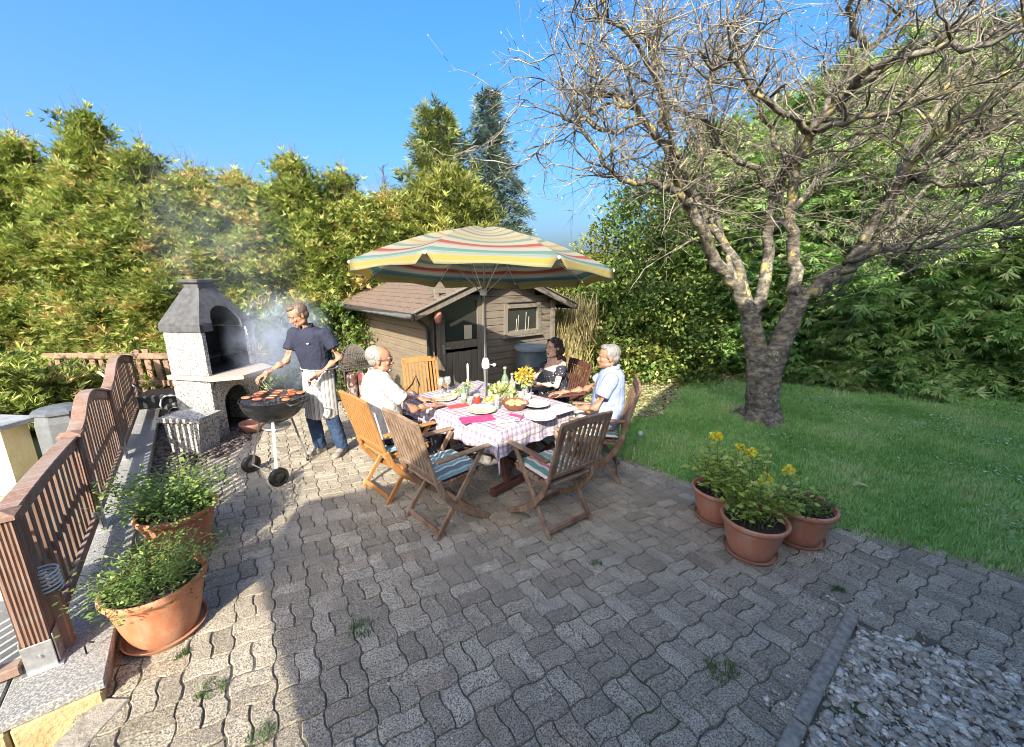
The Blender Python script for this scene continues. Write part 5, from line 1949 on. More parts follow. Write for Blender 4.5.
for k, (x, y) in enumerate([(-.22, -.06), (.22, .12), (.08, .19), (.20, -.12)]):
    mb = MB(); mb.ell((0, 0, 0), (.05, .037, .013), n=14, m=8)
    for i, p in enumerate(mb.v): q = Vector(p); mb.v[i] = tuple(q * (1 + .2 * mnoise.noise(q * 30 + Vector((k, 0, 0)))))
    o = mb.build('steak', m_meat, smooth=True); o.location = Vector(gr.location) + Vector((x, y, .817)); o.rotation_euler = (0, 0, k)
    tag(o, 'dark grilled steak near the rim of the kettle grill grate', 'steak', 'steaks on the kettle grill')

# solar globe light in the grass, thin stem
p = on_z(639, 449)
sg = empty('globe_stake', p, 0, 'pale round ball on a thin stem stuck in the lawn behind the seated man', 'garden stake')
mb = MB(); mb.tube([(0, 0, 0), (0, 0, .16)], .004, 6); mb.build('stem', m_gal, sg)
mb = MB(); mb.ell((0, 0, .19), .032); mb.build('globe', M('frosted', (.50, .56, .54), (.42, .5, .47), 20, .4, .1), sg, smooth=True)
# ------------------------------------------------------------------ potted plants
def terra(name, c1, c2, pale):
    m, nt, b, out = newmat(name)
    cg = coords(nt)
    c = ramp(nt, noise_n(nt, cg, 4, 5), [(.35, c1), (.65, c2)])
    c = mixc(nt, ramp(nt, noise_n(nt, coords(nt, (1, 1, .35)), 11, 6, .7), [(.47, (0, 0, 0)), (.70, (.62, .62, .62))]), c, pale)
    sx = nt.nodes.new('ShaderNodeSeparateXYZ'); nt.links.new(cg, sx.inputs[0])
    low = math_n(nt, 'MULTIPLY', ramp(nt, sx.outputs[2], [(.0, (1, 1, 1)), (.11, (0, 0, 0))]), noise_n(nt, cg, 30, 4))
    c = mixc(nt, low, c, (.20, .15, .10))
    c = mixc(nt, ramp(nt, noise_n(nt, cg, 90, 3), [(.60, (0, 0, 0)), (.68, (.5, .5, .5))]), c, (.22, .12, .07))
    nt.links.new(c, b.inputs['Base Color'])
    b.inputs['Roughness'].default_value = .6
    bump(nt, b, noise_n(nt, cg, 60, 5), .25, .003)
    return m


m_terra = terra('terracotta', (.50, .19, .09), (.42, .15, .07), (.52, .33, .22))
m_terra_p = terra('terracotta_aged', (.52, .21, .125), (.44, .175, .105), (.52, .36, .27))
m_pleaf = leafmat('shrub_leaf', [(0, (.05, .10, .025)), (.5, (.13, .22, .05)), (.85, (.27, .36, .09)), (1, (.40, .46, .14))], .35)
m_yleaf = leafmat('bright_leaf', [(0, (.10, .20, .04)), (.4, (.27, .40, .08)), (.8, (.50, .58, .14)), (1, (.66, .68, .22))], .4)
m_stem = M('green_stem', (.12, .16, .05), (.16, .14, .06), 20, .7, .1)
m_pet = leafmat('yellow_petal', [(0, (.78, .60, .03)), (.6, (.86, .76, .05)), (1, (.88, .82, .14))], .25)
m_psoil = M('potting_soil', (.018, .013, .010), (.05, .036, .026), 60, .95, .9, .01)


def pot_plant(loc, r, h, label, style, seed, mat=m_terra, scl=1.0, flowers=()):
    t = empty('potted_plant', loc, 0, label, 'potted plant', 'terracotta pots on the patio')
    rb = r * .66
    mb = MB()
    prof = [(rb, .022), (rb + (r - rb) * .35, h * .35), (r * .90, h * .74), (r * .915, h * .76), (r * .915, h * .80), (r * .96, h * .86), (r * .97, h * .865), (r * 1.0, h * .885), (r * 1.03, h * .93), (r * 1.02, h * .98), (r * .98, h), (r * .93, h * .985), (r * .91, h * .93), (r * .88, h * .86)]
    mb.lathe(prof, n=56)
    mb.build('pot', mat, t, smooth=True, angle=40)
    mb = MB(); mb.lathe([(rb * 1.0, 0.002), (rb * 1.16, .004), (rb * 1.26, .03), (rb * 1.28, .034), (rb * 1.24, .035), (rb * 1.14, .014), (0, .014)], n=48); mb.build('saucer', mat, t, smooth=True, angle=40)
    mb = MB(); n = 40; vs_ = [(0, 0, h * .87)]; fs_ = []
    for i in range(1, 9):
        for k in range(n):
            a = 2 * math.pi * k / n; rr_ = r * .90 * i / 8
            vs_.append((rr_ * math.cos(a), rr_ * math.sin(a), h * .87 + .012 * mnoise.noise(Vector((rr_ * math.cos(a) * 25, rr_ * math.sin(a) * 25, seed)))))
    for k in range(n): fs_.append((0, 1 + k, 1 + (k + 1) % n))
    for i in range(7):
        for k in range(n): a = 1 + i * n + k; b2 = 1 + i * n + (k + 1) % n; fs_.append((a, a + n, b2 + n, b2))
    mb.add(vs_, fs_); mb.build('soil', m_psoil, t)
    g = random.Random(seed); gg = np.random.default_rng(seed)
    stems = MB(); P = []; D = []; S = []
    ns = {'bushy': 80, 'loose': 52, 'low': 44, 'carrot': 80}[style]
    Hs = {'bushy': .30, 'loose': .52, 'low': .10, 'carrot': .23}[style] * scl
    sp = {'bushy': .30, 'loose': .24, 'low': .16, 'carrot': .26}[style] * scl
    for k in range(ns):
        a = g.uniform(0, 6.28); r0 = r * .55 * math.sqrt(g.random())
        p = Vector((r0 * math.cos(a), r0 * math.sin(a), h * .87))
        hh = Hs * g.uniform(.4, 1.15); a2 = a + g.uniform(-.8, .8); out_ = sp * g.uniform(.2, 1.1)
        pts = [p]; n = 7
        for i in range(1, n + 1):
            f = i / n
            pts.append(p + Vector((math.cos(a2) * out_ * f ** 1.4, math.sin(a2) * out_ * f ** 1.4, hh * (f - .28 * f * f * (out_ / sp)))) + Vector((g.gauss(0, .006), g.gauss(0, .006), 0)))
        stems.tube(pts, [.003 - .0018 * i / n for i in range(n + 1)], 5, False)
        nl = {'bushy': 42, 'loose': 15, 'low': 20, 'carrot': 40}[style]
        for j in range(nl):
            f = g.uniform(.12, 1.0) ** .8
            i = min(int(f * n), n - 1); q = pts[i].lerp(pts[i + 1], f * n - i)
            aa = g.uniform(0, 6.28)
            spread = {'bushy': .035, 'loose': .018, 'low': .03, 'carrot': .045}[style]
            q = q + Vector((g.gauss(0, spread), g.gauss(0, spread), g.gauss(0, spread)))
            P.append(q[:]); D.append((math.cos(aa), math.sin(aa), g.uniform(-.35, .6))); S.append(g.uniform(.6, 1.4))
    stems.build('stems', m_stem, t)
    N = len(P)
    base = {'bushy': .026, 'loose': .046, 'low': .03, 'carrot': .022}[style]
    TV, TF = quadleaf(1, {'bushy': .62, 'loose': .6, 'low': .4, 'carrot': .42}[style], .12)
    P = np.array(P); D = np.array(D); S = np.array(S) * base
    S[gg.random(N) < .06] *= 1.5
    hgt = np.clip((P[:, 2] - h) / (Hs + .05), 0, 1)
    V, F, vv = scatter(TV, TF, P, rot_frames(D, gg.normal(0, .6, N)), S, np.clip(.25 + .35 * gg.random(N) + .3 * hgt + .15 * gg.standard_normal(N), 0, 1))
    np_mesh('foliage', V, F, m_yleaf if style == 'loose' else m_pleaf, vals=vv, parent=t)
    for (dx, dy, dz, s_) in flowers:
        p1 = Vector((dx, dy, dz))
        st2 = MB(); p0 = Vector((dx * .4, dy * .4, h * .87))
        st2.tube([p0, p0.lerp(p1, .5) + Vector((.01, 0, .03)), p1 - Vector((0, 0, .006))], .0022, 5, False)
        fl = leafball('flower', m_pet, t, p1[:], .020 * s_, int(90), .020 * s_, seed + 5, .6, quadleaf(1, .8, .15))
        st2.build('flower_stem', m_stem, fl)
    return t


def wrel(u_, v_, Y, loc): return at(u_, v_, Y) - Vector(loc)


pot_plant((-1.965, 1.88, 0), .228, .35, 'nearest terracotta pot by the coping with ferny green plant', 'carrot', 3, m_terra, 1.0)
pot_plant((-2.42, 2.58, 0), .235, .35, 'sunlit bushy plant in the terracotta pot behind the nearest one', 'bushy', 4, m_terra, 1.15)
l1 = (1.74, 2.55, 0); l2 = (1.70, 2.98, 0); l3 = (2.20, 2.71, 0)
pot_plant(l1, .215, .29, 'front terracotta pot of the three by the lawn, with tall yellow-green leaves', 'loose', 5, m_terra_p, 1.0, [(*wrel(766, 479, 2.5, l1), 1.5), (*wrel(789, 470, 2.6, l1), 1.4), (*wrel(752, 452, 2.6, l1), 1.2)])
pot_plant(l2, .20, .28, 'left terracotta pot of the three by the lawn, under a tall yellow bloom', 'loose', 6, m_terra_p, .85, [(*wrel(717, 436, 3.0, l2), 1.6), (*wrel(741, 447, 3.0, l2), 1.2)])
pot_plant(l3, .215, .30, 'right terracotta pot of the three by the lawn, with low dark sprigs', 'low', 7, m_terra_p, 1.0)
# ------------------------------------------------------------------ conifers, hedges and shrubs
m_bark_d = M('conifer_bark', (.10, .07, .05), (.06, .042, .032), 14, .95, .8, .02, (1, 1, .25))
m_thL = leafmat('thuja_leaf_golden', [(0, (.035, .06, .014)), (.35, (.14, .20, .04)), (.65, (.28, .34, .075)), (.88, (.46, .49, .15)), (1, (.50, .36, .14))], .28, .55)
m_thR = leafmat('thuja_leaf_green', [(0, (.06, .14, .04)), (.4, (.20, .37, .10)), (.8, (.36, .50, .16)), (1, (.54, .62, .28))], .28, .5)
m_spr = leafmat('spruce_needle_blue', [(0, (.03, .055, .042)), (.5, (.09, .14, .115)), (1, (.22, .29, .25))], .12, .6)
m_pine = leafmat('pine_needle', [(0, (.04, .07, .02)), (.5, (.14, .18, .05)), (1, (.30, .32, .12))], .15, .6)
m_ivy = leafmat('ivy_leaf', [(0, (.04, .085, .022)), (.5, (.12, .20, .05)), (.85, (.27, .34, .08)), (1, (.48, .50, .18))], .25, .45)
m_light = leafmat('yellow_green_leaf', [(0, (.04, .06, .015)), (.5, (.15, .18, .035)), (1, (.38, .38, .10))], .3, .5)
m_beige = leafmat('dry_reed_leaf', [(0, (.17, .13, .06)), (.5, (.36, .30, .14)), (1, (.50, .46, .22))], .2, .7)


def frond(n=5, w=.16, L=1.0):
    """flat fern-like spray: midrib pieces with leaflets"""
    V = []; F = []
    def q(a, b, c, d):
        o = len(V); V.extend([a, b, c, d]); F.append((o, o + 1, o + 2, o + 3))
    q((-.02, 0, 0), (.02, 0, 0), (.012, L * .9, -.04), (-.012, L * .9, -.04))
    for i in range(n):
        y = L * (.12 + .78 * i / n); l = .42 * (1 - .62 * i / n)
        for s_ in (-1, 1):
            z = -.04 * y
            tx, ty = s_ * l * .8, y + l * .62
            dx, dy = -.6, .8 * s_
            q((s_ * .01, y, z), (tx * .55 + w * .30 * s_, ty * .55 + y * .45 - w * .28, z + .02), (tx, ty, z - .04), (tx * .50 - w * .16 * s_, ty * .5 + y * .5 + w * .34, z + .02))
    q((-w * .25, L * .8, -.03), (w * .25, L * .8, -.03), (.01, L * 1.1, -.07), (-.01, L * 1.1, -.07))
    return np.array(V, float), np.array(F)




def fan(angs, wd, seed, L=1.0, droop=.0):
    """scale-leaf spray: separate narrow leaflets fanned out, each with its own tilt"""
    g = random.Random(seed); V = []; F = []
    for i, a in enumerate(angs):
        a = math.radians(a); l = L * g.uniform(.55, 1.0) * (1 - .25 * abs(a)); y0 = .12 + .30 * g.random()
        dx, dy = math.sin(a), math.cos(a); nx, ny = dy, -dx
        tl = g.uniform(-.5, .5); zt = g.uniform(-.22, .22) - droop
        o = len(V); w_ = wd * g.uniform(.7, 1.3)
        x0, yb = dx * .05, y0
        mx, my = x0 + dx * l * .45, yb + dy * l * .45
        V += [(x0, yb, 0), (mx + nx * w_, my + ny * w_, zt * .5 + tl * w_), (x0 + dx * l, yb + dy * l, zt), (mx - nx * w_, my - ny * w_, zt * .5 - tl * w_)]
        F.append((o, o + 1, o + 2, o + 3))
    return np.array(V, float), np.array(F)


FR = fan([-46, -30, -14, 0, 14, 30, 46], .058, 5)
FRR = fan([-64, -48, -32, -16, 0, 16, 32, 48, 64], .062, 8, 1.0, .15)


def crown(name, mat, parent, prof, H, seed, nclump, per, size, tmpl, droop=.0, out=.55, csz=.30, lump=.28, top_wisp=0, squash=1.0, base=0.0, inner=.25, roll_sd=.5):
    """prof(t) radius at height fraction t; sprays grouped in clumps on an uneven surface"""
    g = np.random.default_rng(seed)
    P = []; D = []; Vv = []; S = []
    so_ = Vector((seed * 3.1, seed * 1.7, 0))
    for c in range(nclump):
        t = g.random() ** .9
        for _ in range(6):
            if g.random() < max(prof(t), .05) / max(prof(x) for x in (.1, .3, .5)): break
            t = g.random()
        a = g.uniform(0, 2 * math.pi)
        nz = mnoise.noise(Vector((math.cos(a) * 1.6, math.sin(a) * 1.6, t * H * 1.3)) + so_)
        r = prof(t) * (1 + lump * 2 * nz) * g.uniform(.72, 1.06)
        if g.random() < inner: r *= g.uniform(.45, .8)
        cp = np.array([r * math.cos(a), r * math.sin(a) * squash, base + t * H])
        od = np.array([math.cos(a), math.sin(a), 0])
        cv = g.normal(.5, .21)
        n = per
        loc = g.standard_normal((n, 3)) * np.array([.5, .5, .42]) * csz
        # clumps trail outwards along a branch
        s_ = g.random(n)
        loc += od[None] * (s_[:, None] - .5) * csz * 1.3 + np.array([0, 0, 1]) * ((s_ - .5) * csz * (.5 - droop * 1.6))[:, None]
        P.append(cp + loc)
        D.append(od[None] * out + g.standard_normal((n, 3)) * .38 + np.array([0, 0, .50 - droop]))
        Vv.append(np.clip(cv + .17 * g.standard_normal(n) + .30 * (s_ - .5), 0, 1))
        S.append(size * g.uniform(.65, 1.25, n))
    if top_wisp:
        n = top_wisp
        t = 1 - .22 * g.random(n) ** 1.5
        a = g.uniform(0, 6.28, n)
        r = np.array([prof(x) for x in t]) * g.uniform(.2, 1.0, n)
        P.append(np.column_stack([r * np.cos(a), r * np.sin(a) * squash, base + t * H + g.uniform(0, .22, n)]))
        D.append(np.column_stack([g.normal(0, .25, n), g.normal(0, .25, n), np.ones(n)]))
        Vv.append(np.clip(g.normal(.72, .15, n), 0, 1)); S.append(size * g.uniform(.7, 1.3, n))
    P = np.concatenate(P); D = np.concatenate(D); Vv = np.concatenate(Vv); S = np.concatenate(S)
    k = P[:, 2] > .03
    P, D, Vv, S = P[k], D[k], Vv[k], S[k]
    V, F, vv = scatter(tmpl[0], tmpl[1], P, rot_frames(D, g.normal(0, roll_sd, len(P))), S, Vv)
    return np_mesh(name, V, F, mat, vals=vv, parent=parent)


def trunk(parent, H, r, seed=0, limbs=0, mat=None, spread=.8):
    g = random.Random(seed); mb = MB()
    pts = [Vector((0, 0, -.05))]
    for i in range(1, 9): pts.append(Vector((g.gauss(0, .03), g.gauss(0, .03), H * i / 8)))
    mb.tube(pts, [r * (1.15 - i / 8 * .95) for i in range(9)], 10)
    for k in range(limbs):
        z = H * g.uniform(.08, .85); a = g.uniform(0, 6.28); L_ = spread * (1 - z / H * .7) * g.uniform(.5, 1)
        q = Vector((0, 0, z))
        mb.tube([q, q + Vector((math.cos(a) * L_ * .5, math.sin(a) * L_ * .5, L_ * .25)), q + Vector((math.cos(a) * L_, math.sin(a) * L_, L_ * .6))], [r * .3, r * .2, r * .06], 6)
    return mb.build('trunk', mat or m_bark_d, parent, smooth=True)


def thuja_prof(R0, p=1.6):
    def f(t):
        return R0 * (1 - t ** p) ** .75 * (0.86 + .14 * min(1, t * 6)) + .04
    return f


# left hedge of golden thujas: four different builds, then turned and scaled copies
hedge_protos = []
m_brownt = M('bare_twig', (.20, .15, .10), (.12, .085, .06), 20, .8, .2)


def top_twigs(parent, H, R0, seed, n=46):
    g = random.Random(seed); mb = MB()
    for k in range(n):
        a = g.uniform(0, 6.28); t = g.uniform(.72, .98); r = R0 * (1 - t) * 1.6 * g.uniform(.2, 1)
        p = Vector((r * math.cos(a), r * math.sin(a), H * t)); d = Vector((g.gauss(0, .25), g.gauss(0, .25), 1)).normalized()
        L_ = g.uniform(.3, .75) + (1 - t) * H * .35
        q = [p]
        for i in range(4): d = (d + Vector((g.gauss(0, .12), g.gauss(0, .12), .05))).normalized(); q.append(q[-1] + d * L_ / 4)
        mb.tube(q, [.006, .005, .004, .003, .0015], 3, False)
        for j in range(4):
            i = g.randint(1, 3); e = q[i] + Vector((g.gauss(0, .07), g.gauss(0, .07), g.uniform(.04, .12)))
            mb.tube([q[i], e], [.003, .0012], 3, False)
    return mb.build('top_twigs', m_brownt, parent)


def thuja(H, R0, seed, mat, n=150, per=30, size=.26, label='', group='', wisp=70, droop=0.05):
    t = empty('thuja_tree', (0, 0, 0), 0, label, 'tree', group)
    trunk(t, H * .9, .07, seed, 10)
    top_twigs(t, H, R0, seed)
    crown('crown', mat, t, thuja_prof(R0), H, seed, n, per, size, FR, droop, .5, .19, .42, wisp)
    return t


left_specs = [  # px u of the axis, y of the tip, depth Y, label
    (-70, 138, 7.4, 'golden green thuja at the left picture edge, first of the tall hedge'),
    (12, 142, 7.3, 'golden green thuja above the yellow garden wall'),
    (84, 118, 7.5, 'tallest thuja of the left hedge, with a ragged peak above the broken pickets'),
    (140, 150, 7.2, 'thuja directly left behind the masonry barbecue hood'),
    (190, 170, 7.5, 'thuja right behind the chimney of the masonry barbecue'),
    (238, 176, 7.7, 'thuja behind the drifting smoke, right of the barbecue chimney'),
    (292, 158, 7.9, 'pointed thuja behind the cook at the grill'),
    (340, 172, 8.4, 'thuja behind the left corner of the garden shed roof'),
    (384, 192, 9.0, 'yellowish thuja behind the shed, left of the round golden one'),
    (-150, 130, 6.6, 'thuja outside the left picture edge continuing the hedge'),
]
protos = []
for i, (u_, v_, Y, lab) in enumerate(left_specs):
    p = at(u_, v_, Y); H = p.z
    if i < 4:
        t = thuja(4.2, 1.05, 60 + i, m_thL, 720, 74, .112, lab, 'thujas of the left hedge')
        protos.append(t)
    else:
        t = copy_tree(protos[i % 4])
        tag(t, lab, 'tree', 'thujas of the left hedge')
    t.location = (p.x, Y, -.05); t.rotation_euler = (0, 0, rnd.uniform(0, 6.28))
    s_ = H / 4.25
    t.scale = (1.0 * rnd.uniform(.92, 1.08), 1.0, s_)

# low shrubs before the hedge
def shrub(u_, v_, Y, r, h, mat, label, seed, n=60, per=24, size=.09, tmpl=None, cat='shrub', name='garden_shrub', grp='low shrubs'):
    p = at(u_, v_, Y)
    t = empty(name, (p.x, Y, -.03), 0, label, cat, grp)
    crown('foliage', mat, t, lambda q: r * (1 - q ** 2.2) ** .5 + .03, h, seed, n, per, size, tmpl or quadleaf(1, .6, .12), .05, .5, .16, .25, 12)
    mb = MB(); g = random.Random(seed)
    for k in range(9):
        a = g.uniform(0, 6.28); mb.tube([(0, 0, 0), (math.cos(a) * r * .35, math.sin(a) * r * .35, h * .5), (math.cos(a) * r * .6, math.sin(a) * r * .6, h * .85)], [.014, .009, .003], 5)
    mb.build('stems', m_bark_d, t)
    return t


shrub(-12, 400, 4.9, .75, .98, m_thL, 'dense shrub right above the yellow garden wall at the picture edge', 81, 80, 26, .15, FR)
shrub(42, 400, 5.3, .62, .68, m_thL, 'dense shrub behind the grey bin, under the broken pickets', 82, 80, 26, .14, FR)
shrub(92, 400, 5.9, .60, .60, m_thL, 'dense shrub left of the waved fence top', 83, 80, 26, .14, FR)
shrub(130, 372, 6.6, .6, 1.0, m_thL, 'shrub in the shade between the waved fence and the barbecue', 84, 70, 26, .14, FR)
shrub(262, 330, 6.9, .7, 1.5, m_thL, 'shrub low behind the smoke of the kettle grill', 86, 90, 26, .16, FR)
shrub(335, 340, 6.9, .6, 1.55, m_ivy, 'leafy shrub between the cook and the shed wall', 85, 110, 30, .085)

# background: bare shrub tree, pine, blue spruce, round golden thuja
def needle_spray(n=9):
    V = []; F = []
    for i in range(n):
        y = i / n
        for s_ in (-1, 1):
            o = len(V)
            V += [(0, y, 0), (0, y + .10, 0), (s_ * .26 * (1 - .4 * y), y + .20, .03)]
            F.append((o, o + 1, o + 2, o + 2))
    V += [(-.02, 0, 0), (.02, 0, 0), (.0, 1.1, 0)]; o = len(V) - 3; F.append((o, o + 1, o + 2, o + 2))
    V = np.array(V, float); F4 = []
    # make true quads by giving each needle a width
    V2 = []; F2 = []
    for i in range(n):
        y = i / n
        for s_ in (-1, 1):
            o = len(V2)
            V2 += [(0, y - .02, 0), (0, y + .05, 0), (s_ * .28 * (1 - .4 * y), y + .19, .03), (s_ * .27 * (1 - .4 * y), y + .14, .03)]
            F2.append((o, o + 1, o + 2, o + 3))
    o = len(V2); V2 += [(-.025, 0, 0), (.025, 0, 0), (.01, 1.1, 0), (-.01, 1.1, 0)]; F2.append((o, o + 1, o + 2, o + 3))
    return np.array(V2, float), np.array(F2)


ND = fan([-50, -34, -17, 0, 17, 34, 50], .045, 15)


def tiered(name, loc, H, R0, mat, label, seed, tiers=26, per=9, droop=.35, up=.0, size=.34, density=16, power=1.0, gap=0.0, clear=0.02):
    t = empty(name, loc, 0, label, 'tree', 'trees beyond the garden')
    g = np.random.default_rng(seed)
    mb = MB(); mb.tube([(0, 0, 0), (0.03, 0, H * .5), (0, 0, H)], [H * .018, H * .010, .01], 8); mb.build('trunk', m_bark_d, t, smooth=True)
    P = []; D = []; Vv = []; S = []; br = MB()
    for i in range(tiers):
        f = clear + (1 - clear) * (i + g.uniform(-.3, .3)) / tiers; f = min(max(f, 0.01), .985)
        z = H * f; L_ = R0 * (1 - f) ** power * g.uniform(.85, 1.1) + .10
        nb = max(4, int(per * (1 - f * .4)))
        for k in range(nb):
            a = 2 * math.pi * k / nb + g.uniform(-.4, .4); l = L_ * g.uniform(.65, 1.15)
            if g.random() < gap: continue
            br.tube([(0, 0, z), (math.cos(a) * l * .6, math.sin(a) * l * .6, z + l * (up - droop * .5)), (math.cos(a) * l, math.sin(a) * l, z + l * (up - droop * .8))], [.02, .012, .005], 4, False)
            n = max(5, int(density * l / R0 * 1.2) + 3)
            s_ = g.random(n) ** .75
            rr_ = l * s_
            wv = .16 * l * (1 - .5 * s_) * g.standard_normal(n)
            P.append(np.column_stack([math.cos(a) * rr_ - math.sin(a) * wv, math.sin(a) * rr_ + math.cos(a) * wv, z + rr_ * (up - droop * s_ * .8) + .05 * g.standard_normal(n)]))
            D.append(np.column_stack([math.cos(a) + g.normal(0, .45, n), math.sin(a) + g.normal(0, .45, n), g.normal(up - .1, .35, n)]))
            cv = g.normal(.45, .15)
            Vv.append(np.clip(cv + .25 * (s_ - .5) + .1 * g.standard_normal(n), 0, 1)); S.append(size * g.uniform(.7, 1.25, n))
    br.build('branches', m_bark_d, t)
    n = 14
    P.append(np.column_stack([g.normal(0, .04, n), g.normal(0, .04, n), H - .35 + .4 * g.random(n)])); D.append(np.column_stack([g.normal(0, .3, n), g.normal(0, .3, n), np.ones(n)])); Vv.append(np.full(n, .5)); S.append(np.full(n, size * .7))
    P, D, Vv, S = map(np.concatenate, (P, D, Vv, S))
    V, F, vv = scatter(*ND, P, rot_frames(D, g.normal(0, .7, len(P))), S, Vv)
    np_mesh('crown', V, F, mat, vals=vv, parent=t)
    return t


p = at(488, 90, 16); tiered('blue_spruce', (p.x, 16, 0), p.z, 2.55, m_spr, 'tall blue-grey spruce with drooping tiers above the parasol', 91, 44, 12, .42, .10, .36, 26, .82, .06)
p = at(436, 110, 15); tiered('scots_pine', (p.x, 15, 0), p.z, 2.0, m_pine, 'broad olive green pine left of the blue spruce', 92, 40, 13, -.25, .30, .34, 26, .55, .05)
# round golden thuja
p = at(447, 180, 10.2)
t = empty('golden_thuja', (p.x, 10.2, 0), 0, 'rounded yellow-green thuja rising behind the shed roof and parasol', 'tree')
trunk(t, p.z * .8, .09, 5, 8)
crown('crown', m_light, t, lambda q: 1.62 * (1 - q ** 3.0) ** .6 + .03, p.z, 71, 300, 30, .22, FR, .0, .5, .28, .14, 160)
p = at(402, 208, 9.6)
t = empty('golden_thuja', (p.x, 9.6, 0), 0, 'smaller golden thuja between the hedge and the rounded one', 'tree')
trunk(t, p.z * .8, .09, 6, 8)
crown('crown', m_light, t, lambda q: 1.1 * (1 - q ** 2.5) ** .6 + .03, p.z, 72, 150, 30, .21, FR, .0, .5, .28, .18, 80)


def bare_tree(name, loc, H, spread, label, seed, mat, n1=9, nt_=240, thin=.006, cat='tree', grp=None):
    t = empty(name, loc, 0, label, cat, grp)
    g = random.Random(seed); mb = MB(); tw = MB()
    mb.tube([(0, 0, 0), (.05, 0, H * .5), (0, 0, H * .95)], [H * .02, H * .012, .01], 6)
    for k in range(n1):
        z = H * g.uniform(.2, .85); a = g.uniform(0, 6.28); L_ = spread * g.uniform(.5, 1.1) * (1.1 - z / H * .6)
        q0 = Vector((0, 0, z)); q1 = q0 + Vector((math.cos(a) * L_, math.sin(a) * L_, L_ * g.uniform(.5, 1.1)))
        mb.tube([q0, q0.lerp(q1, .5) + Vector((0, 0, -.05)), q1], [.02, .014, .005], 5)
        for j in range(nt_ // n1):
            f = g.uniform(.2, 1); q = q0.lerp(q1, f); l = g.uniform(.15, .5) * spread * .6
            a2 = a + g.gauss(0, 1.0)
            e = q + Vector((math.cos(a2) * l, math.sin(a2) * l, l * g.uniform(-.1, 1.2)))
            tw.tube([q, q.lerp(e, .5) + Vector((g.gauss(0, .02), g.gauss(0, .02), .02)), e], [thin, thin * .7, thin * .3], 3, False)
    mb.build('trunk', mat, t); tw.build('twigs', mat, t)
    return t


m_twig_pale = M('pale_twig', (.32, .29, .25), (.20, .18, .155), 30, .8, .2)
p = at(384, 172, 12)
bare_tree('bare_tree', (p.x, 12, 0), p.z, 1.3, 'small bare grey tree peeping over the hedge left of the pine', 3, m_twig_pale, 12, 420, .008)
# feathery bare tops in the hedge line
# ---- right of the shed
def leaf_tree(name, u_, v_, Y, R0, mat, label, seed, n, per, size, power=2.4, csz=.3, lump=.3, squash=1, tmpl=None, wisp=60, droop=.25):
    p = at(u_, v_, Y)
    t = empty(name, (p.x, Y, -.03), 0, label, 'tree', 'trees of the right hand hedge')
    trunk(t, p.z * .85, .09, seed, 10, spread=R0)
    crown('crown', mat, t, lambda q: R0 * (1 - q ** power) ** .55 * (.85 + .15 * min(1, q * 5)) + .04, p.z, seed, n, per, size, tmpl or quadleaf(1, .6, .12), droop, .5, csz, lump, wisp, squash)
    return t


leaf_tree('leafy_bush', 592, 236, 9.6, 1.0, m_light, 'light yellow-green bush with sky above it right of the parasol rim', 101, 190, 34, .10, 2.2, .26)
leaf_tree('ivy_tree', 655, 172, 9.4, 1.25, m_ivy, 'dark ivy-clad tree left of the cherry trunk', 102, 330, 46, .105, 3.0, .30)
leaf_tree('ivy_tree', 708, 128, 9.7, 1.3, m_ivy, 'dark leafy tree right behind the cherry fork', 103, 330, 46, .115, 3.0, .30)
leaf_tree('ivy_tree', 625, 268, 8.3, .95, m_ivy, 'shorter ivy bush above the sunny leaf litter', 104, 230, 44, .10, 2.5, .26)
leaf_tree('ivy_tree', 682, 285, 8.0, .8, m_ivy, 'lower leafy bush between seated man and cherry trunk', 105, 190, 44, .10, 2.5, .26)
# big-leaved shrub at the foot
shrub(600, 360, 7.7, .55, .75, m_light, 'pale leafy shrub low behind the grey haired man', 106, 70, 26, .11, None, 'shrub', 'garden_shrub', 'low shrubs')
shrub(650, 370, 7.75, .6, .7, m_light, 'pale leafy shrub low at the edge of the sunny ground', 107, 70, 26, .11)
# dry reed clump
p = on_z(565, 372); p = at(566, 372, 7.6)
t = empty('dry_grass_clump', (p.x, 7.6, -.03), 0, 'tall beige dry reed clump beside the right end of the shed', 'ornamental grass')
gg = np.random.default_rng(9); N = 2600
base_ = np.column_stack([gg.normal(0, .24, N), gg.normal(0, .16, N), gg.uniform(0, 1.35, N)])
D = np.column_stack([gg.normal(0, .22, N), gg.normal(0, .22, N), np.ones(N)])
V, F, vv = scatter(*quadleaf(1, .07, .01), base_, rot_frames(D, gg.uniform(0, 6.28, N)), gg.uniform(.18, .45, N), gg.random(N))
np_mesh('blades', V, F, m_beige, vals=vv, parent=t)
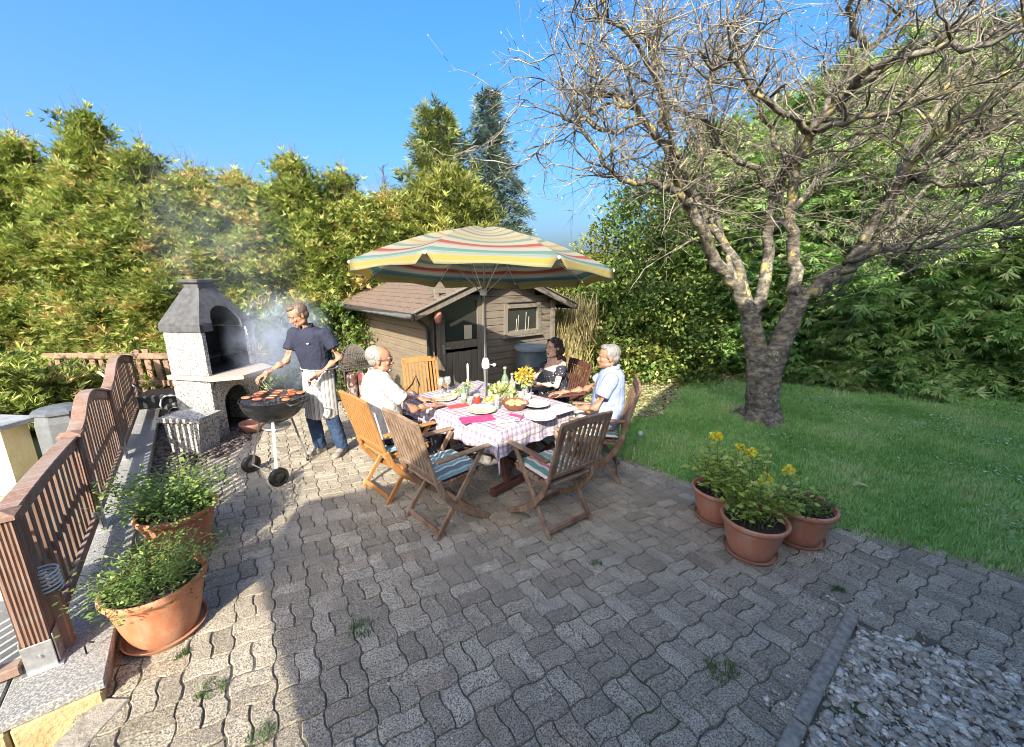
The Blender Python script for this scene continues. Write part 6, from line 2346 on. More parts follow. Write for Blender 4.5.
# right thuja hedge behind the cherry, deep green drooping sprays
rprot = []
rspec = [(745, 118, 9.4, 'deep green thuja seen through the cherry fork'), (800, 100, 8.5, 'deep green thuja just right of the cherry trunk'), (868, 52, 8.1, 'deep green thuja in the middle of the right hand hedge'),
         (935, 30, 7.9, 'deep green thuja second from the right picture edge'), (1002, 22, 7.7, 'deep green thuja at the right picture edge'), (1085, 60, 7.3, 'deep green thuja beyond the right picture edge'),
         (1190, 60, 6.9, 'last deep green thuja, outside the frame to the right')]
for i, (u_, v_, Y, lab) in enumerate(rspec):
    p = at(u_, v_, Y)
    if i < 3:
        t = empty('thuja_tree', (0, 0, 0), 0, lab, 'tree', 'thujas of the right hand hedge')
        trunk(t, 4.6, .08, 200 + i, 10)
        crown('crown', m_thR, t, lambda q: 1.22 * (1 - q ** 3.2) ** .6 + .05, 5.0, 210 + i, 700, 34, .24, FRR, .45, .75, .24, .38, 80, inner=.15, roll_sd=.45)
        rprot.append(t)
    else:
        t = copy_tree(rprot[1 + i % 2]); tag(t, lab, 'tree', 'thujas of the right hand hedge')
    t.location = (p.x, Y + .35, -.05); t.rotation_euler = (0, 0, rnd.uniform(0, 6.28)); t.scale = (1, 1, p.z / 5.05)

# ------------------------------------------------------------------ old cherry tree
m_cb, nt, b, out = newmat('cherry_bark')
b.inputs['Roughness'].default_value = .85
cg = coords(nt, (1.6, 1.6, 2.6))
cl_ = noise_n(nt, cg, 7, 6, .65)
c = ramp(nt, cl_, [(.34, (.04, .034, .028)), (.5, (.115, .10, .082)), (.66, (.27, .24, .185))])
li = noise_n(nt, coords(nt), 5.5, 5, .7)
sz_ = nt.nodes.new('ShaderNodeSeparateXYZ'); nt.links.new(coords(nt), sz_.inputs[0]); zc_ = sz_.outputs[2]
c = mixc(nt, math_n(nt, 'MULTIPLY', ramp(nt, li, [(.54, (0, 0, 0)), (.63, (1, 1, 1))]), ramp(nt, math_n(nt, 'MULTIPLY', zc_, .4), [(.40, (.15, .15, .15)), (.75, (.9, .9, .9))])), c, (.42, .35, .13))
li2 = noise_n(nt, coords(nt, (1, 1, 1), 'Object', (1, 0, 0)), 9, 5, .7)
c = mixc(nt, ramp(nt, li2, [(.60, (0, 0, 0)), (.66, (.8, .8, .8))]), c, (.34, .36, .27))
nt.links.new(c, b.inputs['Base Color'])
wv_ = noise_n(nt, coords(nt, (3, 3, 26)), 2.2, 4)
bump(nt, b, math_n(nt, 'ADD', wv_, math_n(nt, 'MULTIPLY', cl_, 1.4)), .6, .014)
m_ct = M('cherry_twig', (.38, .34, .255), (.075, .06, .046), 3.5, .8, .2)

cher = empty('cherry_tree', (3.5, 5.34, 0), 0, 'big bare old cherry tree with forked trunk standing in the lawn', 'tree')
O = Vector((3.5, 5.34, 0))


def A(u_, v_, Y): return at(u_, v_, Y) - O


def smooth_path(pts, rs, sub=4, wig=.0, seed=0):
    g = random.Random(seed); P = []; Rr = []
    n = len(pts)
    for i in range(n - 1):
        p0 = pts[max(i - 1, 0)]; p1 = pts[i]; p2 = pts[i + 1]; p3 = pts[min(i + 2, n - 1)]
        for k in range(sub):
            t = k / sub
            q = .5 * ((2 * p1) + (p2 - p0) * t + (2 * p0 - 5 * p1 + 4 * p2 - p3) * t * t + (3 * p1 - p0 - 3 * p2 + p3) * t ** 3)
            q = q + Vector((g.gauss(0, wig), g.gauss(0, wig), g.gauss(0, wig)))
            P.append(q); Rr.append((rs[i] * (1 - t) + rs[i + 1] * t) * (1 + g.uniform(-.03, .04)))
    P.append(pts[-1]); Rr.append(rs[-1])
    return P, Rr


tk = MB()
P, Rr = smooth_path([Vector((.0, 0, -.08)), Vector((-.01, 0, .12)), A(759, 385, 5.34), A(757, 355, 5.34), A(752, 330, 5.36), A(750, 312, 5.38)], [.26, .20, .165, .14, .125, .115], 5, .005, 1)
tk.tube(P, Rr, 18)
P, Rr = smooth_path([Vector((.06, 0, -.08)), Vector((.05, 0, .15)), A(766, 385, 5.32), A(776, 355, 5.30), A(790, 322, 5.28), A(799, 296, 5.26)], [.28, .20, .160, .135, .125, .118], 5, .005, 2)
tk.tube(P, Rr, 18)

limbs = []   # (points, radii)
def limb(pts, r0, r1, seed, sub=4, wig=.018):
    n = len(pts); r0 *= .82; r1 *= .6; rs = [r0 + (r1 - r0) * (i / (n - 1)) ** .8 for i in range(n)]
    P, Rr = smooth_path(pts, rs, sub, wig, seed)
    limbs.append((P, Rr)); return P


limb([A(751, 318, 5.38), A(735, 285, 5.3), A(718, 262, 5.2), A(700, 232, 5.0), A(684, 196, 4.8), A(668, 160, 4.6), A(640, 118, 4.4), A(612, 98, 4.3), A(585, 92, 4.2)], .125, .03, 11)
limb([A(752, 316, 5.38), A(738, 272, 5.5), A(722, 240, 5.6), A(700, 205, 5.6), A(680, 165, 5.5), A(664, 120, 5.3), A(655, 70, 5.2), A(640, 20, 5.0)], .095, .025, 12)
limb([A(757, 318, 5.42), A(765, 270, 5.5), A(768, 235, 5.55), A(778, 190, 5.5), A(800, 150, 5.4), A(830, 100, 5.2), A(868, 55, 5.0), A(900, 10, 4.8)], .105, .035, 13)
limb([A(797, 300, 5.27), A(795, 262, 5.3), A(790, 225, 5.3), A(793, 180, 5.2), A(812, 135, 4.9), A(850, 92, 4.6), A(900, 55, 4.3), A(965, 18, 4.0)], .11, .035, 14)
limb([A(800, 298, 5.26), A(822, 282, 5.2), A(846, 265, 5.1), A(868, 238, 4.95), A(884, 205, 4.8), A(910, 178, 4.6), A(950, 150, 4.4), A(1010, 120, 4.2)], .125, .035, 15)
limb([A(884, 205, 4.8), A(905, 165, 5.0), A(930, 120, 5.1), A(960, 70, 5.1), A(1000, 20, 5.1)], .07, .025, 16)
limb([A(690, 208, 4.85), A(672, 190, 4.6), A(650, 182, 4.4), A(625, 178, 4.2), A(605, 168, 4.1), A(590, 140, 4.0), A(560, 110, 3.9)], .055, .018, 17)
limb([A(735, 285, 5.3), A(728, 250, 5.6), A(706, 180, 6.0), A(700, 120, 6.2), A(720, 60, 6.3), A(740, 0, 6.3)], .06, .02, 18)
limb([A(812, 135, 4.9), A(790, 115, 4.6), A(760, 100, 4.4), A(735, 62, 4.3), A(715, 70, 4.2), A(700, 50, 4.1)], .05, .018, 19)
limb([A(778, 190, 5.5), A(745, 165, 5.2), A(722, 148, 5.0), A(700, 118, 4.9), A(672, 105, 4.8), A(650, 78, 4.8)], .05, .018, 20)
limb([A(850, 92, 4.6), A(872, 70, 4.2), A(920, 52, 3.9), A(980, 45, 3.6), A(1040, 25, 3.4)], .06, .025, 21)
limb([A(868, 55, 5.0), A(852, 20, 4.8), A(846, -20, 4.6), A(830, -80, 4.4)], .05, .02, 22)
limb([A(672, 160, 4.6), A(668, 120, 4.3), A(650, 60, 4.0), A(610, 20, 3.8), A(590, -20, 3.7)], .045, .015, 23)
limb([A(640, 118, 4.4), A(612, 130, 4.1), A(575, 120, 3.9), A(545, 100, 3.8)], .03, .010, 24)
limb([A(768, 235, 5.55), A(800, 200, 6.2), A(850, 150, 6.8), A(900, 110, 7.1), A(960, 90, 7.2)], .06, .02, 25)
limb([A(846, 265, 5.1), A(880, 255, 5.6), A(930, 235, 6.0), A(985, 200, 6.2)], .045, .015, 26)
limb([A(800, 298, 5.26), A(835, 285, 5.6), A(880, 240, 6.0), A(925, 190, 6.2), A(980, 130, 6.3), A(1030, 90, 6.3)], .07, .02, 28)
limb([A(846, 265, 5.1), A(885, 250, 4.6), A(930, 245, 4.2), A(990, 225, 3.9), A(1060, 215, 3.7)], .05, .016, 29)
limb([A(812, 135, 4.9), A(860, 120, 4.4), A(930, 100, 4.0), A(1010, 70, 3.7)], .05, .016, 30)
limb([A(884, 205, 4.8), A(925, 150, 4.4), A(975, 110, 4.1), A(1030, 60, 3.9)], .05, .018, 31)
limb([A(793, 180, 5.2), A(770, 130, 5.4), A(748, 80, 5.4), A(735, 20, 5.2)], .05, .018, 32)
limb([A(910, 178, 4.6), A(960, 185, 4.3), A(1010, 175, 4.0), A(1060, 150, 3.8)], .04, .015, 27)
for k_ in range(6):
    a_ = k_ * 1.05 + .3; L_ = [.42, .34, .46, .36, .40, .33][k_]
    tk.tube([Vector((.02, 0, .30)), Vector((.02 + math.cos(a_) * L_ * .45, math.sin(a_) * L_ * .45, .09)), Vector((.02 + math.cos(a_) * L_, math.sin(a_) * L_, -.05))], [.13, .085, .03], 10)
for P, Rr in limbs:
    k = next((i for i, r in enumerate(Rr) if r < .045), len(P) - 1)
    if k > 2: tk.tube(P[:k + 1], Rr[:k + 1], 14)
trk = remesh(tk, 'trunk', m_cb, cher, .013, 7)
lm_ = MB()
for P, Rr in limbs: lm_.tube(P, [r * .97 for r in Rr], 10)
# gnarled second order branches
tw = MB()
gt = random.Random(99)
sec = []
mains = list(limbs)


def grow(p, d, L_, r0, n, wob, grav):
    pts = [p]; d = d.normalized()
    for i in range(n):
        d = (d + Vector((gt.gauss(0, wob), gt.gauss(0, wob), gt.gauss(0, wob) + grav))).normalized()
        pts.append(pts[-1] + d * (L_ / n))
    rs = [r0 * (1 - .78 * i / n) for i in range(n + 1)]
    return pts, rs


C_ = Vector((0, 0, 1.9))
for P, Rr in mains:
    tot = sum((P[i + 1] - P[i]).length for i in range(len(P) - 1))
    nb = int(tot * 7.0)
    for k in range(nb):
        i = int(len(P) * (.28 + .72 * gt.random())); i = min(i, len(P) - 2)
        p = P[i]; tan = (P[i + 1] - P[i]).normalized()
        side = Vector((gt.gauss(0, 1), gt.gauss(0, 1), gt.gauss(.25, .8)))
        outd = (p - C_).normalized()
        d = (side.normalized() * .9 + tan * .55 + outd * .45)
        L_ = gt.uniform(.45, 1.15)
        r0 = min(Rr[i] * .55, gt.uniform(.010, .022))
        pts, rs = grow(p, d, L_, r0, 7, .30, .03)
        lm_.tube(pts, rs, 6, False); sec.append((pts, rs))
third = []
for pts, rs in sec:
    for k in range(gt.randint(3, 6)):
        i = gt.randint(1, len(pts) - 2); p = pts[i]
        d = (pts[i + 1] - pts[i]).normalized() + Vector((gt.gauss(0, .8), gt.gauss(0, .8), gt.gauss(.1, .7)))
        q, r_ = grow(p, d, gt.uniform(.22, .6), gt.uniform(.005, .0085), 5, .28, .0)
        tw.tube(q, r_, 4, False); third.append((q, r_))
spur_p, spur_d = [], []
for pts, rs in third:
    for k in range(gt.randint(3, 6)):
        i = gt.randint(0, len(pts) - 2); p = pts[i].lerp(pts[i + 1], gt.random())
        d = (pts[i + 1] - pts[i]).normalized() * .6 + Vector((gt.gauss(0, .8), gt.gauss(0, .8), gt.gauss(.0, .8)))
        q, r_ = grow(p, d, gt.uniform(.08, .32), gt.uniform(.0026, .0042), 3, .22, -.01)
        tw.tube(q, r_, 3, False)
        spur_p.append(q[-1][:]); spur_d.append((q[-1] - q[0])[:])
# long arching water shoots
for k in range(340):
    P, Rr = mains[gt.randrange(len(mains))]
    i = gt.randrange(len(P) // 4, len(P) - 1); p = P[i]
    a = gt.uniform(0, 6.28)
    d = Vector((math.cos(a), math.sin(a) * .8 - .15, gt.uniform(-.1, .8)))
    q, r_ = grow(p, d, gt.uniform(.8, 2.1), gt.uniform(.003, .0055), 12, .10, -.055)
    tw_ = O + q[-1]; fw_ = tw_.y * CP + (CH - tw_.z) * SP
    if 512 + 400 * tw_.x / max(fw_, .3) < 470: continue
    tw.tube(q, r_, 4, False)
    for j in range(5):
        ii = gt.randint(2, 11); pp = q[ii]
        dd = (q[min(ii + 1, 12)] - q[ii - 1]).normalized() + Vector((gt.gauss(0, .7), gt.gauss(0, .7), gt.gauss(0, .7)))
        q2, r2 = grow(pp, dd, gt.uniform(.12, .4), .0028, 3, .2, -.03); tw.tube(q2, r2, 3, False)
        spur_p.append(q2[-1][:]); spur_d.append((q2[-1] - q2[0])[:])
lm_.build('limbs', m_cb, cher, smooth=True)
tw.build('twigs', m_ct, cher, smooth=True)
# buds / lichen specks on the twigs
sp_ = np.array(spur_p); sdv = np.array(spur_d)
kk = np.random.default_rng(4).random(len(sp_)) < .8
sp_, sdv = sp_[kk], sdv[kk]
V, F, vv = scatter(*quadleaf(1, .7, .2), sp_, rot_frames(sdv, np.random.default_rng(5).uniform(0, 6, len(sp_))), np.random.default_rng(6).uniform(.010, .022, len(sp_)), np.random.default_rng(7).random(len(sp_)))
np_mesh('buds', V, F, leafmat('cherry_bud', [(0, (.22, .17, .12)), (.6, (.42, .38, .28)), (1, (.5, .42, .2))], .15), vals=vv, parent=cher)
# ------------------------------------------------------------------ people
def skinmat(name, c, c2):
    m, nt, b, out = newmat(name)
    b.inputs['Roughness'].default_value = .5
    b.inputs['Specular IOR Level'].default_value = .35
    b.inputs['Subsurface Weight'].default_value = .08
    b.inputs['Subsurface Radius'].default_value = (.01, .004, .002)
    f = noise_n(nt, coords(nt), 22, 4)
    nt.links.new(ramp(nt, f, [(.35, c), (.7, c2)]), b.inputs['Base Color'])
    bump(nt, b, noise_n(nt, coords(nt), 180, 3), .12, .002)
    return m


m_skin = skinmat('skin_tanned', (.36, .19, .12), (.31, .15, .095))
m_skin_f = skinmat('skin_fair', (.72, .48, .37), (.66, .42, .32))
m_lip = M('lips', (.36, .13, .11), None, 20, .4, 0)
m_eyew = M('eye_white', (.42, .40, .38), None, 5, .2, 0)
m_eyed = M('eye_iris', (.03, .02, .015), None, 5, .15, 0)
m_brow = M('eyebrow', (.10, .075, .06), None, 50, .9, 0)


def hairmat(name, a, b_):
    m, nt, bb_, out = newmat(name)
    bb_.inputs['Roughness'].default_value = .55
    f = noise_n(nt, coords(nt, (120, 120, 25)), 1.2, 5, .7)
    nt.links.new(ramp(nt, f, [(.35, a), (.65, b_)]), bb_.inputs['Base Color'])
    bump(nt, bb_, f, .6, .004)
    return m


def fabric(name, c, c2=None, stripes=None, scale=6):
    m, nt, b, out = newmat(name)
    b.inputs['Roughness'].default_value = .9; b.inputs['Specular IOR Level'].default_value = .15
    c2 = c2 or tuple(x * .86 for x in c)
    col = ramp(nt, noise_n(nt, coords(nt), scale, 4), [(.35, c), (.7, c2)])
    nt.links.new(col, b.inputs['Base Color'])
    fo_ = noise_n(nt, coords(nt, (1, 1, .45)), 16, 3)
    bump(nt, b, math_n(nt, 'ADD', math_n(nt, 'MULTIPLY', fo_, 3.0), math_n(nt, 'MULTIPLY', noise_n(nt, coords(nt), 350, 2), .15)), .55, .012)
    return m


def frame(yaw, pitch=0, roll=0):
    """local x = right-hand side, y = facing, z up"""
    return Matrix.Rotation(yaw - math.pi / 2, 3, 'Z') @ Matrix.Rotation(pitch, 3, 'X') @ Matrix.Rotation(roll, 3, 'Y')


def loft(mb, rings, n=20, power=2.4):
    """rings: (centre, half_width, half_depth, 3x3 frame)"""
    vs_ = []; fs_ = []
    for c, rx, ry, Fm in rings:
        for k in range(n):
            a = 2 * math.pi * k / n
            cx, sx_ = math.cos(a), math.sin(a)
            x = math.copysign(abs(cx) ** (2 / power), cx) * rx; y = math.copysign(abs(sx_) ** (2 / power), sx_) * ry
            vs_.append(Vector(c) + Fm @ Vector((x, y, 0)))
    for i in range(len(rings) - 1):
        for k in range(n):
            a = i * n + k; b2 = i * n + (k + 1) % n
            fs_.append((a, b2, b2 + n, a + n))
    fs_.append(tuple(range(n - 1, -1, -1))); o = (len(rings) - 1) * n; fs_.append(tuple(range(o, o + n)))
    mb.add(vs_, fs_)


def head_shapes(mb, c, H, female=False, s=1.0):
    T = lambda x, y, z: c + H @ (Vector((x, y, z)) * s)
    E = lambda x, y, z, r, n=14, m=10: mb.ell(T(x, y, z), tuple(q * s for q in r), H, n, m)
    E(0, -.012, .035, (.076, .094, .083), 20, 14)                 # cranium
    E(0, .022, .030, (.066, .068, .072), 18, 12)                  # forehead
    E(0, .030, -.030, (.060, .062, .070), 18, 12)                 # midface
    E(0, .038, -.072, (.046 if female else .052, .050, .040), 16, 10)  # jaw
    E(0, .072, -.095, (.022, .018, .017))                         # chin
    for s_ in (-1, 1):
        E(s_ * .038, .070, -.024, (.020, .016, .017))             # cheeks
        E(s_ * .030, .082, .018, (.024, .010, .007))              # brow ridge
        E(s_ * .073, -.005, -.012, (.009, .018, .030), 10, 8)     # ears
        E(s_ * .010, .101, -.034, (.008, .009, .007), 10, 8)      # nostril wings
        E(s_ * .045, .020, -.072, (.018, .035, .022))             # jaw corner
    mb.tube([T(0, .083, .014), T(0, .098, -.010), T(0, .110, -.030)], [.007 * s, .0095 * s, .0115 * s], 10)
    E(0, .108, -.031, (.0105, .010, .009), 10, 8)
    E(0, .089, -.060, (.021, .010, .0055), 12, 8)                 # upper lip
    E(0, .087, -.070, (.018, .010, .006), 12, 8)                  # lower lip


def hand(mb, wrist, d, palm, curl=.5, s=1.0, thumb_side=1, spread=.12):
    """palm with four unequal bent fingers and an opposed thumb. d finger direction, palm = palm normal"""
    y = Vector(d).normalized(); z = -Vector(palm).normalized(); z = (z - y * z.dot(y)).normalized(); x = y.cross(z)
    Mx = Matrix((x, y, z)).transposed()
    T = lambda p: wrist + Mx @ (Vector(p) * s)
    mb.ell(T((0, .046, 0)), (.040 * s, .050 * s, .015 * s), Mx, 14, 10)
    for i in range(4):
        mb.cap(T(((i - 1.5) * .014, .01, 0)), .014 * s, T(((i - 1.5) * .019, .083, .002)), .0105 * s, 10)
    Ls = [(.034, .024, .018), (.040, .027, .019), (.037, .025, .019), (.028, .019, .016)]
    for i, L3 in enumerate(Ls):
        p = Vector(((i - 1.5) * .0195, .085, .002)); a = 0
        lx = (i - 1.5) * spread * .5
        for j, l in enumerate(L3):
            a += curl * (.55 if j == 0 else .75)
            q = p + Vector((math.sin(lx) * l, math.cos(a) * l, -math.sin(a) * l))
            mb.cap(T(p), (.0092 - .0010 * j) * s, T(q), (.0086 - .0010 * j) * s, 8)
            p = q
    t = thumb_side
    mb.cap(T((t * .022, .015, -.004)), .016 * s, T((t * .046, .044, -.016)), .0125 * s, 10)
    mb.cap(T((t * .046, .044, -.016)), .0115 * s, T((t * .053, .070, -.026)), .0100 * s, 10)
    mb.cap(T((t * .053, .070, -.026)), .0100 * s, T((t * .050, .092, -.034)), .0085 * s, 10)


def person(name, label, base, J, body_skin, hair, shirt, trousers, shoes, yaw, torso_yaw, head_c, head_F, female=False, hair_style='short', curl=(.5, .5), palm=((0, 0, -1), (0, 0, -1)),
           hand_dir=(None, None), belly=.0, sleeve=.62, legs=True, shirt_mat_extra=None, hs=1.0, extra=None, neckline=True):
    t = empty(name, base, 0, label, 'person')
    B = Vector(base)
    J = {k: (Vector(v) - B) for k, v in J.items()}
    hc = Vector(head_c) - B
    TF = frame(torso_yaw)
    up = (J['neck'] - J['pelvis']).normalized()
    fw = (TF @ Vector((0, 1, 0))); rt = fw.cross(up).normalized(); fw2 = up.cross(rt).normalized()
    Fm = Matrix((rt, fw2, up)).transposed()
    sw = (J['sh_r'] - J['sh_l']).length / 2

    def torso(mb, g=0.0, z0=0.0, z1=1.0, hem=0.0):
        a, b_ = J['pelvis'], J['neck']
        prof = [(-.10, .155, .110), (0, .168, .118), (.18, .160, .118 + belly * .6), (.36, .155, .118 + belly), (.56, .165, .122 + belly * .5), (.76, .178, .122), (.90, .165, .102), (.965, .125, .078), (1.0, .07, .06)]
        if female: prof = [(-.10, .165, .115), (0, .178, .122), (.18, .155, .108), (.36, .135, .10), (.56, .145, .115), (.72, .152, .128), (.86, .145, .095), (.95, .105, .068), (1.0, .055, .055)]
        rings = []
        for q, w_, d_ in prof:
            if q < z0 - 1e-6 or q > z1 + 1e-6: continue
            k = sw / .19
            fwd = .0
            if female and .5 < q < .8: fwd = .018
            rings.append((a.lerp(b_, q) + Fm @ Vector((0, fwd, 0)), w_ * (.5 + .5 * k) + g, d_ + g, Fm))
        loft(mb, rings, 24)

    # ---- body: one continuous mesh
    mb = MB()
    torso(mb)
    mb.cap(J['neck'] - up * .04, .058 if not female else .048, hc + head_F @ Vector((0, -.018, -.045)), .052 if not female else .043)
    head_shapes(mb, hc, head_F, female, hs)
    for s_, S_ in (('r', 1), ('l', -1)):
        sh, el, wr = J['sh_' + s_], J['el_' + s_], J['wr_' + s_]
        k = .86 if female else 1
        mb.ell(sh, .056 * k)
        mb.chain([J['neck'].lerp(sh, .35) - up * .03, sh], [.05 * k, .054 * k])
        m1 = sh.lerp(el, .4); m2 = el.lerp(wr, .35)
        mb.chain([sh, m1, el, m2, wr], [.053 * k, .047 * k, .040 * k, .038 * k, .030 * k])
        d = hand_dir[0 if s_ == 'r' else 1]
        d = Vector(d) if d is not None else (wr - el)
        pn = Vector(palm[0 if s_ == 'r' else 1])
        side = (d.normalized()).cross(-pn.normalized())
        hand(mb, wr, d, pn, curl[0 if s_ == 'r' else 1], .95 if female else 1.0, -1 if s_ == 'r' else 1)
        hp_, kn, an = J['hip_' + s_], J['kn_' + s_], J['an_' + s_]
        mb.chain([hp_, hp_.lerp(kn, .45), kn, kn.lerp(an, .35), an], [.085, .075, .056, .054, .036])
        td = J['toe_' + s_] - an
        mb.cap(an - Vector((0, 0, .03)), .036, J['toe_' + s_], .028)
    lip_c = hc + head_F @ (Vector((0, .098, -.065)) * hs)

    def mf(p):
        q = head_F.transposed() @ (p - hc) / hs
        if q.y > .082 and -.077 < q.z < -.056 and abs(q.x) < .023: return 1
        return 0
    body = remesh(mb, 'body', [body_skin, m_lip], t, .0052, 2, mf)
    # eyes, brows
    for S_ in (-1, 1):
        e = MB(); e.ell(hc + head_F @ (Vector((S_ * .030, .0815, .003)) * hs), (.0105 * hs, .008 * hs, .0050 * hs), head_F, 12, 8); ob = e.build('eye', m_eyew, t, smooth=True)
        e = MB(); e.ell(hc + head_F @ (Vector((S_ * .030, .0885, .003)) * hs), (.0052 * hs, .0035 * hs, .0052 * hs), head_F, 10, 6); e.build('iris', m_eyed, ob, smooth=True)
    e = MB()
    for S_ in (-1, 1):
        e.tube([hc + head_F @ (Vector((S_ * .014, .0935, .022)) * hs), hc + head_F @ (Vector((S_ * .030, .0935, .027)) * hs), hc + head_F @ (Vector((S_ * .046, .082, .022)) * hs)], [.0028, .0036, .0018], 6)
    e.build('eyebrows', hair if not female else m_brow, t, smooth=True)
    # ---- hair
    mb = MB()
    T = lambda x, y, z: hc + head_F @ (Vector((x, y, z)) * hs)
    if hair_style in ('short', 'receding'):
        f_ = 0 if hair_style == 'short' else -.016
        mb.ell(T(0, -.024 + f_, .043), (.0795 * hs, .091 * hs, .0805 * hs), head_F, 24, 16)
        mb.ell(T(0, -.048, -.005), (.071 * hs, .058 * hs, .064 * hs), head_F, 20, 12)
        if hair_style == 'short': mb.ell(T(0, .035, .092), (.055 * hs, .045 * hs, .030 * hs), head_F, 16, 10)
        for S_ in (-1, 1): mb.ell(T(S_ * .070, .012 + f_, .022), (.012 * hs, .024 * hs, .034 * hs), head_F, 12, 8)
        dsp = lambda co: .0035 * mnoise.noise(Vector((co.x * 60, co.y * 60, co.z * 22))) + .002 * mnoise.noise(co * 150)
    else:
        mb.ell(T(0, -.022, .040), (.086 * hs, .096 * hs, .086 * hs), head_F, 24, 16)
        mb.ell(T(0, -.055, -.02), (.080 * hs, .062 * hs, .085 * hs), head_F, 20, 12)
        mb.chain([T(-.035, -.065, -.03), T(-.05, -.085, -.15), T(-.06, -.070, -.27)], [.060, .052, .026])
        mb.chain([T(.035, -.065, -.03), T(.055, -.075, -.15), T(.065, -.035, -.30)], [.060, .050, .022])
        mb.chain([T(0, -.08, -.03), T(0, -.10, -.18), T(.01, -.085, -.27)], [.06, .055, .03])
        for S_ in (-1, 1): mb.chain([T(S_ * .035, .052, .088), T(S_ * .076, .030, .03), T(S_ * .082, .004, -.05), T(S_ * .078, -.02, -.12)], [.020, .020, .022, .024])
        dsp = lambda co: .010 * mnoise.noise(co * 38) + .004 * mnoise.noise(co * 120)
    remesh(mb, 'hair', hair, t, .0048, 1, None, dsp)
    # ---- shirt
    mb = MB()
    torso(mb, .014, -.05, 1.0 if not female else .84)
    for s_ in ('r', 'l'):
        sh, el = J['sh_' + s_], J['el_' + s_]
        if female: shf, k0 = sh.lerp(el, .12), .9
        else: shf, k0 = sh, 1.0
        end = sh.lerp(el, sleeve)
        if not female: mb.cap(J['neck'].lerp(sh, .30) - up * .035, .055, sh, .071)
        mb.tube([shf.lerp(J['pelvis'].lerp(J['neck'], .85), .25), shf, shf.lerp(end, .5), end], [.066 * k0, .071 * k0, .066 * k0, .069 * k0], 18)
    dr_ = lambda co: .006 * mnoise.noise(Vector((co.x * 14, co.y * 14, co.z * 8))) + .004 * mnoise.noise(co * 30)
    sh_o = remesh(mb, 'shirt', shirt, t, .008, 2, None, dr_)
    if not female:
        mb = MB()   # collar: two leaves and a stand
        nb = J['neck'].lerp(hc, .02)
        for S_ in (-1, 1):
            pts = []
            for a in np.linspace(.28, math.pi, 9):
                pts.append(nb + Fm @ Vector((S_ * math.sin(a) * .066, math.cos(a) * .066 + .005, .018 - .035 * max(0, math.cos(a)))))
            for i in range(len(pts) - 1):
                mb.bar(pts[i], pts[i + 1], .008, .042 + .012 * (i == 0), .003, up)
        mb.bar(nb + Fm @ Vector((0, .085, -.05)), nb + Fm @ Vector((0, .128, -.15)), .030, .004, .001, Fm @ Vector((0, 1, 0)))
        remesh(mb, 'collar', shirt, sh_o, .005, 2)
    # ---- trousers
    mb = MB()
    torso(mb, .010, -.10, .19)
    for s_ in ('r', 'l'):
        hp_, kn, an = J['hip_' + s_], J['kn_' + s_], J['an_' + s_]
        mb.ell(hp_, .098); mb.cap(hp_, .098, hp_.lerp(kn, .5), .085); mb.cap(hp_.lerp(kn, .5), .085, kn, .070)
        mb.tube([kn.lerp(hp_, .05), kn, kn.lerp(an, .4), kn.lerp(an, 1.06)], [.074, .075, .073, .066], 16)
    for hp_, nm in ((J['pelvis'], 0),): mb.ell(hp_, (.15, .12, .11), Fm)
    remesh(mb, 'trousers', trousers, t, .008, 2, None, dr_)
    for s_ in ('r', 'l'):
        an, to = J['an_' + s_], J['toe_' + s_]
        f = (to - an); f.z = 0; f.normalize(); r_ = Vector((f.y, -f.x, 0)); Ff = Matrix((r_, f, Vector((0, 0, 1)))).transposed()
        mb = MB(); heel = Vector((an.x, an.y, 0)) - f * .03
        z0 = -B.z
        mb.ell(heel + Vector((0, 0, .045 + z0)), (.040, .048, .045), Ff); mb.ell(heel + f * .09 + Vector((0, 0, .042 + z0)), (.043, .08, .04), Ff); mb.ell(heel + f * .17 + Vector((0, 0, .034 + z0)), (.045, .065, .031), Ff)
        mb.cap(Vector((an.x, an.y, .05 + z0)), .043, Vector((an.x, an.y, .095 + z0)), .045)
        loft(mb, [(heel + f * .08 + Vector((0, 0, .001 + z0)), .045, .145, Ff), (heel + f * .08 + Vector((0, 0, .02 + z0)), .046, .147, Ff)], 20, 2.2)
        remesh(mb, 'shoe', shoes, t, .006, 2)
    return t, J, Fm, hc, body


def loc_frame(base, yaw):
    f = Vector((math.cos(yaw), math.sin(yaw), 0)); r = Vector((f.y, -f.x, 0)); b0 = Vector(base)
    return lambda x, y, z: b0 + r * x + f * y + Vector((0, 0, z))


m_hgrey = hairmat('grey_hair', (.10, .095, .09), (.27, .26, .25))
m_hwhite = hairmat('white_hair', (.15, .14, .13), (.30, .285, .265))
m_hbrown = hairmat('greying_brown_hair', (.06, .04, .025), (.17, .12, .085))
m_hdark = hairmat('dark_brown_hair', (.025, .014, .010), (.08, .04, .025))
m_denim = fabric('denim', (.045, .075, .14), (.025, .045, .09))
m_dktr = fabric('dark_trousers', (.035, .035, .045), (.02, .02, .028))
m_shoe = M('shoe_leather', (.10, .085, .075), (.05, .04, .035), 14, .6, .2)
m_shoe_l = M('shoe_canvas', (.30, .27, .24), (.2, .18, .16), 14, .8, .2)

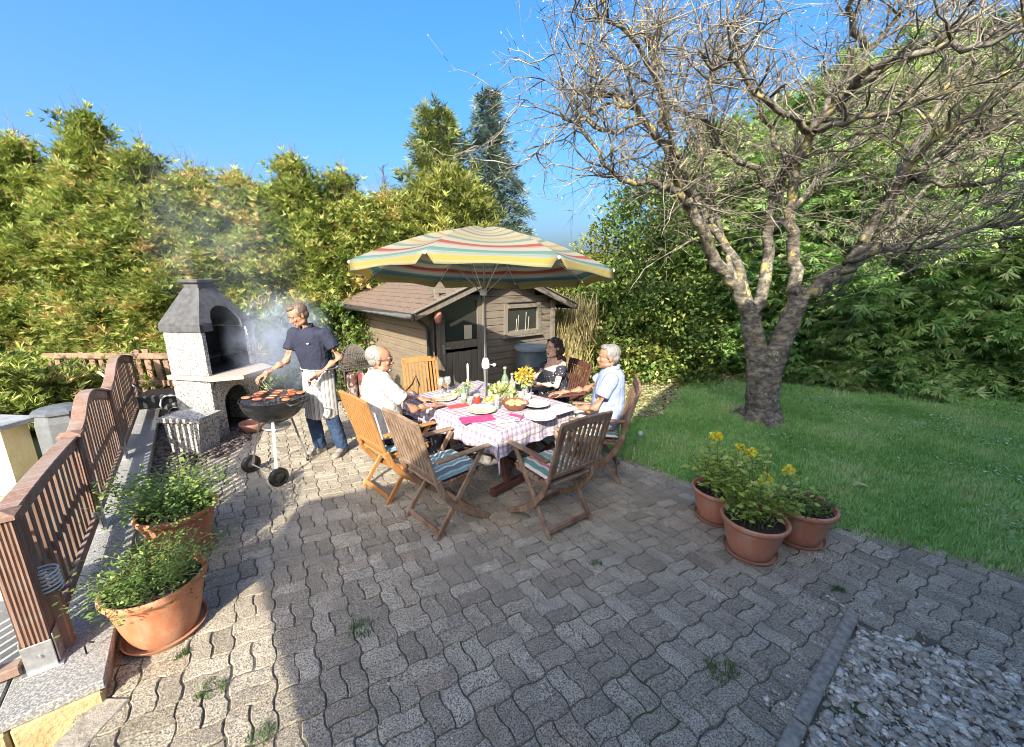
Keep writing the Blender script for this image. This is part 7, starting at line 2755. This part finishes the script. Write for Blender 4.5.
# ---- the cook (standing)
base = (-2.10, 4.26, 0)
L = loc_frame(base, R(-108))          # faces the viewer, slightly to the left
Jn = dict(pelvis=L(0, .0, .90), neck=L(.045, .055, 1.44), sh_r=L(.205, .08, 1.375), sh_l=L(-.175, .05, 1.38),
          el_r=L(.235, .20, 1.10), wr_r=L(.29, .40, 1.01), el_l=L(-.305, .03, 1.135), wr_l=L(-.165, .20, .985),
          hip_r=L(.09, 0, .87), hip_l=L(-.09, 0, .87), kn_r=L(.115, .06, .48), kn_l=L(-.12, .03, .48), an_r=L(.12, -.0, .09), an_l=L(-.145, -.05, .09), toe_r=L(.155, .16, .035), toe_l=L(-.19, .11, .035))
hc_ = L(.10, .10, 1.575)
t, J, Fm, hcx, bo = person('person', 'man in a dark polo and striped apron standing behind the kettle grill', base, Jn, m_skin, m_hbrown, fabric('navy_polo', (.030, .034, .055), (.022, .025, .042)), m_denim, m_shoe_l,
                           R(-108), R(-108), hc_, frame(R(-128), R(-24), R(4)), False, 'short', (.75, .7), ((.3, .3, -.9), (.9, -.1, -.4)), (None, None), .012, .60)
# apron
m_apr, nt, b, out = newmat('striped_apron')
b.inputs['Roughness'].default_value = .9
axn = nt.nodes.new('ShaderNodeAttribute'); axn.attribute_name = 's'
f = math_n(nt, 'FRACT', math_n(nt, 'MULTIPLY', axn.outputs['Fac'], 1 / .045))
nt.links.new(ramp(nt, f, [(0, (.46, .45, .42)), (.45, (.10, .105, .12)), (.62, (.46, .45, .42)), (.74, (.16, .165, .18)), (.86, (.46, .45, .42))], 'CONSTANT'), b.inputs['Base Color'])
bump(nt, b, noise_n(nt, coords(nt, (1, 1, .4)), 14, 3), .5, .01)
mb = MB(); n1, n2 = 34, 24; sv = []
for j in range(n2 + 1):
    z = 1.01 - .55 * j / n2
    for i in range(n1 + 1):
        a = -1.6 + 3.2 * i / n1
        rx = .192 + .004 * j / n2; ry = .150 + .02 * min(1, j / 10) + .010 * math.sin(a * 7 + j * .12) * j / n2
        p = Fm @ Vector((0, 0, 0))
        q = L(math.sin(a) * rx, math.cos(a) * ry + .005 + .0 * j, z) - Vector(base)
        mb.v.append(tuple(q)); sv.append(a * .2 + 2)
for j in range(n2):
    for i in range(n1):
        o = j * (n1 + 1) + i; mb.f.append((o, o + 1, o + n1 + 2, o + n1 + 1)); mb.m.append(0)
ap = mb.build('apron', m_apr, t, smooth=True)
a_ = ap.data.attributes.new('s', 'FLOAT', 'POINT'); a_.data.foreach_set('value', sv)
sol = ap.modifiers.new('t', 'SOLIDIFY'); sol.thickness = .004
mb = MB(); pts = [L(math.sin(a) * .197, math.cos(a) * .16 + .003, 1.005) - Vector(base) for a in np.linspace(0, 2 * math.pi, 30)]
mb.tube(pts, .009, 6, False, 0, .6); mb.build('apron_band', m_apr, ap, smooth=True)
# small white chest mark
mb = MB(); pc = Vector(J['neck']).lerp(J['pelvis'], .26) + Fm @ Vector((-.085, .137, 0)); mb.ell(pc, (.020, .004, .008), Fm, 14, 8); mb.build('chest_emblem', m_white, t, smooth=True)
# tongs in his right hand
wr = Vector(L(.29, .40, 1.01)); tipd = (Vector((-2.36, 3.86, .84)) - wr)
mb = MB(); hd = (Vector(Jn['wr_r']) - Vector(Jn['el_r'])).normalized()
s0 = wr + hd * .075 + Vector((0, 0, -.01)); e0 = s0 + (Vector((-2.44, 3.90, .845)) - s0)
sd_ = Vector((.008, .004, 0))
mb.bar(s0 + sd_, e0 + sd_ * 2, .010, .003, .001); mb.bar(s0 - sd_, e0 - sd_ * 2, .010, .003, .001)
o = mb.build('tongs', m_steel); tag(o, 'steel tongs held over the sausages by the cook', 'tongs')

# ---- man in the white polo (seated left)
base = (-1.09, 3.50, 0); yw_ = R(36)
L = loc_frame(base, yw_)
Jn = dict(pelvis=L(0, -.08, .575), neck=L(0, -.13, 1.145), sh_r=L(.185, -.12, 1.07), sh_l=L(-.185, -.10, 1.07), el_r=L(.245, .10, .825), wr_r=L(.165, .335, .79), el_l=L(-.25, .10, .83), wr_l=L(-.10, .32, .795),
          hip_r=L(.09, -.05, .57), hip_l=L(-.09, -.05, .57), kn_r=L(.12, .36, .575), kn_l=L(-.12, .37, .575), an_r=L(.13, .33, .10), an_l=L(-.13, .38, .10), toe_r=L(.14, .48, .035), toe_l=L(-.14, .53, .035))
hc_ = L(.0, -.085, 1.255)
t, J, Fm, hcx, bo = person('person', 'white haired man with glasses in a white polo seated at the left of the table', base, Jn, m_skin, m_hwhite, fabric('white_polo', (.50, .49, .475), (.45, .44, .425)), m_dktr, m_shoe,
                           yw_, yw_, hc_, frame(R(8), R(-4)), False, 'receding', (.35, .4), ((0, 0, -1), (0, 0, -1)), (None, None), .035, .60)
HF = frame(R(8), R(-4))
mb = MB()
for S_ in (-1, 1):
    pts = [hcx + HF @ Vector((S_ * .030 + .020 * math.cos(a), .097, .001 + .015 * math.sin(a))) for a in np.linspace(0, 6.283, 20)]
    mb.tube(pts, .0016, 5, False); mb.tube([hcx + HF @ Vector((S_ * .050, .095, .006)), hcx + HF @ Vector((S_ * .079, .05, .008)), hcx + HF @ Vector((S_ * .080, -.01, .004))], .0018, 5)
mb.tube([hcx + HF @ Vector((-.01, .099, .004)), hcx + HF @ Vector((.01, .099, .004))], .0016, 5)
mb.build('glasses', m_dk, t, smooth=True)
mb = MB(); mb.ell(hcx + HF @ Vector((0, .095, -.049)), (.024, .010, .006), HF, 12, 8); mb.ell(hcx + HF @ Vector((0, .083, -.092)), (.026, .018, .016), HF, 12, 8); mb.build('beard', m_hwhite, t, smooth=True)

# ---- woman
base = (.50, 4.58, 0); yw_ = R(200)
L = loc_frame(base, yw_)
Jn = dict(pelvis=L(0, -.04, .575), neck=L(0, -.02, 1.055), sh_r=L(.155, -.02, .985), sh_l=L(-.155, -.02, .985), el_r=L(.21, .16, .78), wr_r=L(.10, .34, .79), el_l=L(-.20, .07, .765), wr_l=L(-.12, .30, .80),
          hip_r=L(.09, -.02, .56), hip_l=L(-.09, -.02, .56), kn_r=L(.10, .38, .56), kn_l=L(-.10, .38, .56), an_r=L(.10, .36, .10), an_l=L(-.10, .36, .10), toe_r=L(.10, .50, .035), toe_l=L(-.10, .50, .035))
m_flo, nt, b, out = newmat('dark_floral_top')
b.inputs['Roughness'].default_value = .85
vo = nt.nodes.new('ShaderNodeTexVoronoi'); vo.inputs['Scale'].default_value = 42; nt.links.new(coords(nt), vo.inputs['Vector'])
f1 = ramp(nt, vo.outputs['Distance'], [(.22, (1, 1, 1)), (.34, (0, 0, 0))])
sp2 = nt.nodes.new('ShaderNodeSeparateColor'); nt.links.new(vo.outputs['Color'], sp2.inputs[0])
f2_ = ramp(nt, sp2.outputs[0], [(.45, (0, 0, 0)), (.5, (1, 1, 1))])
nt.links.new(mixc(nt, mixc(nt, 1.0, f1, f2_, 'MULTIPLY'), (.022, .025, .04), (.42, .42, .46)), b.inputs['Base Color'])
bump(nt, b, noise_n(nt, coords(nt), 16, 3), .5, .01)
HFw = frame(R(212), R(2), R(3))
person('person', 'laughing dark haired woman in a dark floral off-shoulder top seated beyond the table', base, Jn, m_skin_f, m_hdark, m_flo, m_dktr, m_shoe,
       yw_, yw_, L(0, .015, 1.165), HFw, True, 'long', (.4, .4), ((0, 0, -1), (0, 0, -1)), (None, None), 0, .52, hs=.95)

# ---- man in the light blue polo
base = (.86, 3.80, 0); yw_ = R(168)
L = loc_frame(base, yw_)
Jn = dict(pelvis=L(0, -.07, .575), neck=L(.0, -.12, 1.10), sh_r=L(.185, -.10, 1.03), sh_l=L(-.185, -.10, 1.03), el_r=L(.21, .12, .825), wr_r=L(.16, .36, .79), el_l=L(-.255, .03, .775), wr_l=L(-.20, .28, .735),
          hip_r=L(.09, -.05, .57), hip_l=L(-.09, -.05, .57), kn_r=L(.13, .37, .57), kn_l=L(-.13, .36, .57), an_r=L(.13, .34, .10), an_l=L(-.13, .33, .10), toe_r=L(.14, .49, .035), toe_l=L(-.14, .48, .035))
person('person', 'grey haired man in a light blue polo seated at the right end of the table', base, Jn, m_skin, m_hgrey, fabric('light_blue_polo', (.30, .36, .54), (.25, .31, .48)), fabric('beige_shorts', (.34, .33, .33), (.28, .27, .27)), m_shoe,
       yw_, yw_, L(0, -.075, 1.215), frame(R(176), R(-2)), False, 'short', (.3, .5), ((0, 0, -1), (0, 0, -1)), (None, None), .03, .60)

# ------------------------------------------------------------------ smoke
def smoke(name, label, loc, rot, scl, dens, seed, col=(.80, .86, .95), nscale=2.2):
    bm = bmesh.new(); bmesh.ops.create_icosphere(bm, subdivisions=4, radius=1.0)
    me = bpy.data.meshes.new(name); bm.to_mesh(me); bm.free()
    m = bpy.data.materials.new(name); m.use_nodes = True; nt = m.node_tree
    for n in list(nt.nodes): nt.nodes.remove(n)
    out = nt.nodes.new('ShaderNodeOutputMaterial'); pv = nt.nodes.new('ShaderNodeVolumePrincipled')
    nt.links.new(pv.outputs[0], out.inputs['Volume'])
    pv.inputs['Color'].default_value = rgba(col); pv.inputs['Anisotropy'].default_value = .0
    tc = nt.nodes.new('ShaderNodeTexCoord')
    ln = nt.nodes.new('ShaderNodeVectorMath'); ln.operation = 'LENGTH'; nt.links.new(tc.outputs['Object'], ln.inputs[0])
    fall = nt.nodes.new('ShaderNodeMapRange'); fall.interpolation_type = 'SMOOTHSTEP'
    for k, v_ in zip(('From Min', 'From Max', 'To Min', 'To Max'), (1.0, .25, 0, 1)): fall.inputs[k].default_value = v_
    nt.links.new(ln.outputs['Value'], fall.inputs['Value'])
    mp = nt.nodes.new('ShaderNodeMapping'); mp.inputs['Location'].default_value = (seed, seed, 0); nt.links.new(tc.outputs['Object'], mp.inputs[0])
    nz = noise_n(nt, mp.outputs[0], nscale, 5, .65)
    nz.node.inputs['Distortion'].default_value = 1.2
    nz = ramp(nt, nz, [(.42, (0, 0, 0)), (.66, (1, 1, 1))])
    nt.links.new(math_n(nt, 'MULTIPLY', math_n(nt, 'MULTIPLY', nz, fall.outputs[0]), dens), pv.inputs['Density'])
    me.materials.append(m)
    o = bpy.data.objects.new(name, me); COL.objects.link(o)
    o.location = loc; o.rotation_euler = rot; o.scale = scl
    return tag(o, label, 'smoke', kind='stuff')


smoke('smoke', 'dense bluish smoke billowing between kettle grill and barbecue', (-2.60, 4.55, 1.22), (0, R(-18), R(20)), (.62, .62, .70), 4.6, 1.0, (.70, .80, 1.0))
smoke('smoke', 'thin smoke haze drifting up before the left hedge', (-3.55, 5.1, 2.35), (0, R(-25), R(25)), (1.0, .7, 1.3), .26, 5.0, (.72, .82, 1.0))
